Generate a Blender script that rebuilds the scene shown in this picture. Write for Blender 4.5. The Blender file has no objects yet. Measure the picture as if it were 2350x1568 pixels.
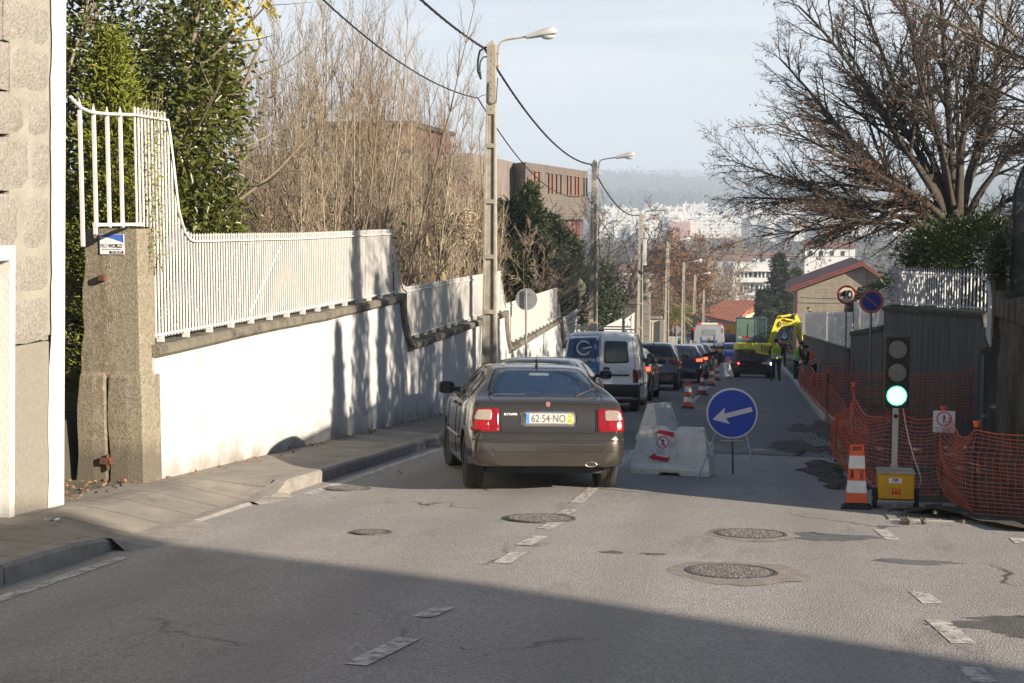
import bpy, bmesh, math, random
import numpy as np
from mathutils import Vector, Matrix
from mathutils.bvhtree import BVHTree
sc = bpy.context.scene
C = sc.collection
rad = math.radians
random.seed(7)

FP = 3303.0 / 2350.0                       # focal length in picture widths
G = 0.084                                  # the street falls 8.4 %
CAMZ = 1.65
YAW, PITCH = rad(9.80), rad(4.92)
cam_d = bpy.data.cameras.new('camera'); cam = bpy.data.objects.new('camera', cam_d); C.objects.link(cam)
cam_d.sensor_width = 36.0; cam_d.lens = 36.0 * FP
cam_d.clip_start = 0.1; cam_d.clip_end = 40000
cam.location = (0, 0, CAMZ)
cam.rotation_euler = (math.pi / 2 - PITCH, 0, YAW)
sc.camera = cam

SUN_EL = rad(19.5)
SUN_D = Vector((-0.89, 0.455, 0)).normalized()        # the way light travels over the ground
sund = Vector((SUN_D.x * math.cos(SUN_EL), SUN_D.y * math.cos(SUN_EL), -math.sin(SUN_EL)))
w = bpy.data.worlds.new('World'); sc.world = w; w.use_nodes = True
nt = w.node_tree; nt.nodes.clear()
def NN(nt, t, **k):
    n = nt.nodes.new(t)
    for a, b in k.items():
        setattr(n, a, b)
    return n
out = NN(nt, 'ShaderNodeOutputWorld'); bg = NN(nt, 'ShaderNodeBackground')
sky = NN(nt, 'ShaderNodeTexSky', sky_type='NISHITA', sun_disc=False)
sky.sun_elevation = SUN_EL; sky.sun_rotation = math.atan2(-SUN_D.x, -SUN_D.y)
sky.air_density = 1.0; sky.dust_density = 0.6; sky.ozone_density = 3.0
tc = NN(nt, 'ShaderNodeTexCoord'); mp = NN(nt, 'ShaderNodeMapping'); mp.inputs['Scale'].default_value = (1.2, 1.2, 13.0)
nz = NN(nt, 'ShaderNodeTexNoise'); nz.inputs['Scale'].default_value = 2.3; nz.inputs['Detail'].default_value = 7; nz.inputs['Roughness'].default_value = .62
cr = NN(nt, 'ShaderNodeValToRGB'); cr.color_ramp.elements[0].position = .33; cr.color_ramp.elements[1].position = .72
cr.color_ramp.elements[0].color = (.5, .5, .5, 1); cr.color_ramp.elements[1].color = (1, 1, 1, 1)
mx = NN(nt, 'ShaderNodeMix', data_type='RGBA'); mx.inputs[7].default_value = (9.7, 9.65, 10.2, 1)
L = nt.links.new
L(tc.outputs['Generated'], mp.inputs['Vector']); L(mp.outputs[0], nz.inputs['Vector']); L(nz.outputs['Fac'], cr.inputs[0])
sxz = NN(nt, 'ShaderNodeSeparateXYZ'); L(tc.outputs['Generated'], sxz.inputs[0])
hz1 = NN(nt, 'ShaderNodeMapRange'); hz1.inputs[1].default_value = .20; hz1.inputs[2].default_value = .42; hz1.inputs[3].default_value = 1; hz1.inputs[4].default_value = .0; L(sxz.outputs[2], hz1.inputs[0])
hz2 = NN(nt, 'ShaderNodeMapRange'); hz2.inputs[1].default_value = .0; hz2.inputs[2].default_value = .2; hz2.inputs[3].default_value = .8; hz2.inputs[4].default_value = 0; L(sxz.outputs[2], hz2.inputs[0])
cmul = NN(nt, 'ShaderNodeMath', operation='MULTIPLY'); L(cr.outputs[0], cmul.inputs[0]); L(hz1.outputs[0], cmul.inputs[1])
cmax = NN(nt, 'ShaderNodeMath', operation='MAXIMUM'); L(cmul.outputs[0], cmax.inputs[0]); L(hz2.outputs[0], cmax.inputs[1])
L(cmax.outputs[0], mx.inputs[0]); L(sky.outputs[0], mx.inputs[6]); L(mx.outputs[2], bg.inputs[0]); L(bg.outputs[0], out.inputs[0])
bg.inputs[1].default_value = 0.05
sl = bpy.data.lights.new('sun', 'SUN'); sl.energy = 5.0; sl.angle = rad(0.5); sl.color = (1.0, .87, .70)
so = bpy.data.objects.new('sun', sl); C.objects.link(so); so.rotation_euler = sund.to_track_quat('-Z', 'Y').to_euler(); so.location = (30, -20, 30)
sc.view_settings.view_transform = 'Standard'; sc.view_settings.look = 'None'
sc.view_settings.exposure = 1.12; sc.view_settings.gamma = 1.0
sc.cycles.max_bounces = 7; sc.cycles.diffuse_bounces = 2; sc.cycles.glossy_bounces = 3; sc.cycles.transmission_bounces = 5
sc.cycles.transparent_max_bounces = 8; sc.cycles.volume_bounces = 2; sc.cycles.use_denoising = True

_cy, _sy, _cp, _sp = math.cos(YAW), math.sin(YAW), math.cos(PITCH), math.sin(PITCH)
FWD = Vector((-_sy * _cp, _cy * _cp, -_sp)); RIGHT = Vector((_cy, _sy, 0)); UP = RIGHT.cross(FWD)
EYE = Vector((0, 0, CAMZ))
def ray(px, py):
    return FWD + RIGHT * ((px - 1175) / 3303.0) + UP * ((784 - py) / 3303.0)
def onX(px, py, X):
    d = ray(px, py); return EYE + d * (X / d.x)
def onY(px, py, Y):
    d = ray(px, py); return EYE + d * (Y / d.y)
def lerp(a, b, t): return a + (b - a) * t
def interp(pts, t):
    if t <= pts[0][0]: return pts[0][1]
    for (a, va), (b, vb) in zip(pts, pts[1:]):
        if t <= b: return va + (vb - va) * (t - a) / (b - a)
    return pts[-1][1]
PROFILE = [(-60, 60 * G), (230, -230 * G), (300, -23), (600, -28), (1000, -26), (1250, -22), (1800, 5), (2300, 14), (3200, 66), (3700, 56), (4300, 85), (5500, 186), (7000, 205), (13000, 210)]
def gz(x, y):
    z = interp(PROFILE, y)
    if y < 235:
        if x < -1.8: z -= .015 * min(-1.8 - x, 3.2)
        else: z -= .012 * min(x + 1.8, 3.2)
    return z
def ong(px, py, dz=0.0):
    d = ray(px, py); z = 0
    t = 10
    for _ in range(40):
        p = EYE + d * t
        zz = gz(p.x, p.y) + dz
        # solve against local plane z = zz - G*(y-p.y)
        t = (zz + G * p.y - EYE.z) / (d.z + G * d.y)
    return EYE + d * t

MATS = {}
def mat(name, rgb, rough=.6, metal=0, var=.12, vs=3.0, bump=0, bs=40, coat=0, emis=None, es=0, trans=0, ior=1.45, alpha=1, rgb2=None, stretch=None, spec=.5, det=5, dirt=None):
    if name in MATS: return MATS[name]
    m = bpy.data.materials.new(name); m.use_nodes = True; MATS[name] = m
    nt = m.node_tree; b = nt.nodes['Principled BSDF']; L = nt.links.new
    b.inputs['Roughness'].default_value = rough; b.inputs['Metallic'].default_value = metal
    b.inputs['Coat Weight'].default_value = coat; b.inputs['Coat Roughness'].default_value = .05
    b.inputs['Transmission Weight'].default_value = trans; b.inputs['IOR'].default_value = ior
    b.inputs['Specular IOR Level'].default_value = spec; b.inputs['Alpha'].default_value = alpha
    g = NN(nt, 'ShaderNodeNewGeometry'); pos = g.outputs['Position']
    if stretch:
        mp = NN(nt, 'ShaderNodeMapping'); mp.inputs['Scale'].default_value = stretch; L(pos, mp.inputs['Vector']); pos = mp.outputs[0]
    n = NN(nt, 'ShaderNodeTexNoise'); n.inputs['Scale'].default_value = vs; n.inputs['Detail'].default_value = det; n.inputs['Roughness'].default_value = .65
    L(pos, n.inputs['Vector'])
    mx = NN(nt, 'ShaderNodeMix', data_type='RGBA')
    c2 = rgb2 if rgb2 else tuple(min(1, c * (1 - 2.2 * var)) for c in rgb)
    c1 = rgb if rgb2 else tuple(min(1, c * (1 + var)) for c in rgb)
    mx.inputs[6].default_value = (*c1, 1); mx.inputs[7].default_value = (*c2, 1)
    r = NN(nt, 'ShaderNodeMapRange'); r.inputs[1].default_value = .3; r.inputs[2].default_value = .75; r.clamp = True
    L(n.outputs['Fac'], r.inputs[0]); L(r.outputs[0], mx.inputs[0]); col = mx.outputs[2]
    if dirt:   # (rgb, scale, threshold, stretch): dirt patches with their own shape
        n3 = NN(nt, 'ShaderNodeTexNoise'); n3.inputs['Scale'].default_value = dirt[1]; n3.inputs['Detail'].default_value = 8; n3.inputs['Roughness'].default_value = .7
        mp3 = NN(nt, 'ShaderNodeMapping'); mp3.inputs['Scale'].default_value = dirt[3] if len(dirt) > 3 else (1, 1, 1)
        L(g.outputs['Position'], mp3.inputs['Vector']); L(mp3.outputs[0], n3.inputs['Vector'])
        r3 = NN(nt, 'ShaderNodeMapRange'); r3.inputs[1].default_value = dirt[2]; r3.inputs[2].default_value = dirt[2] + .18; r3.clamp = True
        m3 = NN(nt, 'ShaderNodeMix', data_type='RGBA'); m3.inputs[7].default_value = (*dirt[0], 1)
        L(n3.outputs['Fac'], r3.inputs[0]); L(r3.outputs[0], m3.inputs[0]); L(col, m3.inputs[6]); col = m3.outputs[2]
    L(col, b.inputs['Base Color'])
    if bump:
        n2 = NN(nt, 'ShaderNodeTexNoise'); n2.inputs['Scale'].default_value = bs; n2.inputs['Detail'].default_value = 4
        L(pos, n2.inputs['Vector']); bp = NN(nt, 'ShaderNodeBump'); bp.inputs['Strength'].default_value = min(1, bump); bp.inputs['Distance'].default_value = .02
        L(n2.outputs['Fac'], bp.inputs['Height']); L(bp.outputs[0], b.inputs['Normal'])
    if emis:
        b.inputs['Emission Color'].default_value = (*emis, 1); b.inputs['Emission Strength'].default_value = es
    return m
def nodes_of(m): return m.node_tree, m.node_tree.nodes['Principled BSDF'], m.node_tree.links.new

class MB:
    def __init__(s): s.v = []; s.f = []; s.m = []; s.mats = []
    def mi(s, m):
        if m not in s.mats: s.mats.append(m)
        return s.mats.index(m)
    def add(s, vs, fs, m=None, M=None):
        o = len(s.v)
        s.v += [tuple(M @ Vector(q)) if M is not None else tuple(q) for q in vs]
        k = s.mi(m) if m is not None else 0
        for q in fs: s.f.append(tuple(i + o for i in q)); s.m.append(k)
        return s
    def box(s, x0, x1, y0, y1, z0, z1, m=None, M=None, shx=0):
        v = [(x0, y0, z0), (x1, y0, z0), (x1, y1, z0), (x0, y1, z0), (x0 + shx, y0, z1), (x1 - shx, y0, z1), (x1 - shx, y1, z1), (x0 + shx, y1, z1)]
        return s.add(v, [(0, 3, 2, 1), (4, 5, 6, 7), (0, 1, 5, 4), (1, 2, 6, 5), (2, 3, 7, 6), (3, 0, 4, 7)], m, M)
    def tube(s, pts, r, n=8, m=None, cap=True, M=None, closed=False):
        pts = [Vector(p) for p in pts]; N = len(pts)
        rs = list(r) if isinstance(r, (list, tuple)) else [r] * N
        vs = []; fs = []; a = None
        for i, p in enumerate(pts):
            if closed: d = pts[(i + 1) % N] - pts[i - 1]
            else: d = pts[min(i + 1, N - 1)] - pts[max(i - 1, 0)]
            if d.length < 1e-9: d = Vector((0, 0, 1))
            d.normalize()
            if a is None:
                a = d.orthogonal().normalized()
                if abs(d.z) < .9: a = d.cross(Vector((0, 0, 1))).normalized()
            a = (a - d * a.dot(d)); a = a.normalized() if a.length > 1e-6 else d.orthogonal().normalized()
            b = d.cross(a)
            for k in range(n):
                t = 2 * math.pi * (k + .5) / n
                vs.append(p + (a * math.cos(t) + b * math.sin(t)) * rs[i])
        for i in range(N if closed else N - 1):
            j = (i + 1) % N
            for k in range(n):
                fs.append((i * n + k, i * n + (k + 1) % n, j * n + (k + 1) % n, j * n + k))
        if cap and not closed: fs += [tuple(range(n))[::-1], tuple(range((N - 1) * n, N * n))]
        return s.add(vs, fs, m, M)
    def cyl(s, p0, p1, r0, r1=None, n=16, m=None, M=None):
        return s.tube([p0, p1], [r0, r1 if r1 is not None else r0], n, m, True, M)
    def lathe(s, prof, n=24, m=None, M=None, cap=True):      # prof: (r, z) about z
        vs = []; fs = []
        for r, z in prof:
            for k in range(n):
                t = 2 * math.pi * k / n; vs.append((r * math.cos(t), r * math.sin(t), z))
        for i in range(len(prof) - 1):
            for k in range(n): fs.append((i * n + k, i * n + (k + 1) % n, (i + 1) * n + (k + 1) % n, (i + 1) * n + k))
        if cap: fs += [tuple(range(n))[::-1], tuple(range((len(prof) - 1) * n, len(prof) * n))]
        return s.add(vs, fs, m, M)
    def prism(s, poly, y0, y1, m=None, M=None, plane='xz'):   # polygon in x,z pushed along y (or y,z along x)
        n = len(poly)
        if plane == 'xz': vs = [(a, y0, b) for a, b in poly] + [(a, y1, b) for a, b in poly]
        elif plane == 'yz': vs = [(y0, a, b) for a, b in poly] + [(y1, a, b) for a, b in poly]
        else: vs = [(a, b, y0) for a, b in poly] + [(a, b, y1) for a, b in poly]
        fs = [tuple(range(n)), tuple(range(n, 2 * n))[::-1]] + [(i, (i + 1) % n, n + (i + 1) % n, n + i) for i in range(n)]
        return s.add(vs, fs, m, M)
    def grid(s, rows, m=None, closed=False):
        n = len(rows[0]); vs = [p for r in rows for p in r]; fs = []
        for i in range(len(rows) - 1):
            for j in range(n if closed else n - 1):
                fs.append((i * n + j, i * n + (j + 1) % n, (i + 1) * n + (j + 1) % n, (i + 1) * n + j))
        return s.add(vs, fs, m)
    def build(s, name, m=None, parent=None, smooth=False, bevel=0, seg=1, fixn=True, subs=0, M=None):
        me = bpy.data.meshes.new(name); me.from_pydata(s.v, [], s.f)
        if s.mats:
            for q in s.mats: me.materials.append(q)
            me.polygons.foreach_set('material_index', s.m)
        elif m is not None: me.materials.append(m)
        if fixn:
            b = bmesh.new(); b.from_mesh(me); bmesh.ops.recalc_face_normals(b, faces=b.faces); b.to_mesh(me); b.free()
        if smooth: me.polygons.foreach_set('use_smooth', [True] * len(me.polygons))
        me.update()
        o = bpy.data.objects.new(name, me); C.objects.link(o)
        if parent is not None: o.parent = parent
        if bevel:
            md = o.modifiers.new('b', 'BEVEL'); md.width = bevel; md.segments = seg; md.limit_method = 'ANGLE'; md.angle_limit = rad(40)
        if subs:
            md = o.modifiers.new('s', 'SUBSURF'); md.levels = subs; md.render_levels = subs
        return o
def empty(name, loc=(0, 0, 0), rz=0):
    o = bpy.data.objects.new(name, None); C.objects.link(o); o.location = loc; o.rotation_euler = (0, 0, rz); o.empty_display_size = .2
    return o
def tag(o, label=None, cat=None, group=None, kind=None):
    if label: o['label'] = label
    if cat: o['category'] = cat
    if group: o['group'] = group
    if kind: o['kind'] = kind
    return o
def thing(name, label, cat, loc=(0, 0, 0), rz=0, group=None):
    return tag(empty(name, loc, rz), label, cat, group)
def on_slope(o, p, heading=0.0, sl=G):          # heading: counter-clockwise from +Y, standing square on the falling street
    f = Vector((-math.sin(heading), math.cos(heading), 0)); f.z = -sl * f.y; f.normalize()
    n = Vector((0, sl, 1)).normalized(); r = f.cross(n).normalized(); n = r.cross(f)
    M = Matrix((r, f, n)).transposed().to_4x4(); M.translation = p
    o.matrix_world = M
    return o
def copy_tree(o, parent=None):
    c = o.copy(); C.objects.link(c)
    if parent is not None: c.parent = parent
    for ch in list(o.children): copy_tree(ch, c)
    return c
def npmesh(name, V, F, m, parent=None, smooth=False):
    me = bpy.data.meshes.new(name); k = F.shape[1]
    me.vertices.add(len(V)); me.vertices.foreach_set('co', np.asarray(V, dtype=np.float32).ravel())
    me.loops.add(F.size); me.loops.foreach_set('vertex_index', np.asarray(F, dtype=np.int32).ravel())
    me.polygons.add(len(F)); me.polygons.foreach_set('loop_start', np.arange(0, F.size, k, dtype=np.int32))
    me.update(calc_edges=True); me.validate()
    if smooth: me.polygons.foreach_set('use_smooth', [True] * len(me.polygons))
    me.materials.append(m)
    o = bpy.data.objects.new(name, me); C.objects.link(o)
    if parent is not None: o.parent = parent
    return o
def leaves(name, pos, ln, wd, m, parent=None, seed=1, up=0.0, droop=0.0, fold=.25, dirs=None):
    R = np.random.RandomState(seed); pos = np.asarray(pos, dtype=float); N = len(pos)
    d = R.normal(size=(N, 3)); d[:, 2] = d[:, 2] * .6 + up - droop
    if dirs is not None: d = d * .55 + np.asarray(dirs)
    d /= np.linalg.norm(d, axis=1)[:, None]
    q = R.normal(size=(N, 3)); s = np.cross(d, q); s /= np.linalg.norm(s, axis=1)[:, None] + 1e-9
    n = np.cross(d, s)
    l = ln * R.uniform(.6, 1.25, N)[:, None]; wv = wd * R.uniform(.6, 1.2, N)[:, None]
    B = pos; T = pos + d * l - n * l * .12
    r1 = pos + d * l * .3 + s * wv * .5 + n * wv * fold; r2 = pos + d * l * .72 + s * wv * .38 + n * wv * fold * .6
    l1 = pos + d * l * .3 - s * wv * .5 + n * wv * fold; l2 = pos + d * l * .72 - s * wv * .38 + n * wv * fold * .6
    V = np.stack([B, r1, r2, T, l2, l1], 1).reshape(-1, 3)
    i = np.arange(N)[:, None] * 6
    F = np.concatenate([i + np.array([[0, 1, 2, 3]]), i + np.array([[0, 3, 4, 5]])], 0)
    return npmesh(name, V, F, m, parent)
def segtubes(name, segs, m, parent=None, n=3):
    A = np.array([(*a, *b, r, s) for a, b, r, s in segs], dtype=float)
    p, q, r0, r1 = A[:, :3], A[:, 3:6], A[:, 6], A[:, 7]
    d = q - p; ll = np.linalg.norm(d, axis=1)[:, None] + 1e-9; d = d / ll
    ref = np.where(np.abs(d[:, 2:3]) > .9, np.array([[1., 0, 0]]), np.array([[0, 0, 1.]]))
    a = np.cross(d, ref); a /= np.linalg.norm(a, axis=1)[:, None] + 1e-9; b = np.cross(d, a)
    q = q + d * np.minimum(ll * .05, r1[:, None])
    V = []
    for P, R in ((p, r0), (q, r1)):
        for k in range(n):
            t = 2 * math.pi * k / n
            V.append(P + (a * math.cos(t) + b * math.sin(t)) * R[:, None])
    V = np.stack(V, 1).reshape(-1, 3); N = len(A); i = np.arange(N)[:, None] * (2 * n)
    F = np.concatenate([i + np.array([[k, (k + 1) % n, n + (k + 1) % n, n + k]]) for k in range(n)], 0)
    return npmesh(name, V, F, m, parent, smooth=True)
def rvec(r=random):
    return Vector((r.gauss(0, 1), r.gauss(0, 1), r.gauss(0, 1))).normalized()
def grow(segs, tips, p, d, ln, r, lvl, cfg, rnd):
    """one limb as a bent run of segments with side limbs"""
    n = cfg['n'][lvl]; step = ln / n; d = d.normalized()
    for i in range(n):
        t = (i + 1) / n; rr = r * (1 - .72 * t) if lvl < cfg['max'] else r * (1 - .6 * t)
        r0 = r * (1 - .72 * i / n) if lvl < cfg['max'] else r * (1 - .6 * i / n)
        d = (d + rvec(rnd) * cfg['wob'][lvl] + Vector((0, 0, cfg['trop'][lvl]))).normalized()
        q = p + d * step
        segs.append((tuple(p), tuple(q), r0, rr)); p = q
        if lvl < cfg['max'] and t > cfg['bare'][lvl]:
            k = cfg['kids'][lvl]
            for _ in range(int(k) + (rnd.random() < k - int(k))):
                ax = rvec(rnd); s = d.cross(ax)
                if s.length < .1: continue
                s.normalize(); s.z = s.z * cfg.get('flat', 1.0)
                an = cfg['angs'][lvl] if 'angs' in cfg else cfg['ang']; dd = d * math.cos(an) + s * math.sin(an)
                grow(segs, tips, p, dd, ln * cfg['len'][lvl] * rnd.uniform(.55, 1.15) * (1 - .45 * t), max(rr * .62, cfg['rmin']), lvl + 1, cfg, rnd)
        elif lvl >= cfg['max'] - 1:
            tips.append(tuple(p))
def textmesh(s, size, name, m, parent=None, depth=.002, loc=(0, 0, 0), rot=(math.pi / 2, 0, 0), align='CENTER', sx=1.0, bold=0, shear=0):
    cu = bpy.data.curves.new(name, 'FONT'); cu.body = s; cu.size = size; cu.align_x = align; cu.align_y = 'CENTER'; cu.extrude = depth; cu.offset = bold; cu.shear = shear
    cu.resolution_u = 3
    to = bpy.data.objects.new('t', cu); C.objects.link(to)
    dg = bpy.context.evaluated_depsgraph_get(); me = bpy.data.meshes.new_from_object(to.evaluated_get(dg))
    bpy.data.objects.remove(to)
    me.transform(Matrix.Diagonal((sx, 1, 1, 1)))
    o = bpy.data.objects.new(name, me); me.materials.clear(); me.materials.append(m); C.objects.link(o)
    if parent is not None: o.parent = parent
    o.location = loc; o.rotation_euler = rot
    return o
# ground, road, pavements
def asphalt(name, c1, c2, sc_=1.0, crack=True):
    m = mat(name, c1, rough=.85, rgb2=c2, vs=.55, det=9, dirt=(tuple(c * .62 for c in c2), .9, .56, (1.6, .35, 1)))
    nt, b, L = nodes_of(m)
    col = b.inputs['Base Color'].links[0].from_socket
    g = NN(nt, 'ShaderNodeNewGeometry')
    v = NN(nt, 'ShaderNodeTexVoronoi'); v.inputs['Scale'].default_value = 75 * sc_; L(g.outputs['Position'], v.inputs['Vector'])
    n = NN(nt, 'ShaderNodeTexNoise'); n.inputs['Scale'].default_value = 190; n.inputs['Detail'].default_value = 3; L(g.outputs['Position'], n.inputs['Vector'])
    # stone chips: light and dark grains
    mr = NN(nt, 'ShaderNodeMapRange'); mr.inputs[1].default_value = .1; mr.inputs[2].default_value = .9; mr.inputs[3].default_value = .78; mr.inputs[4].default_value = 1.2
    sp = NN(nt, 'ShaderNodeSeparateColor'); L(v.outputs['Color'], sp.inputs[0]); L(sp.outputs[0], mr.inputs[0])
    mu = NN(nt, 'ShaderNodeMix', data_type='RGBA', blend_type='MULTIPLY'); mu.inputs[0].default_value = 1
    L(col, mu.inputs[6]); L(mr.outputs[0], mu.inputs[7]); col = mu.outputs[2]
    sx = NN(nt, 'ShaderNodeSeparateXYZ'); L(g.outputs['Position'], sx.inputs[0])
    for cx_ in (-4.0, -2.5, -.9, .5):      # wheel tracks polished darker
        a1 = NN(nt, 'ShaderNodeMath', operation='ADD'); a1.inputs[1].default_value = -cx_; L(sx.outputs[0], a1.inputs[0]); a2 = NN(nt, 'ShaderNodeMath', operation='ABSOLUTE'); L(a1.outputs[0], a2.inputs[0])
        a3 = NN(nt, 'ShaderNodeMapRange', interpolation_type='SMOOTHSTEP'); a3.inputs[1].default_value = .05; a3.inputs[2].default_value = .42; a3.inputs[3].default_value = .35; a3.inputs[4].default_value = 0; L(a2.outputs[0], a3.inputs[0])
        a4 = NN(nt, 'ShaderNodeMix', data_type='RGBA'); a4.inputs[7].default_value = tuple(c * .62 for c in c1) + (1,); L(a3.outputs[0], a4.inputs[0]); L(col, a4.inputs[6]); col = a4.outputs[2]
    if crack:
        mpp = NN(nt, 'ShaderNodeMapping'); mpp.inputs['Scale'].default_value = (1, .55, 1); L(g.outputs['Position'], mpp.inputs['Vector'])
        nw = NN(nt, 'ShaderNodeTexNoise'); nw.inputs['Scale'].default_value = 1.6; nw.inputs['Detail'].default_value = 6; L(mpp.outputs[0], nw.inputs['Vector'])
        ad = NN(nt, 'ShaderNodeMix', data_type='VECTOR'); ad.inputs[0].default_value = .45; L(mpp.outputs[0], ad.inputs[4]); L(nw.outputs['Color'], ad.inputs[5])
        vc = NN(nt, 'ShaderNodeTexVoronoi', feature='DISTANCE_TO_EDGE'); vc.inputs['Scale'].default_value = .62; L(ad.outputs[1], vc.inputs['Vector'])
        r1 = NN(nt, 'ShaderNodeMapRange'); r1.inputs[1].default_value = 0; r1.inputs[2].default_value = .010; r1.inputs[3].default_value = 1; r1.inputs[4].default_value = 0; L(vc.outputs['Distance'], r1.inputs[0])
        nm = NN(nt, 'ShaderNodeTexNoise'); nm.inputs['Scale'].default_value = .5; L(g.outputs['Position'], nm.inputs['Vector'])
        r2 = NN(nt, 'ShaderNodeMapRange'); r2.inputs[1].default_value = .58; r2.inputs[2].default_value = .66; L(nm.outputs['Fac'], r2.inputs[0])
        mm = NN(nt, 'ShaderNodeMath', operation='MULTIPLY'); L(r1.outputs[0], mm.inputs[0]); L(r2.outputs[0], mm.inputs[1])
        mk = NN(nt, 'ShaderNodeMix', data_type='RGBA'); mk.inputs[7].default_value = (.025, .023, .022, 1); L(mm.outputs[0], mk.inputs[0]); L(col, mk.inputs[6]); col = mk.outputs[2]
    np_ = NN(nt, 'ShaderNodeTexNoise'); np_.inputs['Scale'].default_value = 7; np_.inputs['Detail'].default_value = 9; np_.inputs['Roughness'].default_value = .75; L(g.outputs['Position'], np_.inputs['Vector'])
    rp = NN(nt, 'ShaderNodeMapRange'); rp.inputs[1].default_value = .64; rp.inputs[2].default_value = .70; rp.inputs[4].default_value = .75; L(np_.outputs['Fac'], rp.inputs[0])
    mp_ = NN(nt, 'ShaderNodeMix', data_type='RGBA'); mp_.inputs[7].default_value = (.05, .045, .04, 1); L(rp.outputs[0], mp_.inputs[0]); L(col, mp_.inputs[6]); col = mp_.outputs[2]
    L(col, b.inputs['Base Color'])
    add = NN(nt, 'ShaderNodeMath', operation='MULTIPLY_ADD'); add.inputs[1].default_value = .5; L(n.outputs['Fac'], add.inputs[0]); L(v.outputs['Distance'], add.inputs[2])
    bp = NN(nt, 'ShaderNodeBump'); bp.inputs['Strength'].default_value = .5; bp.inputs['Distance'].default_value = .012; bp.invert = True
    L(add.outputs[0], bp.inputs['Height']); L(bp.outputs[0], b.inputs['Normal'])
    return m
ASPH = asphalt('asphalt_old', (.335, .315, .30), (.255, .24, .23))
ASPH2 = asphalt('asphalt_smooth', (.17, .165, .165), (.125, .125, .13), 1.4)
PATCH = asphalt('asphalt_patch', (.13, .125, .12), (.09, .09, .09), 1.2, False)
PAINT = mat('road_paint', (.62, .61, .58), .8, var=.1, vs=9, bump=.6, bs=160, dirt=((.30, .28, .26), 13, .42))
pn, pb, pL = nodes_of(PAINT); w1 = NN(pn, 'ShaderNodeTexNoise'); w1.inputs['Scale'].default_value = 11; w1.inputs['Detail'].default_value = 9; w1.inputs['Roughness'].default_value = .8; g1 = NN(pn, 'ShaderNodeNewGeometry'); pL(g1.outputs['Position'], w1.inputs['Vector'])
w2 = NN(pn, 'ShaderNodeMapRange'); w2.inputs[1].default_value = .36; w2.inputs[2].default_value = .47; w2.inputs[3].default_value = .05; pL(w1.outputs['Fac'], w2.inputs[0]); pL(w2.outputs[0], pb.inputs['Alpha'])
PAVE = mat('paving', (.27, .245, .21), .9, var=.16, vs=2.2, bump=.5, bs=70, dirt=((.17, .15, .13), 1.7, .56))
KERB = mat('kerb_concrete', (.28, .26, .235), .9, var=.15, vs=6, bump=.5, bs=60, dirt=((.18, .17, .15), 5, .55))
DIRT = mat('dirt', (.045, .038, .032), .95, rgb2=(.075, .062, .05), vs=2.5, bump=1, bs=25)
CONC = mat('concrete', (.30, .285, .26), .9, var=.15, vs=3, bump=.4, bs=60, dirt=((.14, .13, .12), 3, .55))
WHITEW = mat('white_wall_paint', (.50, .50, .495), .85, var=.02, vs=1.2, bump=.25, bs=35, dirt=((.27, .26, .235), 1.3, .58, (1.6, 1.6, .13)))
WBAR = mat('white_bars', (.64, .63, .60), .5, var=.04, vs=8, dirt=((.45, .38, .30), 30, .68))
TERR = mat('terrain', (.050, .052, .036), .95, rgb2=(.13, .11, .085), vs=.012, det=12)
wn, wb_, wL = nodes_of(WHITEW); wg = NN(wn, 'ShaderNodeNewGeometry'); wd_ = NN(wn, 'ShaderNodeVectorMath', operation='DOT_PRODUCT'); wd_.inputs[1].default_value = (0, G, 1); wL(wg.outputs['Position'], wd_.inputs[0])
wz = NN(wn, 'ShaderNodeTexNoise'); wz.inputs['Scale'].default_value = 3.5; wz.inputs['Detail'].default_value = 7; wL(wg.outputs['Position'], wz.inputs['Vector']); wm = NN(wn, 'ShaderNodeMath', operation='MULTIPLY_ADD'); wm.inputs[1].default_value = .8; wL(wz.outputs['Fac'], wm.inputs[0]); wL(wd_.outputs['Value'], wm.inputs[2])
wr = NN(wn, 'ShaderNodeMapRange'); wr.inputs[1].default_value = .42; wr.inputs[2].default_value = .78; wr.inputs[3].default_value = .85; wr.inputs[4].default_value = 0; wL(wm.outputs[0], wr.inputs[0])   # mud splashed up from the pavement
wx = NN(wn, 'ShaderNodeMix', data_type='RGBA'); wx.inputs[7].default_value = (.22, .20, .165, 1); wL(wr.outputs[0], wx.inputs[0]); wL(wb_.inputs['Base Color'].links[0].from_socket, wx.inputs[6]); wL(wx.outputs[2], wb_.inputs['Base Color'])
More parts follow.
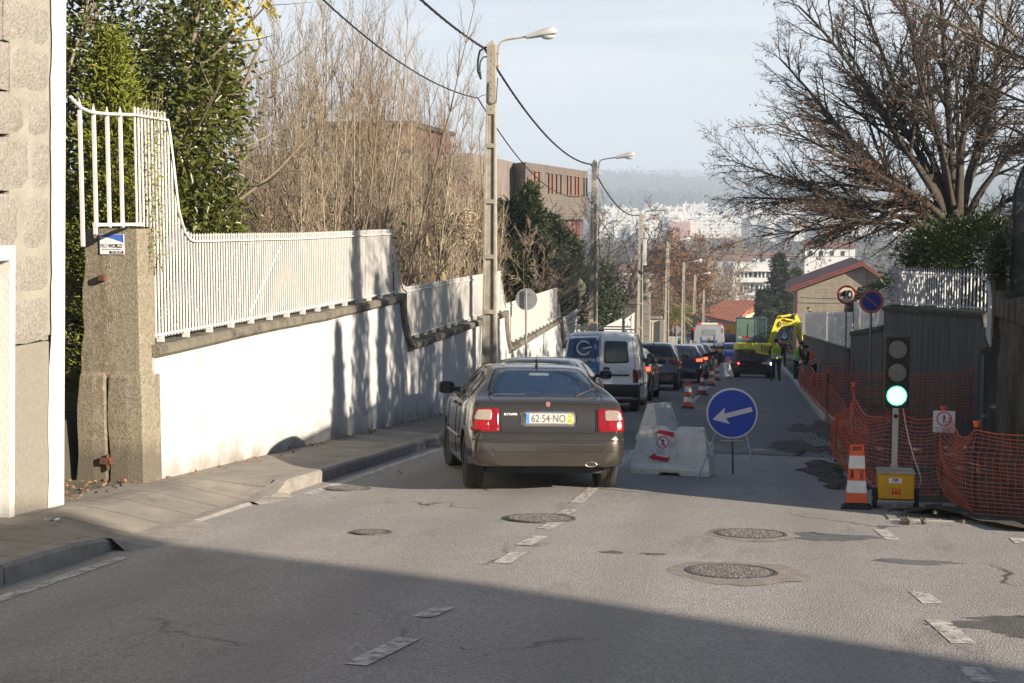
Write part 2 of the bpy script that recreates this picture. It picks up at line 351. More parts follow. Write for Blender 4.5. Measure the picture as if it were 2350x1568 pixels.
def brick_overlay(m, bw, bh, mortar, mcol, coord=(0, 1), amt=1.0, off=.5, bumpd=.02):
    """joints laid in metres over two of the x, y, z directions"""
    nt, b, L = nodes_of(m)
    g = NN(nt, 'ShaderNodeNewGeometry'); s = NN(nt, 'ShaderNodeSeparateXYZ'); c = NN(nt, 'ShaderNodeCombineXYZ')
    L(g.outputs['Position'], s.inputs[0]); L(s.outputs[coord[0]], c.inputs[0]); L(s.outputs[coord[1]], c.inputs[1])
    nw = NN(nt, 'ShaderNodeTexNoise'); nw.inputs['Scale'].default_value = 2.5; L(c.outputs[0], nw.inputs['Vector'])
    ad = NN(nt, 'ShaderNodeMix', data_type='VECTOR'); ad.inputs[0].default_value = .04; L(c.outputs[0], ad.inputs[4]); L(nw.outputs['Color'], ad.inputs[5])
    br = NN(nt, 'ShaderNodeTexBrick'); br.inputs['Scale'].default_value = 1; br.offset = off
    br.inputs['Brick Width'].default_value = bw; br.inputs['Row Height'].default_value = bh; br.inputs['Mortar Size'].default_value = mortar; br.inputs['Mortar Smooth'].default_value = .3
    br.inputs['Color1'].default_value = (1, 1, 1, 1); br.inputs['Color2'].default_value = (.78, .78, .78, 1)
    L(ad.outputs[1], br.inputs['Vector'])
    col = b.inputs['Base Color'].links[0].from_socket
    mu = NN(nt, 'ShaderNodeMix', data_type='RGBA', blend_type='MULTIPLY'); mu.inputs[0].default_value = amt; L(col, mu.inputs[6]); L(br.outputs['Color'], mu.inputs[7])
    mk = NN(nt, 'ShaderNodeMix', data_type='RGBA'); mk.inputs[7].default_value = (*mcol, 1); L(br.outputs['Fac'], mk.inputs[0]); L(mu.outputs[2], mk.inputs[6])
    L(mk.outputs[2], b.inputs['Base Color'])
    bp = NN(nt, 'ShaderNodeBump'); bp.inputs['Strength'].default_value = .8; bp.inputs['Distance'].default_value = bumpd; bp.invert = True; L(br.outputs['Fac'], bp.inputs['Height'])
    if b.inputs['Normal'].links: L(b.inputs['Normal'].links[0].from_socket, bp.inputs['Normal'])
    L(bp.outputs[0], b.inputs['Normal'])
    return m
brick_overlay(PAVE, 1.9, .62, .011, (.12, .10, .085), amt=.35, bumpd=.008)
def hn(x, y, s=1.0):   # cheap smooth noise
    return (math.sin(x * 1.7 * s + 1.3 * math.sin(y * .9 * s)) + math.sin(y * 2.3 * s + 1.7 * math.sin(x * 1.1 * s + 2)) + .5 * math.sin((x + y) * 4.1 * s)) / 2.5
def tz(x, y):
    z = gz(0, min(y, 230)) if y < 235 else interp(PROFILE, y)
    if y < 235:
        if -6.95 < x < 5.5: z -= .35
        elif x <= -6.95: z += .75 if y > 13 else -.35
        else: z += .9 if y > 13.2 else -.35
        if abs(x) > 60: z -= (abs(x) - 60) * .05
    else:
        z += hn(x * .02, y * .02) * min(3.0, (y - 235) * .01)
    if y > 1900: z += hn(x * .0045 + 3, y * .002) * min(12, (y - 1900) * .02)
    if y > 3800: z += (hn(x * .0021 + 1, y * .0007) + .3 * hn(x * .009, 2)) * min(20, (y - 3800) * .02)
    return z
xs = [-9000, -5000, -3000, -2000, -1400, -1000, -800, -650, -500, -400, -300, -220, -150, -100, -60, -30, -14, -7.0, -6.9, -5, -3, -1, 1, 3, 5.4, 5.6, 8, 16, 40, 80, 120, 170, 240, 320, 420, 560, 800, 1200, 1800, 2600, 4000, 8000]
ys = [-60, -20, 0, 12.9, 13.3, 30, 60, 100, 150, 200, 229, 236, 260, 300, 360, 440, 540, 650, 800, 1000, 1150, 1250, 1350, 1500, 1650, 1800, 2000, 2150, 2300, 2450, 2600, 2750, 2900, 3000, 3100, 3200, 3350, 3500, 3700, 4000, 4300, 4600, 5000, 5250, 5500, 5750, 6000, 6800, 7500, 8200, 9400, 13000]
xs2 = sorted(set(xs + list(range(-1600, 1600, 90))))
t = MB(); t.grid([[(x, y, tz(x, y)) for x in xs2] for y in ys])
tag(t.build('ground', TERR, smooth=True), kind='structure')
# carriageway sheet
def strip(name, m, xf, ys, dz=0, n=8, zf=None):
    t = MB(); rows = []
    for y in ys:
        a, b = xf(y); rows.append([(lerp(a, b, k / n), y, (zf or gz)(lerp(a, b, k / n), y) + dz) for k in range(n + 1)])
    t.grid(rows); return tag(t.build(name, m), kind='structure')
def yr(a, b, s):
    n = max(1, int(round((b - a) / s))); return [a + (b - a) * i / n for i in range(n + 1)]
strip('road', ASPH, lambda y: (-4.9, 2.6 if y < 13.3 else max(1.35, 2.6 - (y - 13.3) * .7) if y < 40 else 1.30), yr(-30, 13.29, 2.2) + yr(13.3, 40, .8) + yr(42, 236, 6), n=14)
strip('side_street', ASPH, lambda y: (2.6, 30), yr(-30, 13.29, 2.2), n=10)
# smoother, darker newer wearing course farther down
strip('road_far_surface', ASPH2, lambda y: (-4.89, 1.28 - .25 * max(0, hn(y, 2)) if y < 28 else 1.29), yr(21, 235, 3), dz=.005, n=8)
def patch(name, pts, m, dz):
    t = MB(); c = sum((Vector(p) for p in pts), Vector((0, 0))) / len(pts) if False else None
    cx = sum(p[0] for p in pts) / len(pts); cy = sum(p[1] for p in pts) / len(pts)
    vs = [(cx, cy, gz(cx, cy) + dz)] + [(x, y, gz(x, y) + dz) for x, y in pts]
    n = len(pts); t.add(vs, [(0, 1 + i, 1 + (i + 1) % n) for i in range(n)])
    return tag(t.build(name, m), kind='structure')
def blob(cx, cy, rx, ry, n=28, j=.18, sd=0):
    r = random.Random(sd); ph = [r.uniform(0, 6.28) for _ in range(4)]
    return [(cx + rx * math.cos(a) * (1 + j * math.sin(2 * a + ph[0]) * .6 + j * math.sin(5 * a + ph[1]) * .5 + j * .4 * math.sin(11 * a + ph[2]) + j * .3 * math.sin(23 * a + ph[0])), cy + ry * math.sin(a) * (1 + j * math.sin(3 * a + ph[3]) + j * .4 * math.sin(9 * a) + j * .3 * math.sin(19 * a + ph[1]))) for a in [2 * math.pi * i / n for i in range(n)]]
patch('road_patch', blob(2.3, 8.7, 1.15, .5, 110, .22, 5), PATCH, .003)
for i, (px, py, rx, ry) in enumerate([(1500, 1272, .10, .05), (1405, 1268, .08, .07), (2100, 1290, .3, .12), (1905, 1232, .4, .22)]):
    q = ong(px, py); patch('road_patch', blob(q.x, q.y, rx, ry, 70, .3, 20 + i), ASPH2 if i > 1 else PATCH, .003)
# road markings
mk = MB()
def mquad(x0, x1, y0, y1, dz=.009, sl=0):
    n = max(1, int((y1 - y0) / 4)); dz = .004 if y1 < 21.5 else dz
    for k in range(n):
        a, b = lerp(y0, y1, k / n), lerp(y0, y1, (k + 1) / n)
        mk.add([(x0 + sl * a, a, gz(x0, a) + dz), (x1 + sl * a, a, gz(x1, a) + dz), (x1 + sl * b, b, gz(x1, b) + dz), (x0 + sl * b, b, gz(x0, b) + dz)], [(0, 1, 2, 3)])
def px_dash(p, q, wd=.13, dz=.004):
    a, b = ong(*p), ong(*q); d = Vector((b.x - a.x, b.y - a.y)).normalized(); s = Vector((-d.y, d.x)) * wd / 2
    mk.add([(v.x, v.y, gz(v.x, v.y) + dz) for v in (a.xy + s, a.xy - s, b.xy - s, b.xy + s)], [(0, 1, 2, 3)])
px_dash((815, 1527), (938, 1466)); px_dash((968, 1417), (1022, 1394)); px_dash((1150, 1293), (1190, 1268)); px_dash((1200, 1252), (1240, 1231)); px_dash((1250, 1214), (1278, 1199)); px_dash((1290, 1180), (1310, 1170))
px_dash((1322, 1155), (1385, 1100)); px_dash((1385, 1100), (1568, 935), .12)
mquad(-1.79, -1.67, ong(1568, 935).y, 170)
px_dash((2108, 1359), (2140, 1386), .13); px_dash((2150, 1424), (2212, 1478), .14); px_dash((2225, 1532), (2262, 1568), .13); px_dash((2020, 1216), (2050, 1240), .12); px_dash((2335, 1236), (2349, 1248), .14)
# left edge line, with the missing piece at the dropped kerb
for a, b in ((4, 9.9), (14.3, 21), (21, 60), (60, 110)): mquad(-4.72, -4.60, a, b)

tag(mk.build('road_markings', PAINT), kind='structure')
# kerb and pavement on the left, dropped at the driveway
def kh(y):  # kerb height
    return .14 - .115 * max(0, min(1, (y - 9.9) / .8)) * max(0, min(1, (14.4 - y) / .45))
def pz(x, y):
    t = (-5.05 - x) / 1.1
    return gz(-4.9, y) + lerp(kh(y), .15, min(1, max(0, t * 1.6))) + .01 * t
ysl = yr(-8, 10, 2) + yr(10.2, 16, .2) + yr(17, 60, 2) + yr(63, 200, 6)
rnd = random.Random(3)
seg = yr(-8, 130, .98)
for i in range(len(seg) - 1):
    y0, y1 = seg[i], seg[i + 1] - .012
    if y1 > 60 and i % 3: continue
    if y1 > 60: y1 = seg[min(i + 3, len(seg) - 1)] - .012
    t = MB(); j = rnd.uniform(-.008, .008)
    rows = []
    for y in (y0, (y0 + y1) / 2, y1):
        zb = gz(-4.9, y) - .1; zt = gz(-4.9, y) + kh(y); rows.append([(-4.9 + j, y, zb), (-4.9 + j, y, zt - .025), (-4.93 + j, y, zt), (-5.06 + j, y, zt), (-5.06 + j, y, zb)])
    t.grid(rows); n5 = 5; t.add(rows[0], [(0, 1, 2, 3, 4)]); t.add(rows[-1], [(4, 3, 2, 1, 0)])
    tag(t.build('kerb', KERB), kind='structure')
strip('pavement', PAVE, lambda y: (-6.30, -5.055), ysl, n=10, zf=lambda x, y: pz(x, y) - .003)
GSET = mat('granite_setts', (.20, .185, .16), .9, var=.2, vs=6, bump=.6, bs=40); brick_overlay(GSET, .16, .11, .014, (.07, .085, .035), amt=.6)
strip('driveway', GSET, lambda y: (-11, -6.3), yr(11.0, 15.6, .3), n=5, zf=lambda x, y: pz(-6.3, y) - .003)
# ramp wedges poured on the dropped kerb
for (ya, yb, xo) in ((10.2, 11.9, -4.50), (13.35, 14.3, -4.68)):
    t = MB(); rows = []
    for y in yr(ya, yb, .23):
        e = min(1, (y - ya) / .7 + .3) * min(1, (yb - y) / .5 + .3); rows.append([(-5.07, y, gz(-4.9, y) + kh(y) + .002), (-4.89, y, gz(-4.9, y) + kh(y) + .004), (lerp(-4.885, xo, e), y, gz(-4.9, y) + .003)])
    t.grid(rows); tag(t.build('kerb_ramp', KERB), kind='structure')
# broken dirt and rubble ground at the right of the carriageway
t = MB(); rows = []
def dz_(x, y):
    e = min(1, max(0, (x - 1.2) / .5)); b = gz(1.4, y) + .02 - .03 * (1 - e)
    return b + e * (.06 * hn(x * 2.2, y * 1.6) + .04 * hn(x * 7, y * 6)) - (.18 if (y > 28.5 and 1.55 < x < 2.8) else 0)
for y in yr(12.85, 100, .5) if False else (yr(13.25, 34, .22) + yr(34.6, 100, 1.4)):
    x0 = 1.52 if y > 28 else 1.2 + .1 * hn(y * 3, 1) + (1.0 - min(1, (y - 13.2) / 1.6)) * 1.1
    rows.append([(lerp(x0, 6.2, k / 26), y, dz_(lerp(x0, 6.2, k / 26), y)) for k in range(27)])
t.grid(rows); tag(t.build('dug_up_ground', DIRT, smooth=True), kind='structure')
# thin spread of soil over the asphalt edge
SOIL = mat('spread_soil', (.045, .040, .036), .95, rgb2=(.09, .08, .07), vs=3, bump=.8, bs=60)
for i, (px, py, rx, ry) in enumerate([(1880, 985, .42, 2.6), (1850, 1030, .5, 1.2), (1905, 1075, .35, .9), (1935, 1110, .22, .8)]):
    q = ong(px, py); patch('spread_soil', blob(q.x, q.y, rx, ry, 50, .5, 60 + i), SOIL, .010 + .001 * i)
# rubble and clods
r = random.Random(5); t = MB()
for _ in range(420):
    y = 13.4 + r.random() ** 1.6 * 26; x = r.uniform(1.3, 4.6); s = r.uniform(.015, .06) * (1 + (r.random() < .06) * 1.5)
    if r.random() < .3: x = r.uniform(.7, 1.4); s *= .4; y = r.uniform(17, 27)
    z = (dz_(x, y) if x > 1.25 else gz(x, y) + .01)
    M = Matrix.Translation((x, y, z + s * .3)) @ Matrix.Rotation(r.random() * 6, 4, rvec(r)) @ Matrix.Diagonal((s, s * r.uniform(.6, 1.2), s * r.uniform(.5, .9), 1))
    v = [(1, 0, 0), (-1, 0, 0), (0, 1, 0), (0, -1, 0), (0, 0, 1), (0, 0, -1), (.6, .6, .6), (-.7, .5, .5)]
    t.add([M @ (Vector(q) * r.uniform(.8, 1.2)) for q in v[:6]], [(0, 2, 4), (2, 1, 4), (1, 3, 4), (3, 0, 4), (2, 0, 5), (1, 2, 5), (3, 1, 5), (0, 3, 5)])
tag(t.build('rubble', mat('rubble', (.14, .12, .10), .95, var=.3, vs=20, bump=.4, bs=60)), kind='stuff')
# new kerb stones on the right
NK = mat('new_kerb', (.42, .42, .42), .85, var=.08, vs=6, bump=.2, bs=60)
seg = yr(28, 112, 1.02)
for i in range(len(seg) - 1):
    y0, y1 = seg[i], seg[i + 1] - .02
    if y0 > 64 and i % 2: continue
    if y0 > 64: y1 += 1.0
    t = MB(); rows = []
    x0 = 1.33 + (max(0, 30 - y0) * .10)
    for y in (y0, y1):
        zb = gz(1.4, y) - .1; zt = gz(1.4, y) + .13; rows.append([(x0, y, zb), (x0 + .01, y, zt - .02), (x0 + .03, y, zt), (x0 + .17, y, zt), (x0 + .17, y, zb)])
    t.grid(rows); t.add(rows[0], [(0, 1, 2, 3, 4)]); t.add(rows[-1], [(4, 3, 2, 1, 0)])
    tag(t.build('kerb', NK), kind='structure')
# road gullies and manhole covers
IRON = mat('cast_iron', (.13, .12, .115), .55, metal=.6, var=.25, vs=14, bump=.7, bs=55)
COVI = mat('cover_iron', (.27, .25, .235), .6, metal=.35, rgb2=(.09, .085, .08), vs=45, bump=.8, bs=40, det=3)
def cover(px, py, d, label, collar=0, tilt=0):
    q = ong(px, py); t_ = thing('manhole_cover', label, 'manhole cover', q + Vector((0, 0, .0)))
    on_slope(t_, q)
    m = MB(); m.lathe([(d / 2, .004), (d / 2, .012), (d / 2 - .025, .014), (d / 2 - .03, .009)], 40); m.build('frame', IRON, t_)
    m = MB(); m.lathe([(d / 2 - .035, .004), (d / 2 - .035, .011), (0.001, .011)], 40)
    k = int(d / .055)
    for i in range(-k, k):
        for j in range(-k, k):
            x, y = i * .036 + (j % 2) * .018, j * .032
            if math.hypot(x, y) < d / 2 - .055: m.box(x - .011, x + .011, y - .009, y + .009, .0105, .016)
    m.build('lid', COVI, t_)
    if collar:
        c = MB(); pts = blob(0, 0, collar, collar, 36, .1, int(px)); vs = []
        for k_, (x, y) in enumerate(pts):
            a = math.atan2(y, x); vs += [(x, y, .003), (math.cos(a) * (d / 2 + .002), math.sin(a) * (d / 2 + .002), .009)]
        n = len(pts); c.add(vs, [(2 * i, 2 * ((i + 1) % n), 2 * ((i + 1) % n) + 1, 2 * i + 1) for i in range(n)])
        c.build('collar', mat('collar_mortar', (.26, .235, .21), .9, var=.15, vs=8, bump=.5, bs=80), t_)
cover(1678, 1314, .66, 'round iron manhole cover in a wide mortar collar, nearest the camera', .52)
cover(1240, 1191, .64, 'round iron manhole cover on the centre line just behind the grey hatchback')
cover(1722, 1227, .62, 'round iron manhole cover in the sunlit road in front of the blue arrow sign', .42)
cover(798, 1122, .5, 'dark round cover beside the left edge line, next to the kerb')
cover(852, 1223, .34, 'small round valve cover in the left lane, sunlit')
# drain grate on its slab
q = ong(2122, 1190); d = thing('drain_grate', 'slotted iron drain grate in a concrete slab beside the yellow signal cart', 'drain grate', q); on_slope(d, q)
m = MB(); m.box(-.36, .5, -.22, .26, -.06, .012); m.build('slab', CONC, d, bevel=.01)
m = MB(); m.box(-.24, .24, -.15, -.13, .012, .022); m.box(-.24, .24, .13, .15, .012, .022); m.box(-.24, -.22, -.13, .13, .012, .022); m.box(.22, .24, -.13, .13, .012, .022)
for i in range(11): m.box(-.2 + i * .038, -.182 + i * .038, -.13, .13, .012, .020)
m.build('bars', IRON, d)
m = MB(); m.box(-.215, .215, -.128, .128, .0125, .0145); m.build('drain_opening', mat('black_hole', (.006, .006, .006), .9), d)
q = ong(2085, 1168); m = MB(); m.box(q.x - .42, q.x + .5, q.y - .3, q.y + .35, q.z - .1, q.z + .008); tag(m.build('concrete_slab', CONC, bevel=.01), kind='structure')
# left side: house, gate, wall, fence
GRAN = mat('granite', (.34, .32, .285), .9, rgb2=(.17, .155, .13), vs=26, bump=1, bs=45, det=8, dirt=((.20, .17, .14), 2.2, .60))
GRANW = mat('granite_weathered', (.37, .325, .245), .95, rgb2=(.12, .10, .07), vs=30, bump=.8, bs=90, det=8, dirt=((.085, .07, .05), 1.6, .56, (1.5, 1.5, .5)))
STUC = mat('stucco', (.27, .25, .21), .95, rgb2=(.20, .18, .15), vs=30, bump=.5, bs=90, det=8)
MORT = mat('mortar', (.30, .28, .24), .95, var=.1, vs=5, bump=.5, bs=50)
WTRIM = mat('white_render', (.52, .51, .475), .85, var=.03, vs=3, bump=.4, bs=30, dirt=((.34, .32, .24), 2.5, .58, (1, 1, .6)))
nt_, b_, L_ = nodes_of(GRANW); g_ = NN(nt_, 'ShaderNodeNewGeometry'); s_ = NN(nt_, 'ShaderNodeSeparateXYZ'); L_(g_.outputs['Position'], s_.inputs[0])
def stain_(axis, c, w_, col, amt):
    n_ = NN(nt_, 'ShaderNodeTexNoise'); n_.inputs['Scale'].default_value = 5; n_.inputs['Detail'].default_value = 6; L_(g_.outputs['Position'], n_.inputs['Vector'])
    a_ = NN(nt_, 'ShaderNodeMath', operation='MULTIPLY_ADD'); a_.inputs[1].default_value = .5; L_(n_.outputs['Fac'], a_.inputs[0]); L_(s_.outputs[axis], a_.inputs[2])
    d_ = NN(nt_, 'ShaderNodeMath', operation='SUBTRACT'); L_(a_.outputs[0], d_.inputs[0]); d_.inputs[1].default_value = c + .25; e_ = NN(nt_, 'ShaderNodeMath', operation='ABSOLUTE'); L_(d_.outputs[0], e_.inputs[0])
    r_ = NN(nt_, 'ShaderNodeMapRange'); r_.inputs[1].default_value = w_ * .4; r_.inputs[2].default_value = w_; r_.inputs[3].default_value = amt; r_.inputs[4].default_value = 0; L_(e_.outputs[0], r_.inputs[0])
    m_ = NN(nt_, 'ShaderNodeMix', data_type='RGBA'); m_.inputs[7].default_value = (*col, 1); L_(r_.outputs[0], m_.inputs[0]); L_(b_.inputs['Base Color'].links[0].from_socket, m_.inputs[6]); L_(m_.outputs[2], b_.inputs['Base Color'])
stain_(0, -6.53, .06, (.15, .10, .065), .4); stain_(2, -.92, .34, (.13, .11, .085), .8)
GRIME = mat('coping_stone', (.20, .18, .14), .95, rgb2=(.10, .09, .07), vs=5, bump=.9, bs=35, dirt=((.035, .035, .03), 2.5, .52))
WX = -6.12                                   # road face of the white wall
def Q(px, py, X=WX): p = onX(px, py, X); return (p.y, p.z)
house = thing('stone_house', 'granite block house with white corner strip and white door surround, at the left edge', 'house', (-6.05, 11.62, pz(-6.1, 11.6)))
hx, hy, hz = -6.05, 11.62, pz(-6.1, 11.6)
def hb(x0, x1, y0, y1, z0, z1, m, name=None, par=house, **k):
    t = MB(); t.box(x0 - hx, x1 - hx, y0 - hy, y1 - hy, z0 - hz, z1 - hz); return t.build(name, m, par, **k)
hb(-14, hx - .10, -3, 10.30, hz - .8, hz + 9, MORT, 'wall')
hb(-14, hx - .012, 10.72, 11.44, hz + 1.5, hz + 9, MORT, 'wall')
hb(-14, hx - .10, 10.72, 11.44, hz - .8, hz + 1.499, MORT, 'wall')
dtop = Q(25, 592, hx)[1]
hb(-14, hx - .10, 10.30, 10.72, dtop + .001, hz + 9, MORT, 'wall')
# granite blocks, each course its own row of rough-faced stones
r = random.Random(11); t = MB(); z = hz + 1.45; row = 0
def rough_block(t, y0, y1, z0, z1, x=hx, dep=.16):
    n, k = 5, 4; rows = []
    for i in range(n + 1):
        rr = []
        for j in range(k + 1):
            e = min(i, n - i, j, k - j); y = lerp(y0, y1, i / n); zz = lerp(z0, z1, j / k)
            if e > 0 or True: y += r.uniform(-.008, .008); zz += r.uniform(-.008, .008)
            rr.append((x - hx + (-.018 if e == 0 else r.uniform(-.006, .012)), y - hy, zz - hz))
        rows.append(rr)
    t.grid(rows)
    for edge in ([q[0] for q in rows], [q[-1] for q in rows], rows[0], rows[-1]):
        t.grid([edge, [(q[0] - .09, q[1], q[2]) for q in edge]])
while z < hz + 8.5:
    h = r.uniform(.34, .5); y = 10.74 if z < dtop + .0 else 8.4 + r.uniform(0, .2)
    while y < 11.3:
        wd = r.uniform(.35, .8); y1 = min(y + wd, 11.41)
        if 11.41 - y1 < .2: y1 = 11.41
        rough_block(t, y + .012, y1 - .012, z + .012, z + h - .012); y = y1
    z += h; row += 1
t.build('granite_blocks', GRAN, house, smooth=True)
hb(hx - .1, hx + .0, 10.74, 11.38, hz - .8, hz + 1.45, STUC, 'rendered_base', bevel=.01)
# corner strip of white render, uneven edge
t = MB(); rows = []
for z in yr(hz - .6, hz + 8.5, .12):
    wv = .035 * hn(z * 1.3, 4) + .015 * hn(z * 6, 1); rows.append([(.0 + .006, -.24 + wv, z - hz), (.018, -.235 + wv, z - hz), (.02, 0, z - hz), (-.02, .012, z - hz), (-.8, .014, z - hz)])
t.grid(rows); t.build('corner_render', WTRIM, house)
hb(-14, hx - .04, 11.44, 11.60, hz - .8, hz + 8.5, MORT, 'gable_wall')
# door surround
dr = hb(hx - .12, hx + .035, 10.66, 10.74, hz - .6, dtop + .1, WTRIM, 'door_frame', bevel=.006)
hb(hx - .12, hx + .036, 9.4, 10.658, dtop - .02, dtop + .102, WTRIM, 'lintel', bevel=.006)
hb(hx - .5, hx - .13, 10.31, 10.656, hz - .6, dtop - .021, WTRIM, 'door_reveal')
# ---- the dark pier and side wall behind the gate opening, with the letter box
gw = thing('granite_gatepost', 'tall dark granite gatepost in the gap between the house corner and the pillar', 'gatepost', (onY(166, 700, 15.2).x, 15.2, pz(-6.3, 15)))
zb = pz(-6.3, 13.8)
t = MB(); r = random.Random(4)
t.box(-.4, .085, 0, .5, -.3, onY(170, 592, 15.2).z - gw.location.z); t.build('shaft', GRANW, gw, bevel=.02)
lb = thing('letter_box', 'black metal letter box with a white 72 on the gatepost', 'letter box', onY(168, 760, 15.2) + Vector((0, -.12, 0)))
lz = lb.location
t = MB(); t.prism([(-.16, -.20), (.13, -.20), (.13, .12), (0, .22), (-.16, .15)], -.12, .12, plane='xz'); lbo = t.build('box', mat('letterbox_black', (.03, .03, .03), .4), lb, bevel=.008)
t = MB(); t.box(-.12, .1, -.126, -.12, .03, .05); t.build('slot', mat('brass_slot', (.35, .2, .1), .5, metal=.7), lb)
textmesh('72', .13, 'number', mat('sign_grey_paint', (.6, .6, .58), .6), lb, loc=(.03, -.122, -.09))
t = MB(); t.cyl((-.05, -.13, .19), (.15, -.13, .15), .006, n=6); t.build('lid_wire', IRON, lb)
# ---- rough granite pillar with the small security plate
pl = thing('granite_pillar', 'weathered granite gate pillar with a wider split base and a blue and white plate', 'pillar', (-6.50, 13.78, zb))
ptop = onX(340, 525, -6.14).z - zb
r = random.Random(8)
t = MB(); rows = []
for i, z in enumerate(yr(1.02, ptop, .09)):
    l = -.235 - .035 * (1 - z / ptop) * 2 + .012 * math.sin(z * 9) + r.uniform(-.01, .01) - .05 * max(0, (1.6 - z)); rr_ = .355
    rows.append([(l, -.17, z), (l + .25, -.185 + r.uniform(-.004, .004), z), (.12, -.18 + r.uniform(-.004, .004), z), (rr_ - .02, -.18, z), (rr_, -.16, z), (rr_, .17, z), (l, .17, z)])
t.grid(rows, closed=True); t.add(rows[-1], [tuple(range(7))]); t.build('shaft', GRANW, pl)
for a, b in ((-.36, -.02), (.005, .385)):
    t = MB(); rows = []
    for z in yr(-.3, 1.08 + (.02 if a < -.2 else 0), .1):
        k = .012 * math.sin(z * 7 + a); rows.append([(a + k + (.05 * z if a < -.2 else 0), -.21, z), (a + .2, -.225 + r.uniform(-.004, .004), z), (b - .02, -.22, z), (b, -.20, z), (b, .20, z), (a + k, .20, z)])
    rows.append([(lerp(x, (a + b) / 2, .08), y * .9, z + .03) for x, y, z in rows[-1]])
    t.grid(rows, closed=True); t.add(rows[-1], [tuple(range(6))]); t.build('base_stone', GRANW, pl)
RUST = mat('rust', (.13, .055, .03), .85, var=.3, vs=30, bump=.5, bs=60)
t = MB(); t.box(-.06, .01, -.25, -.17, 2.06, 2.12); t.build('hinge', RUST, pl, bevel=.005)
t = MB(); t.box(-.08, .04, -.27, -.2, .2, .27); t.cyl((0, -.25, .14), (0, -.25, .3), .02, n=8); t.build('hinge', RUST, pl, bevel=.004)
pp = onY(257, 561, 13.78 - .193); plate = thing('security_plate', 'small white and blue company plate on the granite pillar', 'sign', pp)
SW = mat('plate_white', (.82, .83, .84), .4, var=.03); SBL = mat('plate_blue', (.06, .16, .55), .4, var=.05); SBK = mat('plate_black', (.03, .03, .035), .5)
t = MB(); t.box(-.13, .13, -.004, .004, -.10, .10); t.build('panel', SW, plate, bevel=.002)
t = MB(); t.prism([(-.128, .098), (-.128, .085)] + [(lerp(-.128, .128, k / 8), .085 - .07 * (k / 8) ** 1.3) for k in range(1, 9)] + [(.128, .098)], -.0055, -.004, plane='xz'); t.build('blue_field', SBL, plate)
textmesh('PRO', .055, 'lettering', mat('plate_grey', (.16, .18, .22), .5), plate, .0008, (-.084, -.0052, -.018), bold=.0005, sx=.72)
textmesh('WORLD', .055, 'lettering', SBK, plate, .0008, (.038, -.0052, -.018), bold=.0015, sx=.74)
textmesh('SISTEMAS DE SEGURANCA', .018, 'lettering', mat('plate_grey', (.16, .18, .22)), plate, .0006, (0, -.0052, -.052))
t = MB(); t.box(-.03, .125, -.0055, -.004, -.092, -.068); t.build('number_strip', SBK, plate)
textmesh('707 200 409', .021, 'lettering', SW, plate, .0006, (.048, -.006, -.08))
# ---- white retaining wall, in stretches that step down the street
copA = [(352, 822), (588, 767), (750, 735), (918, 694)]; basA = [(352, 781), (588, 737), (905, 676)]
topA = [(307, 264), (381, 276), (386, 310), (394, 375), (401, 440), (407, 488), (420, 533), (431, 549), (442, 554), (588, 550), (686, 548), (901, 537)]
LWALL = []      # (Y0,Y1, coping bottom fn)
def pl_(pts, X=WX): return [Q(x, y, X) for x, y in pts]
runs = [
 dict(cop=copA, bas=basA, top=topA, n='first and longest, nearest the granite pillar'),
 dict(cop=[(935, 808), (1098, 748), (1158, 728)], bas=[(930, 779), (1098, 728), (1157, 712)], top=[(905, 570), (909, 606), (915, 640), (923, 662), (932, 669), (1020, 653), (1148, 630)], n='second, beside the nearest lamp pole'),
 dict(cop=[(1167, 812), (1286, 741)], bas=[(1164, 789), (1282, 730)], top=[(1150, 650), (1155, 690), (1160, 705), (1180, 698), (1279, 666)], n='third, behind the round sign'),
 dict(cop=[(1291, 800), (1333, 770)], bas=[(1290, 788), (1331, 759)], top=[(1282, 700), (1287, 732), (1291, 735), (1331, 710)], n='fourth, just before the urn-topped gate pillar'),
 dict(cop=[(1387, 790), (1428, 778)], bas=[(1386, 780), (1427, 765)], top=[(1386, 758), (1392, 752), (1427, 735)], n='fifth, between the two urn-topped gate pillars'),
 dict(cop=[(1435, 786), (1457, 777)], bas=[(1434, 775), (1456, 765)], top=[(1434, 737), (1438, 734), (1456, 721)], n='sixth and farthest, at the third lamp pole'),
]
WEND = None
def offc(pts, dz): return [(y, z + dz) for y, z in pts]
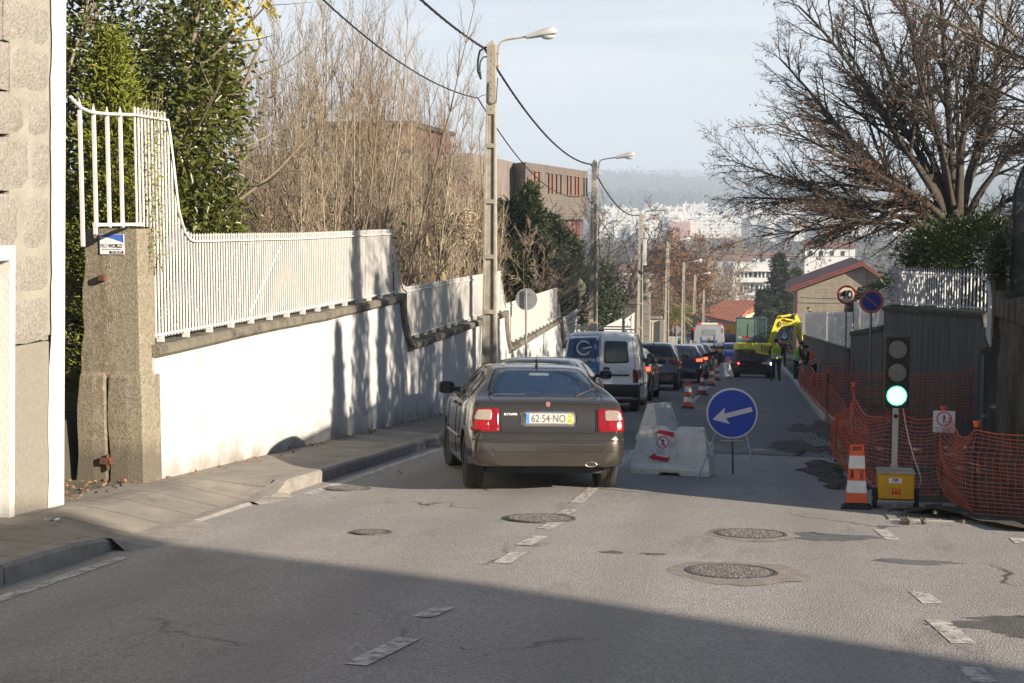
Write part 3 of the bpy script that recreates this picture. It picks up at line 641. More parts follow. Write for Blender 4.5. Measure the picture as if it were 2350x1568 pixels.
for i, R_ in enumerate(runs):
    cop = pl_(R_['cop']); bas = pl_(R_['bas'], WX - .08)
    if i == 0: cop[0] = (13.86, cop[0][1])
    y0, y1 = cop[0][0], cop[-1][0]
    ynext = pl_(runs[i + 1]['cop'])[0][0] if i in (0, 1, 2) else y1
    wob = thing('white_wall', 'white rendered retaining wall stretch under grimy coping, ' + R_['n'], 'wall', (WX, y0, pz(-6.1, y0)), group='white wall stretches stepping down the street')
    bx, by, bz_ = WX, y0, pz(-6.1, y0)
    ytt = max(ynext, y1) if i < 3 else y1
    t = MB(); yy = yr(y0, ytt, 1.0); 
    fr = [[(0, y - by, gz(-4.9, y) - .2 - bz_), (0.0, y - by, interp(cop, y) - bz_)] for y in yy]; bk = [[(-.35, a[1], a[2]) for a in q][::-1] for q in fr]
    t.grid([f + b for f, b in zip(fr, bk)], closed=True); t.add(fr[0] + bk[0], [(0, 1, 2, 3)]); t.add(fr[-1] + bk[-1], [(3, 2, 1, 0)])
    t.build('wall_face', WHITEW, wob)
    # coping: run of weathered stones, then the curved drop to the next stretch
    t = MB(); rr = random.Random(i); y = y0; hgt = .13
    while y < y1 - .05:
        ln = min(rr.uniform(.55, .8), y1 - y); a, b = y, y + ln - .012
        rows = []
        for q in (a, b):
            z = interp(cop, q) - bz_ + rr.uniform(-.004, .004); rows.append([(.03, q - by, z), (.07, q - by, z + .035), (.07, q - by, z + hgt * .8), (.03, q - by, z + hgt), (-.40, q - by, z + hgt), (-.40, q - by, z)])
        t.grid(rows, closed=True); t.add(rows[0], [tuple(range(6))]); t.add(rows[1], [tuple(range(6))[::-1]]); y += ln
    if i < 3:
        nx = pl_(runs[i + 1]['cop']); A = Vector((y1, interp(cop, y1))); B = Vector((nx[0][0], nx[0][1])); rows = []
        for k in range(13):
            s = k / 12; yq = lerp(A.x, B.x + .15, s ** 2.2); zq = lerp(A.y + hgt, B.y, s)
            wdt = .22 * (1 - .3 * s)
            rows.append([(.025, yq - by - .02, zq - bz_ - (0 if k else 0)), (.07, yq - by, zq - bz_), (.07, yq - by + wdt, zq - bz_ + .02), (-.40, yq - by + wdt, zq - bz_ + .02), (-.40, yq - by, zq - bz_)])
        t.grid(rows, closed=True); t.add(rows[0], [tuple(range(5))]); t.add(rows[-1], [tuple(range(5))[::-1]])
        # white wall under the drop
    t.build('coping', GRIME, wob)
    # fence of white flat bars
    X = WX - .08; top = pl_(R_['top'], X); fb = thing('bar_fence', 'white flat-bar fence on the coping, ' + R_['n'], 'fence', (X, top[0][0], bas[0][1]), group='white fence stretches on the retaining wall')
    ox, oy, oz = X, top[0][0], bas[0][1]
    t = MB(); y = top[0][0] + .02; yend = top[-1][0]; sp = .082; nb = 0
    while y < yend:
        if i == 0 and y < 13.97: zb_ = ptop + zb + .02
        else: zb_ = interp(bas, y) + .02 if y > bas[0][0] - .01 else interp(bas, bas[0][0]) + .02
        zt = interp(top, y) + .09
        if zt - zb_ > .05:
            t.box(-.005, .005, y - oy - .015, y - oy + .015, zb_ - oz, zt - oz - .03); t.add([(-.011, y - oy - .019, zt - oz - .03), (.011, y - oy - .019, zt - oz - .03), (.011, y - oy + .019, zt - oz - .03), (-.011, y - oy + .019, zt - oz - .03), (0, y - oy, zt - oz)], [(0, 1, 4), (1, 2, 4), (2, 3, 4), (3, 0, 4)])
        y += sp; nb += 1
    t.build('bars', WBAR, fb)
    t = MB()
    for (a, b) in zip(top, top[1:]): t.tube([(.022, a[0] - oy, a[1] - oz), (.022, b[0] - oy, b[1] - oz)], .014, 4)
    t.build('top_rail', WBAR, fb)
    t = MB(); bb = bas if i else [(14.0, interp(bas, 14.0))] + [q for q in bas if q[0] > 14.1]
    for (a, b) in zip(bb, bb[1:]): t.tube([(.02, a[0] - oy, a[1] - oz + .05), (.02, b[0] - oy, b[1] - oz + .05)], .016, 4)
    y = bb[0][0] + .2
    while y < bb[-1][0]:
        z = interp(bb, y); t.box(-.03, .04, y - oy - .02, y - oy + .02, interp(bas, y) - oz - .03, z - oz + .05); y += .68
    t.build('bottom_rail', WBAR, fb)
    if i in (0, 1):   # sheet-backed lighter stay
        ya = bb[0][0]; yb = bb[-1][0]
        for f0, f1 in (((.30, .42),) if i == 0 else ()) + (((.86, .97),)):
            a, b = lerp(ya, yb, f0), lerp(ya, yb, f1); t = MB(); t.tube([(-.05, a - oy, interp(bas, a) - oz + .1), (-.05, b - oy, interp(top, b) - oz - .1)], .018, 4); t.build('brace', WBAR, fb)
# sparse bars over the pillar and gate
X = WX - .08; fy0 = onX(160, 225, X); gt = thing('gate_fence', 'widely spaced white spiked bars above the granite pillar, beside the house corner', 'fence', (X, fy0.y, fy0.z))
ox, oy, oz = gt.location
tp = [Q(x, y, X) for x, y in ((157, 222), (165, 232), (180, 247), (200, 256), (213, 259), (245, 262), (275, 263), (307, 264))]
t = MB(); t.tube([(.02, y - oy, z - oz) for y, z in tp], .016, 6); t.build('top_rail', WBAR, gt)
for px, tpy, bpy_ in ((182, 225, 566), (214, 237, 522), (245, 243, 522), (275, 243, 522)):
    a = onX(px, tpy, X); b = onX(px + 2, bpy_, X); t = MB(); t.box(-.013, .013, a.y - oy - .019, a.y - oy + .019, b.z - oz, a.z - oz - .08)
    t.add([(-.013, a.y - oy - .019, a.z - oz - .08), (.013, a.y - oy - .019, a.z - oz - .08), (.013, a.y - oy + .019, a.z - oz - .08), (-.013, a.y - oy + .019, a.z - oz - .08), (0, a.y - oy, a.z - oz)], [(0, 1, 4), (1, 2, 4), (2, 3, 4), (3, 0, 4)])
    t.build('bar', WBAR, gt)
a, b = onX(217, 516, X), onX(327, 516, X); t = MB(); t.box(-.02, .02, a.y - oy, b.y - oy, a.z - oz - .015, a.z - oz + .015); t.box(-.015, .015, a.y - oy, a.y - oy + .03, a.z - oz - .09, a.z - oz - .016); t.build('bottom_rail', WBAR, gt)
# downpipe-like shadow stays on the wall are cast by the pole itself
# right side walls and fences
DWALL = mat('dark_render', (.15, .145, .14), .95, rgb2=(.055, .053, .051), vs=2.2, bump=.5, bs=40, stretch=(2.2, 2.2, .22), det=8)
DCOP = mat('dark_coping', (.09, .09, .075), .95, rgb2=(.045, .05, .032), vs=5, bump=.8, bs=30)
ROCK = mat('rubble_wall', (.125, .108, .09), .95, rgb2=(.03, .028, .025), vs=2.6, bump=1, bs=12, det=10, stretch=(1.2, 1.2, .5), dirt=((.025, .03, .018), 1.3, .5))
GREYF = mat('grey_white_bars', (.62, .62, .63), .6, var=.1, vs=8, dirt=((.28, .27, .26), 6, .55))
def wall_path(name, label, pts, zt, zb, th, m, cat='wall', group=None, cop=None, ztop_fn=None):
    """wall along a ground path pts [(x,y)], thickness th away from the street (+x side), tops zt per point"""
    o = thing(name, label, cat, (pts[0][0], pts[0][1], zb[0]), group=group); ox, oy, oz = o.location
    t = MB(); rows = []
    n = len(pts); nor = []
    for i in range(n):
        a = Vector(pts[max(i - 1, 0)]); b = Vector(pts[min(i + 1, n - 1)]); d = (b - a).normalized(); nor.append(Vector((d.y, -d.x)))
    for i, (x, y) in enumerate(pts):
        q = nor[i]; rows.append([(x - ox, y - oy, zb[i] - oz), (x - ox, y - oy, zt[i] - oz), (x + q.x * th - ox, y + q.y * th - oy, zt[i] - oz), (x + q.x * th - ox, y + q.y * th - oy, zb[i] - oz)])
    t.grid(rows, closed=True); t.add(rows[0], [(0, 1, 2, 3)]); t.add(rows[-1], [(3, 2, 1, 0)]); t.build('wall_face', m, o)
    if cop:
        t = MB(); rows = []
        for i, (x, y) in enumerate(pts):
            q = nor[i]; e = math.copysign(.05, th); z = zt[i] - oz + .001
            P0 = (x - q.x * e - ox, y - q.y * e - oy); P1 = (x + q.x * (th + e) - ox, y + q.y * (th + e) - oy)
            rows.append([(*P0, z), (*P0, z + cop * .7), (lerp(P0[0], P1[0], .12), lerp(P0[1], P1[1], .12), z + cop), (*P1, z + cop), (*P1, z)])
        t.grid(rows, closed=True); t.add(rows[0], [tuple(range(5))]); t.add(rows[-1], [tuple(range(5))[::-1]]); t.build('coping', DCOP, o)
    return o
def bars_path(name, label, pts, zb, zt, sp, w_, m, spear=False, rails=(.06, -.12), group=None, th=.012, shift=.12):
    o = thing(name, label, 'fence', (pts[0][0] + shift, pts[0][1], zb[0]), group=group); ox, oy, oz = o.location
    P = [Vector((x + shift, y)) for x, y in pts]; cum = [0]
    for a, b in zip(P, P[1:]): cum.append(cum[-1] + (b - a).length)
    f = lambda arr, s: interp(list(zip(cum, arr)), s)
    t = MB(); s = .03
    while s < cum[-1]:
        x, y = f([p.x for p in P], s) - ox, f([p.y for p in P], s) - oy; z0, z1 = f(zb, s) - oz, f(zt, s) - oz
        i = max(k for k in range(len(cum)) if cum[k] <= s); i = min(i, len(P) - 2); d = (P[i + 1] - P[i]).normalized(); M = Matrix.Translation((x, y, 0)) @ Matrix(((d.x, -d.y, 0, 0), (d.y, d.x, 0, 0), (0, 0, 1, 0), (0, 0, 0, 1)))
        t.box(-w_, w_, -th, th, z0, z1, M=M)
        if spear:
            t.add([(-w_ * 2, 0, z1 + .02), (0, -.01, z1 + .02), (w_ * 2, 0, z1 + .02), (0, .01, z1 + .02), (0, 0, z1 + .11), (0, 0, z1 - .01)], [(0, 1, 4), (1, 2, 4), (2, 3, 4), (3, 0, 4), (1, 0, 5), (2, 1, 5), (3, 2, 5), (0, 3, 5)], M=M)
        s += sp
    t.build('bars', m, o)
    for k, dz in enumerate(rails):
        t = MB(); pp = []
        for i, p in enumerate(P): pp.append((p.x - ox - .02, p.y - oy, (zb[i] if dz > 0 else zt[i]) - oz + dz))
        t.tube(pp, .018, 4); t.build('rail', m, o)
    return o
def pp(px, py, X=None, Y=None):
    return onX(px, py, X) if X is not None else onY(px, py, Y)
# wall A (far, under the panel fence), wall B (curved recess), wall C between
A = [(3.0, 50), (3.0, 64), (3.0, 84), (3.0, 106)]
def PX(x, y): return 1175 + 3303 * math.tan(math.atan2(x, y) + YAW)
zA = [pp(PX(x, y), interp([(1838, 770), (1865, 778), (1900, 790), (1948, 807)], PX(x, y)), Y=y).z for x, y in A]
wall_path('retaining_wall', 'long dark retaining wall with mossy coping beyond the workmen, under the pale slatted fence', A, zA, [gz(3, y) - .4 for _, y in A], .4, DWALL, cop=.10)
fA = [pp(PX(x, y), 717, Y=y).z for x, y in A]
def slat_fence():
    o = bars_path('slat_fence', 'wavy pale grey slatted fence on the dark wall behind the yellow excavator arm', A, [z + .1 for z in zA], fA, .17, .055, GREYF, rails=(.06, -.12), shift=.1)
    return o
slat_fence()
A2 = [(3.15, 38.4), (3.10, 43), (3.03, 49.8)]
zA2 = [pp(PX(x, y), interp([(1948, 764), (2028, 750)], PX(x, y)), Y=y).z - .1 for x, y in A2]
wall_path('retaining_wall', 'dark retaining wall stretch behind the two round road signs, one step below the spiked fence', A2, zA2, [gz(3, y) - .4 for _, y in A2], .4, DWALL, cop=.14)
bars_path('bar_fence', 'greyish flat-bar fence behind the round blue no-parking sign', A2, [z + .15 for z in zA2], [pp(PX(x, y), interp([(1948, 696), (2030, 657)], PX(x, y)), Y=y).z for x, y in A2], .085, .03, GREYF, shift=.1)
B = [(3.15, 38.2), (3.24, 36.6), (3.65, 34.2), (4.20, 32.3), (4.62, 31.4)]
bt = []
for (x, y) in B:
    p = None
    # height of the coping line at this spot in the street
    sx = PX(x, y)
    bt.append(pp(sx, interp([(2028, 704), (2100, 708), (2262, 720)], sx), Y=y).z)
wall_path('retaining_wall', 'tall streaked dark retaining wall curving inward behind the traffic light', B, [z - .10 for z in bt], [gz(3, y) - .4 for _, y in B], -.4, DWALL, cop=.12)
ft = []
for (x, y) in B:
    sx = PX(x, y); ft.append(pp(sx, interp([(2028, 620), (2262, 630)], sx), Y=y).z)
bars_path('spiked_fence', 'white spear-topped bar fence on the curved dark wall above the traffic light', B, [z + .06 for z in bt], ft, .135, .013, GREYF, spear=True, rails=(.05, -.06), shift=.08)
# short return of wall and fence toward the camera
Cc = [(3.92, 26.4), (4.25, 29), (4.60, 31.2)]
zc = [pp(2262, 815, Y=26.4).z] * 3; wall_path('retaining_wall', 'low mossy wall end beside the rough stone wall, right of the traffic light', Cc, zc, [gz(4, y) - .4 for _, y in Cc], .5, DWALL, cop=.14)
bars_path('bar_fence', 'short leaning white flat-bar fence seen end-on against the rough stone wall', Cc, [z + .14 for z in zc], [pp(2268, 690, Y=26.4).z, pp(2268, 640, Y=29).z, pp(2268, 628, Y=31).z], .1, .03, GREYF, shift=.1)
# near rough stone wall with the shade netting above
D = [(3.12, 13.2), (3.05, 15), (3.0, 17), (3.0, 19.2)]
zD = [pp(2330, 728, Y=19).z] * 4
ow = thing('rough_stone_wall', 'rough dark rubble stone wall with vertical cracks at the right edge', 'wall', (3, 13.2, gz(3, 13)))
ox, oy, oz = ow.location; t = MB(); r = random.Random(2)
path = [(9, 13.2), (6, 13.2), (4, 13.18)] + [(3.12, y) if False else (interp([(13.2, 3.12), (19.2, 3.0)], y), y) for y in yr(13.2, 19.2, .12)] + [(3.2, 19.32), (3.6, 19.35)]
rows = []
for z in yr(gz(3, 18) - .4, zD[0], .14):
    rows.append([(x - ox + (.05 * hn(y * 2.4, z * .9) + r.uniform(-.02, .02) if 3.5 > x else 0), y - oy, z - oz) for x, y in path])
t.grid(rows); zt = zD[0] - oz
t.add([(a[0], a[1], zt) for a in rows[-1]] + [(a[0] + .5, a[1] + .0, zt + .001) for a in rows[-1]], [(i, i + 1, len(path) + i + 1, len(path) + i) for i in range(len(path) - 1)])
t.build('wall_face', ROCK, ow, smooth=False)
# capstones set on edge
t = MB(); y = 13.25; r = random.Random(9)
while y < 19.2:
    w_ = r.uniform(.16, .3); x = interp([(13.2, 3.12), (19.2, 3.0)], y); h = .28 + r.uniform(-.04, .05)
    t.box(x - .05 - ox + r.uniform(-.02, .02), x + .35 - ox, y - oy, y + w_ - .015 - oy, zt - .0, zt + h); y += w_
t.build('capstones', ROCK, ow, bevel=.02)
NETG = mat('shade_net', (.012, .022, .022), .85, var=.2, vs=12, bump=.8, bs=120)
nt_, b_, L_ = nodes_of(NETG)
wv = NN(nt_, 'ShaderNodeTexNoise'); wv.inputs['Scale'].default_value = 140; gg = NN(nt_, 'ShaderNodeNewGeometry'); L_(gg.outputs['Position'], wv.inputs['Vector'])
mr = NN(nt_, 'ShaderNodeMapRange'); mr.inputs[1].default_value = .40; mr.inputs[2].default_value = .46; mr.inputs[3].default_value = .35; mr.inputs[4].default_value = 1; L_(wv.outputs['Fac'], mr.inputs[0]); L_(mr.outputs[0], b_.inputs['Alpha'])
on = thing('shade_net_fence', 'dark green shade netting stretched on a frame above the rough stone wall', 'fence', (3.15, 13.2, zD[0])); ox, oy, oz = on.location
t = MB(); rows = []
def ntop(y): return pp(2350, 366, Y=17.6).z - max(0, (y - 18.2)) ** 2 * .35
for y in yr(13.2, 19.25, .09):
    zt_ = ntop(y); rows.append([(.0 + .03 * hn(y * 3, k * .7) * math.sin(math.pi * k / 12), y - oy, lerp(.2, zt_ - oz, k / 12)) for k in range(13)])
t.grid(rows); t.grid([[(3.12 + .5 * k - ox, 13.18 - oy, z) for z in (.2, 1, ntop(13) - oz)] for k in range(12)])
t.build('netting', NETG, on)
t = MB(); t.tube([(.02, y - oy, ntop(y) - oz) for y in yr(13.2, 19.3, .25)], .022, 8); 
for y in (13, 15.6, 19.2): t.cyl((.02, y - oy, 0), (.02, y - oy, ntop(y) - oz), .022, n=8)
t.build('frame', mat('green_post', (.02, .035, .03), .5), on)
POST = mat('brown_post', (.10, .075, .055), .9, var=.2, vs=4, bump=.5, bs=30)
t = MB(); a = pp(2292, 600, Y=19.5); t.box(a.x - .06, a.x + .09, 19.42, 19.56, zD[0] - .3, a.z)
tag(t.build('brown_post', POST, bevel=.01), 'square brown post standing between the spiked fence and the green netting', 'post')
# the tall house behind the camera at the right, beyond the side street; its shadow falls across the foreground
K_ = 25; hx2, hy2 = 3.1 + .89 * K_, 6.75 - .455 * K_
hs = thing('corner_house', 'tall cream house behind the camera at the right, across the side street', 'house', (hx2, hy2, gz(3, hy2)), rz=math.atan2(-.455, .89)); zt_ = 2.75 + .354 * K_ - hs.location.z
t = MB(); t.box(0, 12, -22, 0, -2, zt_); t.build('wall', STUC, hs)
t = MB(); t.add([(-.02, .0, zt_), (12.3, .0, zt_), (12.3, -22.3, zt_), (-.02, -22.3, zt_), (6, -6, zt_ + 1.8), (6, -16, zt_ + 1.8)], [(0, 1, 2, 3), (0, 1, 4), (1, 2, 5, 4), (2, 3, 5), (3, 0, 4, 5)]); t.build('roof', mat('roof_tile', (.36, .13, .075), .85, var=.25, vs=4, bump=.6, bs=20), hs)
for k in range(5):
    for j in range(3): t = MB(); t.box(-.03, -.005, -3.2 - k * 4, -2 - k * 4, 1 + j * 3.2, 2.6 + j * 3.2); t.build('window', mat('dark_window', (.05, .05, .06), .3), hs)
# the granite house on the left leans a little
for ch in house.children:
    for v in ch.data.vertices: v.co.y += .065 * v.co.z + .06
# lamp poles and cables
POLE = mat('pole_concrete', (.36, .33, .275), .9, var=.14, vs=7, bump=.4, bs=70, dirt=((.20, .18, .15), 4, .6, (1, 1, .3)))
GALV = mat('galvanised', (.42, .42, .42), .45, metal=.75, var=.12, vs=12)
LAMPG = mat('luminaire_grey', (.50, .50, .49), .5, var=.06, vs=8)
GLASSW = mat('lamp_glass', (.75, .75, .72), .15, var=.03, trans=.35)
CABLE = mat('black_cable', (.012, .012, .012), .6)
BOLT = mat('dark_hole', (.02, .018, .015), .9)
PX0 = -5.75; POLES = [(30.4, 7.85), (49.9, 7.75), (69.7, 7.7), (89.8, 7.65), (109.5, 7.4), (128, 7.3), (149, 6.6)]
plab = ['nearest concrete lamp pole, beside the second fence stretch', 'second concrete lamp pole from the camera, behind the white van', 'third concrete lamp pole, standing by the square stone pillar', 'fourth concrete lamp pole, in front of the autumn tree', 'fifth concrete lamp pole, left of the tow truck', 'sixth concrete lamp pole, behind the tow truck', 'farthest lamp pole, by the tiled house']
def rect_frustum(t, w0, d0, w1, d1, z0, z1, cx=0, cy=0, m=None):
    t.add([(cx - w0, cy - d0, z0), (cx + w0, cy - d0, z0), (cx + w0, cy + d0, z0), (cx - w0, cy + d0, z0), (cx - w1, cy - d1, z1), (cx + w1, cy - d1, z1), (cx + w1, cy + d1, z1), (cx - w1, cy + d1, z1)], [(0, 3, 2, 1), (4, 5, 6, 7), (0, 1, 5, 4), (1, 2, 6, 5), (2, 3, 7, 6), (3, 0, 4, 7)], m)
for i, (py, H) in enumerate(POLES):
    bz0 = pz(PX0, py) if py < 150 else gz(-5.7, py)
    o = thing('lamp_pole', plab[i], 'lamp pole', (PX0, py, bz0), group='concrete lamp poles down the left pavement')
    o.rotation_euler = (0, .008 if i == 0 else random.uniform(.002, .008), 0)
    wb, wt = .165, .088
    wat = lambda z: lerp(wb, wt, z / H)
    t = MB(); hs_ = H * .80
    rect_frustum(t, wat(hs_), wat(hs_) * .8, wt, wt * .8, hs_, H - .12); t.add([(-wt, -wt * .8, H - .12), (wt, -wt * .8, H - .12), (wt, wt * .8, H - .12), (-wt, wt * .8, H - .12), (0, 0, H)], [(0, 1, 4), (1, 2, 4), (2, 3, 4), (3, 0, 4)])
    # two flanges and a web with cross ribs
    for s in (-1, 1):
        a0, a1 = wat(-.4), wat(hs_); f = .30
        t.add([(s * a0, -a0 * .8, -.4), (s * a0 * (1 - f), -a0 * .8, -.4), (s * a0 * (1 - f), a0 * .8, -.4), (s * a0, a0 * .8, -.4), (s * a1, -a1 * .8, hs_), (s * a1 * (1 - f), -a1 * .8, hs_), (s * a1 * (1 - f), a1 * .8, hs_), (s * a1, a1 * .8, hs_)], [(0, 3, 2, 1), (4, 5, 6, 7), (0, 1, 5, 4), (1, 2, 6, 5), (2, 3, 7, 6), (3, 0, 4, 7)])
    rect_frustum(t, wat(-.4) * .7, .085, wat(hs_) * .7, .05, -.4, hs_)
    z = .9
    while z < hs_ + .02:
        a = wat(z); t.box(-a * .7, a * .7, -a * .82, a * .82, z - .045, z + .045); z += 1.18
    t.build('shaft', POLE, o)
    t = MB(); z = hs_ + .1
    while z < H - .3: t.cyl((0, -wat(z) * .8 - .004, z), (0, -wat(z) * .8 + .02, z), .013, n=6); z += .145
    if i < 3: t.build('bolt_holes', BOLT, o)['kind'] = 'stuff'
    if i < 6:
        ax = wat(H - .3) + .05
        sc_ = 1.0
        t = MB(); P = [(ax, 0, H - .58), (ax, 0, H - .25), (ax + .02, 0, H - .12), (ax + .08, 0, H - .04), (ax + .18, 0, H - .005), (ax + .62, 0, H + .055)]
        t.tube(P, .022, 8); t.box(wat(H) - .01, ax + .03, -.03, .03, H - .30, H - .275); t.box(wat(H) - .01, ax + .03, -.03, .03, H - .56, H - .535)
        arm = t.build('lamp_arm', mat('arm_rust_paint', (.42, .34, .25), .7, var=.2, vs=12) if i == 0 else GALV, o, smooth=False)
        t = MB(); rows = []; x0 = ax + .60
        for u, w_, h0, h1 in ((0, .05, -.045, .05), (.1, .055, -.05, .065), (.3, .085, -.045, .11), (.42, .105, -.04, .135), (.55, .105, -.03, .135), (.62, .08, -.01, .10), (.64, .04, .01, .07)):
            z = H + .05 + .11 * u
            rows.append([(x0 + u, w_ * c, z + (h1 if s_ > 0 else h0) * abs(s_) + (h0 + h1) * 0) for c, s_ in [(math.cos(k * math.pi / 6), math.sin(k * math.pi / 6)) for k in range(12)]])
        t.grid(rows, closed=True); t.add(rows[0], [tuple(range(12))]); t.add(rows[-1], [tuple(range(12))[::-1]])
        lh = t.build('lamp_head', LAMPG, o, smooth=True)
        t = MB(); rows = []
        for k in range(7):
            a = k / 6 * math.pi / 2; rr = math.cos(a); rows.append([(x0 + .46 + .15 * rr * math.cos(b), .09 * rr * math.sin(b), H + .072 - .085 * math.sin(a) ** .8) for b in [j * math.pi / 8 for j in range(16)]])
        t.grid(rows, closed=True); t.build('glass_bowl', GLASSW, lh, smooth=True)
    if i == 0:
        t = MB(); a = wat(H - .2)
        t.tube([(0, .0, H - .18), (-a - .05, -.02, H - .16), (-a - .16, -.03, H - .24), (-a - .20, -.03, H - .42), (-a - .20, -.03, H - .66), (-a - .13, -.03, H - .83)], .022, 6); t.tube([(-a, 0, H - .35), (-a - .09, -.03, H - .37), (-a - .15, -.03, H - .47), (-a - .16, -.03, H - .62), (-a - .13, -.03, H - .80)], .016, 6)
        t.build('loose_cable_end', CABLE, o)
        t = MB(); t.tube([(-.05, -.085, H - .9), (-.03, -.10, H - 1.0), (-.04, -.10, H - 1.3), (.02, -.10, H - 1.36), (.12, -.09, H - 1.33), (.14, -.03, H - .8)], .010, 5); t.build('arm_wire', CABLE, o)
    if i == 2:
        t = MB(); t.box(wat(5), wat(5) + .16, -.1, .1, 5.1, 6.35); t.build('switch_box', LAMPG, o, bevel=.01)
        t = MB(); t.tube([(wat(5) + .1, 0, 5.1), (wat(5) + .12, -.02, 4.9), (wat(5) + .02, -.1, 4.7), (-.06, -.12, 4.85)], .035, 6); t.build('cable_loop', CABLE, o)
        t = MB()
    if i < 4:   # number plates painted white down the web
        for k, z in enumerate((1.15, 1.95, 2.75)):
            if i in (0, 2):
                t = MB(); t.lathe([(.001, 0), (.045, 0), (.045, .008), (.001, .008)], 12, M=Matrix.Translation((0, -.036, z)) @ Matrix.Rotation(math.pi / 2, 4, 'X') @ Matrix.Diagonal((.75, 1.3, 1, 1))); t.build('white_spot', mat('white_spot', (.8, .8, .8), .7), o)
def cable(name, label, A, B, sag, r, n=26, twist=0.0):
    A, B = Vector(A), Vector(B); o = thing(name, label, 'cable', A); pts = []
    for k in range(n + 1):
        t_ = k / n; p = A.lerp(B, t_) - Vector((0, 0, sag * 4 * t_ * (1 - t_))) - A; pts.append(p)
    m = MB(); m.tube(pts, r, 6); m.build('strand', CABLE, o, smooth=True)
    if twist:
        m = MB(); q = []
        L_ = int((B - A).length / .06)
        for k in range(L_ + 1):
            t_ = k / L_; p = A.lerp(B, t_) - Vector((0, 0, sag * 4 * t_ * (1 - t_))) - A; a = k * .9; q.append(p + Vector((math.cos(a), 0, math.sin(a))) * r * .75)
        m.tube(q, r * .55, 4); m.build('strand', CABLE, o, smooth=True)
    return o
att = [(PX0, 10.9, pz(PX0, 10.9) + 8.1)] + [(PX0, y, (pz(PX0, y) if y < 150 else gz(-5.7, y)) + h) for y, h in POLES]
words = ['between the top of the picture and the nearest pole', 'between the nearest and the second pole', 'between the second and third pole', 'between the third and fourth pole', 'between the fourth and fifth pole', 'between the fifth and sixth pole', 'between the sixth and the farthest pole']
for k in range(len(att) - 1):
    a, b = Vector(att[k]), Vector(att[k + 1])
    cable('power_cable', 'thick twisted black upper cable ' + words[k], a + Vector((-.09, 0, -.18 if k else -.1)), b + Vector((-.09, 0, -.18)), .55 if k else .5, .024, twist=1 if k < 3 else 0)
    if k < 5: cable('telephone_cable', 'thin black lower cable ' + words[k], a + Vector((-.24, 0, -1.22 if k else -1.0)), b + Vector((-.24, 0, -1.22)), .75, .014)
    br = MB(); br.tube([(0, 0, 0), (.09, 0, .05), (.17, 0, .07)], .008, 5)
    if k < 5: o = tag(br.build('cable_hook', IRON), 'small iron hook holding the lower cable on the %s pole' % ['nearest', 'second', 'third', 'fourth', 'fifth'][k], 'hook'); o.location = b + Vector((-.24, 0, -1.22))
cable('crossing_wire', 'thin wire running from the fourth pole across the street toward the bare tree', Vector(att[4]) + Vector((0, 0, -.5)), (9, 95, att[4][2] - .9), .3, .012)
# vehicles
GLASSD = mat('car_glass', (.012, .016, .022), .06, var=.02, spec=.6, coat=.3)
GLASST = mat('car_glass_clear', (.55, .62, .68), .03, var=0, trans=.82, ior=1.25, alpha=.75)
TYRE = mat('tyre', (.035, .033, .03), .85, var=.25, vs=14, bump=.3, bs=60)
RIM = mat('alloy_rim', (.42, .41, .40), .35, metal=.8, var=.12, vs=12)
BPL = mat('black_plastic', (.022, .022, .024), .55, var=.2, vs=9, bump=.1, bs=90)
PLATE = mat('plate_yellowish_white', (.5, .5, .46), .4, var=.04); PLY = mat('plate_yellow', (.75, .55, .03), .4); PLB = mat('plate_euro_blue', (.06, .25, .60), .4)
CHR = mat('chrome', (.75, .75, .76), .12, metal=1, var=.03)
TAILR = mat('tail_red', (.20, .006, .009), .12, var=.08, vs=30, coat=.4); TAILD = mat('tail_dark_red', (.16, .01, .015), .12, coat=.4); TAILC = mat('tail_clear', (.28, .23, .19), .12, var=.1, vs=40, coat=.4)
TLIT = mat('tail_lit', (.9, .05, .02), .3, emis=(1, .06, .02), es=2.6, var=0); SWHT = mat('sign_white', (.74, .75, .76), .35, var=.03); SEAM = mat('seam_black', (.008, .008, .008), .8)
def paint(name, rgb, dirt=None): return mat(name, rgb, .22, metal=.7, var=.05, vs=4, coat=.7, dirt=dirt)
def catmull(pts, t):
    n = len(pts)
    for i in range(n - 1):
        if t <= pts[i + 1][0] or i == n - 2:
            a, b = pts[i], pts[i + 1]; u = min(1, max(0, (t - a[0]) / (b[0] - a[0] + 1e-9)))
            m0 = (b[1] - pts[i - 1][1]) / (b[0] - pts[i - 1][0] + 1e-9) if i else (b[1] - a[1]) / (b[0] - a[0] + 1e-9)
            m1 = (pts[i + 2][1] - a[1]) / (pts[i + 2][0] - a[0] + 1e-9) if i < n - 2 else (b[1] - a[1]) / (b[0] - a[0] + 1e-9)
            h = b[0] - a[0]; lo, hi = min(a[1], b[1]), max(a[1], b[1])
            r_ = (2 * u**3 - 3 * u**2 + 1) * a[1] + (u**3 - 2 * u**2 + u) * h * m0 + (-2 * u**3 + 3 * u**2) * b[1] + (u**3 - u**2) * h * m1
            return min(max(r_, lo - .02), hi + .02)
    return pts[-1][1]
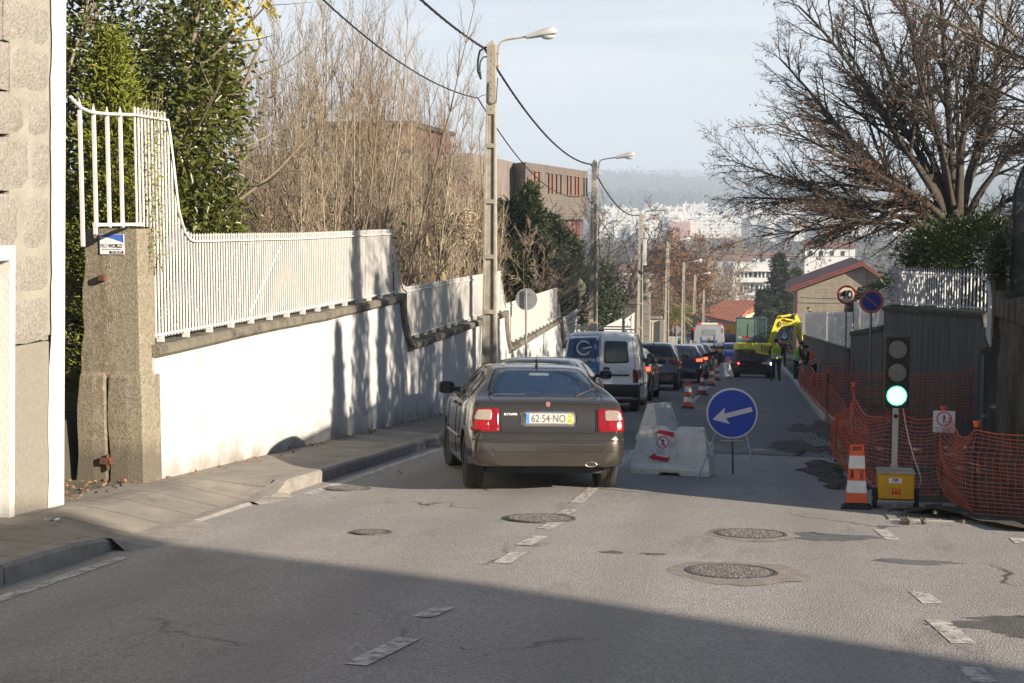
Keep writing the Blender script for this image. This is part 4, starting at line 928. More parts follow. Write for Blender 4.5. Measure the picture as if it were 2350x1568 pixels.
def body_mesh(sp):
    """loft across stations; returns verts/faces builder"""
    top = sp['top']; st = []
    for (a, za), (b, zb_) in zip(top, top[1:]):
        n = max(1, int(max(abs(b - a) / .11, abs(zb_ - za) / .05)))
        st += [(lerp(a, b, k / n), lerp(za, zb_, k / n)) for k in range(n)]
    st.append(top[-1])
    # soften the station line
    for _ in range(2): st = [st[0]] + [((p[0] + 2 * q[0] + r_[0]) / 4, (p[1] + 2 * q[1] + r_[1]) / 4) for p, q, r_ in zip(st, st[1:], st[2:])] + [st[-1]]
    rows = []
    for y, zt in st:
        w_ = catmull(sp['w'], y); wr = catmull(sp['wr'], y); zb_ = interp(sp['bot'], y); ze = min(catmull(sp['belt'], y), zt - .012); h = ze - zb_
        g = max(0, min(1, (zt - ze) / .25))
        wr = lerp(w_ * .93, wr, g)
        bulge = sp.get('bulge', .02)
        half = [(0, zb_), (w_ * .80, zb_), (w_ * .93, zb_ + .015), (w_ * .975, zb_ + .05), (w_ * .99, zb_ + h * .25), (w_, zb_ + h * .42), (w_ * (1 - bulge * .15), zb_ + h * .6), (w_ * (1 - bulge * .5), zb_ + h * .8), (w_ * (1 - bulge), zb_ + h * .93), (w_ * (1 - bulge * 1.8), ze)]
        xe = w_ * (1 - bulge * 1.8)
        for u in (.25, .5, .75): half.append((lerp(xe, wr, u) + .012 * g * math.sin(u * math.pi), lerp(ze, zt - .05 * g, u)))
        half += [(wr, lerp(ze, zt - .05 * g, 1.0)), (wr * .95, zt - .03 * g), (wr * .85, zt - .014 * g), (wr * .6, zt - .004 * g), (wr * .3, zt), (0, zt + .001)]
        rows.append([(x, y, z) for x, z in half] + [(-x, y, z) for x, z in half[-2:0:-1]])
    t = MB(); t.grid(rows, closed=True); n = len(rows[0]); t.add(rows[0], [tuple(range(n))[::-1]]); t.add(rows[-1], [tuple(range(n))])
    return t
def wheel(parent, x, y, r, wd, side, rim=True, spokes=6, rz=0):
    M = Matrix.Translation((x, y, r)) @ Matrix.Rotation(rz, 4, 'Z') @ Matrix.Rotation(math.pi / 2, 4, 'Y')
    t = MB(); h = wd / 2; t.lathe([(r * .60, -h * .85), (r * .64, -h), (r * .93, -h), (r * .985, -h * .8), (r, -h * .5), (r, -h * .2), (r * .985, -h * .18), (r * .985, -h * .12), (r, -h * .1), (r, h * .1), (r * .985, h * .12), (r * .985, h * .18), (r, h * .2), (r, h * .5), (r * .985, h * .8), (r * .93, h), (r * .64, h), (r * .60, h * .85)], 36, M=M)
    o = t.build('wheel', TYRE, parent, smooth=False)
    if rim:
        t = MB(); s = side; t.lathe([(r * .61, -h * .7), (r * .61, h * .8), (r * .56, h * .82), (r * .54, h * .4), (r * .54, -h * .7)], 30, cap=False, M=M)
        MS = M @ Matrix.Rotation(math.pi if s < 0 else 0, 4, 'X')
        t.lathe([(.001, h * .62), (r * .14, h * .62), (r * .16, h * .5), (.001, h * .45)], 16, M=MS)
        for k in range(spokes):
            a = 2 * math.pi * k / spokes; R2 = MS @ Matrix.Rotation(a, 4, 'Z'); t.add([(r * .1, -.03, h * .6), (r * .1, .03, h * .6), (r * .56, .018, h * .72), (r * .56, -.018, h * .72), (r * .1, -.03, h * .4), (r * .1, .03, h * .4), (r * .56, .018, h * .5), (r * .56, -.018, h * .5)], [(0, 1, 2, 3), (4, 7, 6, 5), (0, 4, 5, 1), (1, 5, 6, 2), (2, 6, 7, 3), (3, 7, 4, 0)], M=R2)
        t.build('rim', RIM, o)
    return o
class Car:
    def __init__(s, sp, name, label, cat, pos, heading, pm, group=None):
        s.sp = sp; s.o = thing(name, label, cat, pos, group=group); on_slope(s.o, pos, heading)
        t = body_mesh(sp); s.pm = pm
        me = bpy.data.meshes.new('body'); me.from_pydata(t.v, [], t.f); b = bmesh.new(); b.from_mesh(me); bmesh.ops.recalc_face_normals(b, faces=b.faces); b.to_mesh(me); b.free()
        bo = bpy.data.objects.new('body', me); C.objects.link(bo)
        # wheel arches cut out
        cut = MB()
        for y in sp['axles']:
            for sd in (-1, 1): cut.cyl((sd * (sp['W'] / 2 - .26), y, sp['r'] + .0), (sd * (sp['W'] / 2 + .2), y, sp['r'] + .0), sp['r'] * 1.17, n=32)
        co = cut.build('cut')
        md = bo.modifiers.new('b', 'BOOLEAN'); md.operation = 'DIFFERENCE'; md.object = co; md.solver = 'EXACT'
        dg = bpy.context.evaluated_depsgraph_get(); m2 = bpy.data.meshes.new_from_object(bo.evaluated_get(dg)); bpy.data.objects.remove(bo); bpy.data.objects.remove(co)
        s.bvh = None; b = bmesh.new(); b.from_mesh(m2); s.bvh = BVHTree.FromBMesh(b); b.free()
        s.body = bpy.data.objects.new('body', m2); C.objects.link(s.body); s.body.parent = s.o; m2.materials.clear(); m2.materials.append(pm); 
        m2.polygons.foreach_set('use_smooth', [True] * len(m2.polygons))
        try: m2.set_sharp_from_angle(angle=rad(38))
        except Exception: pass
        for y in sp['axles']:
            for sd in (-1, 1):
                t = MB(); t.cyl((sd * (sp['W'] / 2 - .27), y, sp['r']), (sd * (sp['W'] / 2 - .25), y, sp['r']), sp['r'] * 1.16, n=24)
    def wheels(s, steer=0, rim=True):
        for i, y in enumerate(s.sp['axles']):
            for sd in (-1, 1): wheel(s.o, sd * (s.sp['W'] / 2 - s.sp.get('tw', .19) / 2 - .025), y, s.sp['r'], s.sp.get('tw', .19), sd, rim=rim, rz=steer if i == 1 else 0)
    def hit(s, p, d):
        q = s.bvh.ray_cast(Vector(p), Vector(d)); return q
    def decal(s, name, m, poly, view='rear', off=.004, rings=6, rnd=0.0, n=64, parent=None, skirt=.01, hole=False):
        """a thin shell lying on the body: poly in (x,z) from the rear, (y,z) from a side, (x,y) from above"""
        P = [Vector(p) for p in poly]
        if rnd:
            Q_ = []
            for i in range(len(P)):
                a, b, c = P[i - 1], P[i], P[(i + 1) % len(P)]; r1 = min(rnd, (a - b).length * .45); r2 = min(rnd, (c - b).length * .45); p1 = b + (a - b).normalized() * r1; p2 = b + (c - b).normalized() * r2
                for k in range(6): t_ = k / 5; Q_.append(p1 * (1 - t_)**2 + b * 2 * t_ * (1 - t_) + p2 * t_**2)
            P = Q_
        cum = [0]
        for i in range(len(P)): cum.append(cum[-1] + (P[(i + 1) % len(P)] - P[i]).length)
        R_ = []
        pts_ = [cum[-1] * k / n for k in range(n)]
        for s_ in sorted(set(pts_) | set(cum[:-1])) if not rnd else pts_:
            i = max(k for k in range(len(P)) if cum[k] <= s_ + 1e-9); t_ = (s_ - cum[i]) / (cum[i + 1] - cum[i] + 1e-9); R_.append(P[i].lerp(P[(i + 1) % len(P)], t_))
        n = len(R_); cen = sum(P, Vector((0, 0))) / len(P)
        def cast(q):
            if view == 'rear': o_, d = (q.x, -2, q.y), (0, 1, 0)
            elif view == 'front': o_, d = (q.x, 8, q.y), (0, -1, 0)
            elif view == 'right': o_, d = (3, q.x, q.y), (-1, 0, 0)
            elif view == 'left': o_, d = (-3, q.x, q.y), (1, 0, 0)
            else: o_, d = (q.x, q.y, 4), (0, 0, -1)
            h = s.hit(o_, d)
            return h
        rows = []; last = None
        for k in range(rings + 1):
            f = 1 - k / (rings + .6); row = []
            for q in R_:
                h = cast(cen + (q - cen) * f)
                if h[0] is None: p = last or Vector((0, 0, 0))
                else: p = h[0] + h[1] * off
                last = p; row.append(p)
            rows.append(row)
        t = MB()
        sk = []
        for q in R_:
            h = cast(q); sk.append((h[0] - h[1] * skirt) if h[0] is not None else rows[0][0])
        t.grid([sk] + rows, closed=True); t.add(rows[-1], [tuple(range(n))])
        return t.build(name, m, parent or s.o, smooth=True)
    def line(s, name, pts, view, r=.003, m=None, off=.001, parent=None):
        out_ = []
        for a, b in zip(pts, pts[1:]):
            n = max(1, int((Vector(b) - Vector(a)).length / .06))
            for k in range(n + 1):
                q = Vector(a).lerp(Vector(b), k / n)
                o_, d = ((q.x, -2, q.y), (0, 1, 0)) if view == 'rear' else ((3 * (1 if view == 'right' else -1), q.x, q.y), (-1 if view == 'right' else 1, 0, 0)) if view in ('left', 'right') else ((q.x, q.y, 4), (0, 0, -1))
                h = s.hit(o_, d)
                if h[0] is not None: out_.append(h[0] + h[1] * off)
        t = MB(); t.tube(out_, r, 5); return t.build(name, m or SEAM, parent or s.o)
    def surf(s, x, z, view='rear'):
        h = s.hit((x, -2, z), (0, 1, 0)) if view == 'rear' else s.hit((3 if view == 'right' else -3, x, z), (-1 if view == 'right' else 1, 0, 0))
        return h[0], h[1]
    def mirror(s, y, z, side, w_=.18, h_=.13, m=None, out_=.13):
        p, n_ = s.surf(y, z, 'right' if side > 0 else 'left'); x0 = p.x if p else side * .8
        t = MB(); t.tube([(x0 - side * .03, y, z), (x0 + side * .06, y, z + .01)], [.035, .03], 8)
        M = Matrix.Translation((x0 + side * (out_ + .02), y, z + .03)) @ Matrix.Diagonal((w_ / 2, .055, h_ / 2, 1))
        rows = []
        for i in range(9):
            a = -math.pi / 2 + math.pi * i / 8; rows.append([M @ Vector((math.copysign(abs(math.cos(b) * math.cos(a)) ** .6, math.cos(b)), math.sin(a) * 1.0, math.copysign(abs(math.sin(b) * math.cos(a)) ** .6, math.sin(b)))) for b in [k * math.pi / 8 for k in range(16)]])
        t.grid(rows, closed=True); mo = t.build('mirror', m or s.pm, s.o, smooth=True)
        t = MB(); c_ = (x0 + side * (out_ + .02), y - .052, z + .03); t.lathe([(.001, 0), (1, 0)], 20, M=Matrix.Translation(c_) @ Matrix.Diagonal((w_ * .40, 1, h_ * .38, 1)) @ Matrix.Rotation(math.pi / 2, 4, 'X')); t.build('mirror_glass', GLASSD, mo)
    def plate(s, z, txt, w_=.52, x=0, yb=None, small=('99', '06'), txtsize=.105, sx=.86):
        p, n_ = s.surf(x, z); y = (p.y if yb is None else yb) - .012
        t = MB(); t.box(x - w_ / 2, x + w_ / 2, y - .004, y + .012, z - .056, z + .056); po = t.build('number_plate', PLATE, s.o, bevel=.002)
        t = MB(); t.box(x - w_ / 2 + .002, x - w_ / 2 + .04, y - .0055, y - .0042, z - .053, z + .053); t.build('blue_strip', PLB, po)
        t = MB(); t.box(x + w_ / 2 - .042, x + w_ / 2 - .002, y - .0055, y - .0042, z - .053, z + .053); t.build('yellow_strip', PLY, po)
        dk = mat('plate_ink', (.10, .10, .11), .5)
        if txt: textmesh(txt, txtsize, 'plate_number', dk, po, .0006, (x - .003, y - .0052, z), sx=sx, bold=.0012)
        if small:
            for k, q in enumerate(small): textmesh(q, .036, 'plate_date', dk, po, .0005, (x + w_ / 2 - .022, y - .0062, z + .026 - k * .048))
        textmesh('P', .026, 'plate_letter', PLATE, po, .0005, (x - w_ / 2 + .021, y - .0062, z - .03))
        return po

HB = dict(W=1.70, r=.30, tw=.195, axles=(.80, 3.35), bulge=.028,
 top=[(0, .45), (.004, .56), (.02, .635), (.055, .655), (.085, .665), (.10, .72), (.118, .83), (.14, .925), (.165, .965), (.20, .985), (.34, 1.0), (.43, 1.012), (.95, 1.29), (1.05, 1.322), (1.3, 1.345), (1.75, 1.352), (2.2, 1.33), (2.45, 1.29), (3.10, .99), (3.3, .945), (3.8, .87), (4.1, .77), (4.24, .65), (4.30, .5)],
 bot=[(0, .31), (.25, .27), (.8, .2), (3.6, .18), (4.1, .22), (4.3, .3)],
 belt=[(0, .42), (.02, .60), (.06, .63), (.1, .66), (.14, .88), (.18, .93), (.4, .96), (1, .965), (2, .94), (3.0, .91), (3.6, .84), (4.1, .70), (4.3, .46)],
 w=[(0, .60), (.02, .72), (.06, .785), (.15, .812), (.4, .835), (.9, .85), (3.2, .85), (3.8, .83), (4.1, .74), (4.25, .60), (4.3, .5)],
 wr=[(0, .6), (.15, .70), (.43, .685), (.95, .545), (1.3, .555), (2.2, .555), (2.45, .555), (3.1, .66), (4.3, .5)])
GREYP = paint('grey_brown_paint', (.090, .080, .068), dirt=((.10, .088, .072), 2.4, .58, (1, 1, .6)))
hd_ = rad(16.5)
RLp, RRp = ong(1088, 1120), ong(1383, 1118)
mid = (RLp + RRp) / 2; base = mid - Vector((-math.sin(hd_), math.cos(hd_), 0)) * (.80); base.z = gz(base.x, base.y) - .0
mid.z = gz(mid.x, mid.y); base = Vector((base.x, base.y, mid.z + G * (mid.y - base.y) ))
CARS = {}
c = Car(HB, 'hatchback_car', 'grey hatchback', 'car', base, hd_, GREYP)
c.o['label'] = 'dusty brown-grey five-door hatchback nearest the camera, with red and clear tail lights'
c.wheels(steer=rad(8))
# see-through windows: the shell is opened behind each pane
RWIN = [(-.565, 1.022), (.565, 1.022), (.60, 1.06), (.47, 1.28), (.40, 1.295), (-.40, 1.295), (-.47, 1.28), (-.60, 1.06)]
def cut_faces(car, tests):
    me = car.body.data; b = bmesh.new(); b.from_mesh(me)
    bmesh.ops.subdivide_edges(b, edges=[e for e in b.edges if any(f for v in e.verts for t_ in tests if t_[0](v.co, .12) for f in (1,))], cuts=2, use_grid_fill=True)
    kill = [f for f in b.faces if any(t_[0](f.calc_center_median(), t_[1]) for t_ in tests)]
    bmesh.ops.delete(b, geom=kill, context='FACES'); b.to_mesh(me); b.free()
def inpoly(x, z, P, g=0):
    cx = sum(p[0] for p in P) / len(P); cz = sum(p[1] for p in P) / len(P); ins = False; n = len(P)
    Q_ = [(cx + (a - cx) * (1 + g), cz + (b - cz) * (1 + g)) for a, b in P]
    for i in range(n):
        (x1, z1), (x2, z2) = Q_[i], Q_[(i + 1) % n]
        if (z1 > z) != (z2 > z) and x < (x2 - x1) * (z - z1) / (z2 - z1) + x1: ins = not ins
    return ins
SW1 = [(2.60, .965), (1.80, .985), (1.80, 1.265), (2.2, 1.265), (2.42, 1.215), (2.62, 1.12), (2.84, 1.0)]
SW2 = [(1.74, .985), (1.12, .995), (1.06, 1.02), (1.22, 1.25), (1.4, 1.27), (1.74, 1.268)]
SW3 = [(1.02, 1.0), (.76, 1.01), (.98, 1.19), (1.14, 1.24), (1.12, 1.17)]
WS = [(-.60, 1.01), (.60, 1.01), (.50, 1.255), (-.50, 1.255)]
for ps in [dict(name='rear_window', poly=RWIN, v='rear')]: c.decal('window_surround', BPL, [(x * 1.035, 1.17 + (z - 1.17) * 1.07) for x, z in RWIN], 'rear', off=.003, rnd=.06, rings=2)
rw_sur = c.o.children[-1] if False else None
def pane(car, name, m, poly, view, rnd_, off=.007): return car.decal(name, m, poly, view, off=off, rnd=rnd_, skirt=.0, rings=5)
TINT = mat('rear_glass_tint', (.035, .07, .15), .04, var=0, alpha=.48, spec=.7, coat=.4)
SIDEG = mat('side_glass_tint', (.10, .11, .12), .04, var=0, alpha=.55, spec=.8, coat=.5)
pane(c, 'rear_window', TINT, RWIN, 'rear', .06)
for v_ in ('left', 'right'):
    for P_ in (SW1, SW2, SW3): pane(c, 'side_window', SIDEG, P_, v_, .03)
pane(c, 'windscreen', SIDEG, WS, 'front', .05)
# window surrounds would close the opening: open them too
def open_obj(o, test):
    b = bmesh.new(); b.from_mesh(o.data); bmesh.ops.delete(b, geom=[f for f in b.faces if test(f.calc_center_median())], context='FACES'); b.to_mesh(o.data); b.free()
for ch in list(c.o.children):
    if ch.name.startswith('window_surround'):
        me = ch.data; b = bmesh.new(); b.from_mesh(me); bmesh.ops.subdivide_edges(b, edges=b.edges[:], cuts=2, use_grid_fill=True); bmesh.ops.delete(b, geom=[f for f in b.faces if inpoly(f.calc_center_median().x, f.calc_center_median().z, RWIN, -.04)], context='FACES'); b.to_mesh(me); b.free()
cut_faces(c, [(lambda p, g: p.y < 1.2 and inpoly(p.x, p.z, RWIN, g if g > .05 else -.03), 0), (lambda p, g: p.y > 2.3 and inpoly(p.x, p.z, WS, g if g > .05 else -.03) and p.z > 1.0, 0)] + [(lambda p, g, P=P_: abs(p.x) > .45 and inpoly(p.y, p.z, P, g if g > .05 else -.03), 0) for P_ in (SW1, SW2, SW3)])
c.body.data.polygons.foreach_set('use_smooth', [True] * len(c.body.data.polygons))
# interior
SEAT = mat('seat_cloth', (.16, .15, .13), .9, var=.2, vs=30); TRIMB = mat('interior_trim', (.30, .31, .27), .8, var=.1)
t = MB(); t.box(-.70, .70, .5, 3.2, .35, .42); t.build('cabin_floor', BPL, c.o)
t = MB(); t.box(-.66, .66, .30, .95, .925, .945); t.build('parcel_shelf', mat('shelf_grey', (.20, .195, .17), .9, var=.1), c.o)
for sx_, sy_, wd in ((-.36, 1.05, .5), (.36, 1.05, .5)):
    t = MB(); t.box(sx_ - wd / 2, sx_ + wd / 2, 1.0, 1.14, .45, 1.02); t.build('rear_seat_back', SEAT, c.o, bevel=.04, seg=3)
for sx_ in (-.37, .37):
    t = MB(); t.box(sx_ - .23, sx_ + .23, 1.75, 1.9, .45, 1.08); s_ = t.build('front_seat', SEAT, c.o, bevel=.05, seg=3)
    t = MB(); t.box(sx_ - .12, sx_ + .12, 1.74, 1.83, 1.11, 1.27); t.build('headrest', SEAT, s_, bevel=.04, seg=3)
t = MB(); t.box(-.60, .60, 2.62, 3.0, .82, .97); t.build('dashboard', BPL, c.o, bevel=.03)
t = MB(); t.tube([(-.37 + .18 * math.cos(a), 2.42 - .05 * math.sin(a), .98 + .17 * math.sin(a)) for a in [k * math.pi / 10 for k in range(20)]], .014, 6, closed=True); t.build('steering_wheel', BPL, c.o)
t = MB(); t.tube([(-.52, .98, 1.035), (-.555, .9, 1.10), (-.44, 1.05, 1.255), (-.36, 1.08, 1.275), (-.08, 1.08, 1.28)], .016, 6); t.tube([(.52, .98, 1.035), (.555, .9, 1.10), (.44, 1.05, 1.255), (.36, 1.08, 1.275), (.08, 1.08, 1.28)], .016, 6); t.build('window_trim', TRIMB, c.o)
# driver: head, hair and shoulders above the seat
def simple_person_bust(parent):
    t = MB()
    prof = [(.001, 1.33), (.05, 1.325), (.078, 1.28), (.082, 1.22), (.07, 1.16), (.05, 1.12), (.05, 1.09), (.10, 1.06), (.19, 1.02), (.22, .95), (.20, .8), (.18, .5)]
    t.lathe([(r_, z) for r_, z in prof], 18, M=Matrix.Translation((-.37, 1.98, 0)) @ Matrix.Diagonal((1, .72, 1, 1)))
    t.build('driver', mat('driver_dark', (.05, .045, .045), .9), parent, smooth=True)
simple_person_bust(c.o)
# tail lights
for sd in (1, -1):
    red = [(.505 * sd, .895), (.80 * sd, .905), (.86 * sd, .66), (.505 * sd, .655)]
    tl = c.decal('tail_light', TAILR, [(.52 * sd, .90), (.77 * sd, .895), (.812 * sd, .78), (.815 * sd, .665), (.52 * sd, .662)], 'rear', off=.012, rnd=.03, skirt=.02)
    cl = c.decal('clear_lens', TAILC, [(.60 * sd, .885), (.755 * sd, .882), (.795 * sd, .78), (.60 * sd, .775)], 'rear', off=.0155, rnd=.03, parent=tl)
    c.decal('reflector', mat('reflector_red', (.28, .008, .008), .18, var=.2, vs=60, coat=.4), [(.63 * sd, .765), (.79 * sd, .768), (.80 * sd, .675), (.63 * sd, .672)], 'rear', off=.0155, rnd=.01, parent=tl)
# plate recess, plate, badge, name, high lamp, wiper, exhaust
c.decal('plate_frame', CHR, [(-.30, .875), (.30, .875), (.30, .715), (-.30, .715)], 'rear', off=.006, rnd=.05)
c.decal('plate_recess', mat('plate_shadow', (.16, .14, .12), .4), [(-.287, .862), (.287, .862), (.287, .728), (-.287, .728)], 'rear', off=.0085, rnd=.04)
c.plate(.795, '62\u00b754\u00b7NO', .49, txtsize=.112, sx=.80, yb=c.surf(0, .80)[0].y - .004)
bp_, bn_ = c.surf(0, .935)
bd = MB(); bd.prism([(-.026, .035), (-.02, .024), (-.012, .035), (0, .04), (.012, .035), (.02, .024), (.026, .035), (.022, .0), (.006, -.035), (-.006, -.035), (-.022, .0)], -.006, .01, M=Matrix.Translation(bp_) @ Matrix.Rotation(rad(-15), 4, 'X'), plane='xz'); bd.build('badge', mat('badge_silver_red', (.45, .22, .18), .3, metal=.6), c.o)
np_, _ = c.surf(-.40, .865); textmesh('ROVER', .040, 'badge_letters', SWHT, c.o, .002, (-.40, np_.y - .008, .835), sx=1.15, bold=.001)
t = MB(); rr = c.hit((0, .86, 3), (0, 0, -1))[0]; t.box(-.11, .11, .93, .96, 1.225, 1.255); hl_ = t.build('high_brake_light', mat('brake_lens', (.5, .55, .5), .3, var=.4, vs=90), c.o, bevel=.006)
t = MB(); w0, _ = c.surf(.34, 1.03); w1, _ = c.surf(.50, 1.15); w2, _ = c.surf(.56, 1.05); w0 = w0 or Vector((.34, .45, 1.02))
t.tube([w0 + Vector((0, -.03, .0)), w0 + Vector((.13, .01, .05)), w0 + Vector((.22, .06, .085))], [.012, .007, .006], 6); t.lathe([(.001, 0), (.024, 0), (.02, .02), (.001, .028)], 12, M=Matrix.Translation(w0 + Vector((0, 0, -.02))) @ Matrix.Rotation(rad(60), 4, 'X')); t.tube([w0 + Vector((.15, .14, .19)), w0 + Vector((.20, .08, .10)), w0 + Vector((.25, .02, .0))], .009, 5); t.build('rear_wiper', BPL, c.o)
t = MB(); t.tube([(.44 + .058 * math.cos(a), -.0, .325 + .024 * math.sin(a)) for a in [k * math.pi / 8 for k in range(16)]], .008, 6, closed=True); t.tube([(.44, .28, .325), (.44, .02, .325)], .03, 12); t.build('exhaust', mat('exhaust_steel', (.30, .26, .20), .35, metal=.9, var=.2, vs=20), c.o)
# seams and mouldings
c.line('bumper_seam', [(-.84, .655), (-.5, .648), (.5, .648), (.84, .655)], 'rear', .004)
c.line('tailgate_seam', [(-.505, .90), (-.50, .648)], 'rear', .004); c.line('tailgate_seam', [(.505, .90), (.50, .648)], 'rear', .004)
c.line('tailgate_seam', [(-.505, .90), (-.60, .985), (-.61, 1.03)], 'rear', .0035); c.line('tailgate_seam', [(.505, .90), (.60, .985), (.61, 1.03)], 'rear', .0035)
t_ = c.line('bumper_moulding', [(-.80, .575), (-.4, .565), (.4, .565), (.80, .575)], 'rear', .011, GREYP, off=.003)
c.line('bumper_groove', [(-.80, .556), (-.4, .546), (.4, .546), (.80, .556)], 'rear', .003)
c.line('bumper_groove', [(-.78, .458), (.78, .458)], 'rear', .003)
c.line('deck_crease', [(-.56, .952), (.56, .952)], 'rear', .004, GREYP, off=.004)
for v_ in ('left', 'right'):
    c.line('door_seam', [(1.77, .30), (1.77, .98), (1.77, 1.27)], v_, .0035); c.line('door_seam', [(2.85, .98), (2.93, .85), (2.93, .32)], v_, .0035); c.line('door_seam', [(1.06, 1.0), (1.22, .80), (1.28, .60), (1.30, .55)], v_, .0035)
    c.line('side_moulding', [(1.25, .53), (2.95, .52)], v_, .017, GREYP, off=.004); c.line('sill_seam', [(1.3, .26), (2.95, .25)], v_, .004)
    c.line('window_line', [(.78, .992), (1.3, .978), (2.9, .955)], v_, .008, BPL, off=.002)
    for y in (1.42, 2.05):
        p, n_ = c.surf(y, .88, v_); t = MB(); t.box(-.02, .012, y - .09, y + .09, .865, .895); h_ = t.build('door_handle', BPL, c.o, bevel=.008); h_.location.x = p.x
    c.mirror(2.62, 1.0, 1 if v_ == 'right' else -1, .2, .15, BPL)
c.line('fuel_flap', [(.62, .86), (.72, .865), (.74, .70), (.64, .69), (.62, .86)], 'left', .0025)
t = MB(); rp = c.hit((0, 1.12, 3), (0, 0, -1))[0]; t.lathe([(.02, 0), (.012, .02), (.003, .055)], 8, M=Matrix.Translation(rp)); t.build('aerial_stub', BPL, c.o)
t = MB(); t.box(-.62, .62, .35, 3.6, .20, .32); t.cyl((-.5, .8, .24), (.5, .8, .24), .035, n=8); t.box(-.25, .3, .2, .6, .24, .30); t.build('underside', BPL, c.o)

def queue_car(sp, name, label, pos, heading, pm, lights, win=GLASSD, plate=None, bumper=BPL, spoiler=False, mirm=None, mir=True, cat='car', rimz=True):
    c = Car(sp, name, label, cat, pos, heading, pm); c.wheels(rim=rimz)
    c.decal('rear_window', win, sp['rwin'], 'rear', off=.005, rnd=.07)
    for v_ in ('left', 'right'):
        for P_ in sp['swin']: c.decal('side_window', win, P_, v_, off=.005, rnd=.05)
        for y in sp['doors']: c.line('door_seam', [(y, .32), (y, .95)], v_, .004)
        p, n_ = c.surf(sp['doors'][0] + .25, sp['hz'], v_)
        if p: t = MB(); t.box(-.015, .02, sp['doors'][0] + .2, sp['doors'][0] + .36, sp['hz'] - .012, sp['hz'] + .012); h_ = t.build('door_handle', pm, c.o, bevel=.006); h_.location.x = p.x
        if mir: c.mirror(sp['mir'][0], sp['mir'][1], 1 if v_ == 'right' else -1, .22, .16, mirm or pm, out_=.15)
    for sd in (1, -1):
        tl = c.decal('tail_light', lights[0], [(x * sd, z) for x, z in sp['tl']], 'rear', off=.012, rnd=.03, skirt=.02)
        if lights[1]: c.decal('lit_lamp', TLIT, [(x * sd, z) for x, z in sp['tlit']], 'rear', off=.018, rnd=.02, parent=tl)
    if sp.get('low'): c.decal('lower_bumper', bumper, sp['low'], 'rear', off=.006, rnd=.05)
    if plate: c.plate(sp['pz'], plate, .5, small=None)
    if spoiler: 
        h = c.hit((0, sp['roof0'], 4), (0, 0, -1))[0]; t = MB(); t.box(-.5, .5, h.y - .12, h.y + .1, h.z - .015, h.z + .025); t.build('spoiler', pm, c.o, bevel=.012)
    h = c.hit((0, sp['roof0'] + .25, 4), (0, 0, -1))[0]; t = MB(); t.lathe([(.03, 0), (.018, .02), (.005, .05)], 8, M=Matrix.Translation(h)); t.tube([h + Vector((0, 0, .03)), h + Vector((0, -.08, .2))], [.005, .002], 5); t.build('aerial', BPL, c.o)
    t = MB(); t.box(-sp['W'] * .36, sp['W'] * .36, .4, sp['axles'][1], .2, .34); t.build('underside', BPL, c.o)
    if sp.get('plus'): sp['plus'](c)
    return c
def mk(W, Lg, H, r, deck, kind='hatch'):
    h = W / 2
    return dict(W=W, r=r, tw=.2, axles=(.78, Lg - .86), bulge=.04, roof0=.45,
     top=[(0, .45), (.01, .62), (.05, .66), (.09, .72), (.14, .88), (.22, deck), (.34, deck + .08), (.62, H - .09), (.78, H - .03), (1.2, H), (1.9, H), (2.4, H - .05), (3.1, deck + .02), (3.5, deck - .06), (Lg - .2, .74), (Lg - .03, .6), (Lg, .45)],
     bot=[(0, .32), (.3, .24), (Lg - .5, .2), (Lg, .3)], belt=[(0, .42), (.05, .62), (.12, .80), (.2, deck - .06), (.5, deck), (1.5, deck - .01), (3.0, deck - .07), (Lg - .3, .72), (Lg, .42)],
     w=[(0, h * .74), (.04, h * .9), (.15, h * .955), (.5, h * .985), (1, h), (3, h), (Lg - .4, h * .93), (Lg - .08, h * .75), (Lg, h * .6)],
     wr=[(0, h * .7), (.22, h * .84), (.4, h * .78), (.7, h * .67), (1.2, h * .68), (2.2, h * .68), (3.1, h * .8), (Lg, h * .6)],
     rwin=[(-h * .70, deck + .03), (h * .70, deck + .03), (h * .58, H - .12), (-h * .58, H - .12)],
     swin=[[(.75, deck + .05), (1.6, deck + .03), (1.6, H - .10), (1.0, H - .10)], [(1.68, deck + .03), (2.75, deck - .0), (2.3, H - .12), (1.68, H - .10)]], doors=(1.64, 2.8, .95), hz=deck - .1, mir=(2.62, deck + .03),
     tl=[(h * .62, deck - .06), (h * .95, deck - .02), (h * .965, deck - .22), (h * .64, deck - .2)], tlit=[(h * .70, deck - .08), (h * .93, deck - .06), (h * .93, deck - .16), (h * .70, deck - .17)],
     low=[(-h * .78, .45), (h * .78, .45), (h * .74, .34), (-h * .74, .34)], pz=deck - .2)
BLACKP = paint('black_paint', (.012, .013, .017)); SILV = paint('silver_grey_paint', (.20, .205, .21)); TAUPE = paint('taupe_grey_paint', (.145, .135, .125)); NAVY = paint('dark_navy_paint', (.022, .027, .045)); BLUEG = paint('blue_grey_paint', (.10, .12, .155))
def at(px, Y, dz=0): p = onY(px, 784, Y); return Vector((p.x, Y, gz(p.x, Y) + dz))
# black car just beyond the nearest one
s1 = mk(1.74, 4.1, 1.34, .31, .97); k = queue_car(s1, 'black_car', 'black car mostly hidden beyond the grey hatchback, with a lit high brake light', at(1213, 22.4), 0, BLACKP, (TAILR, False), mirm=BLACKP)
h = k.hit((0, .60, 4), (0, 0, -1))[0]; t = MB(); t.box(-.13, .13, h.y - .045, h.y - .005, h.z - .055, h.z - .03); t.build('high_brake_light', TLIT, k.o)
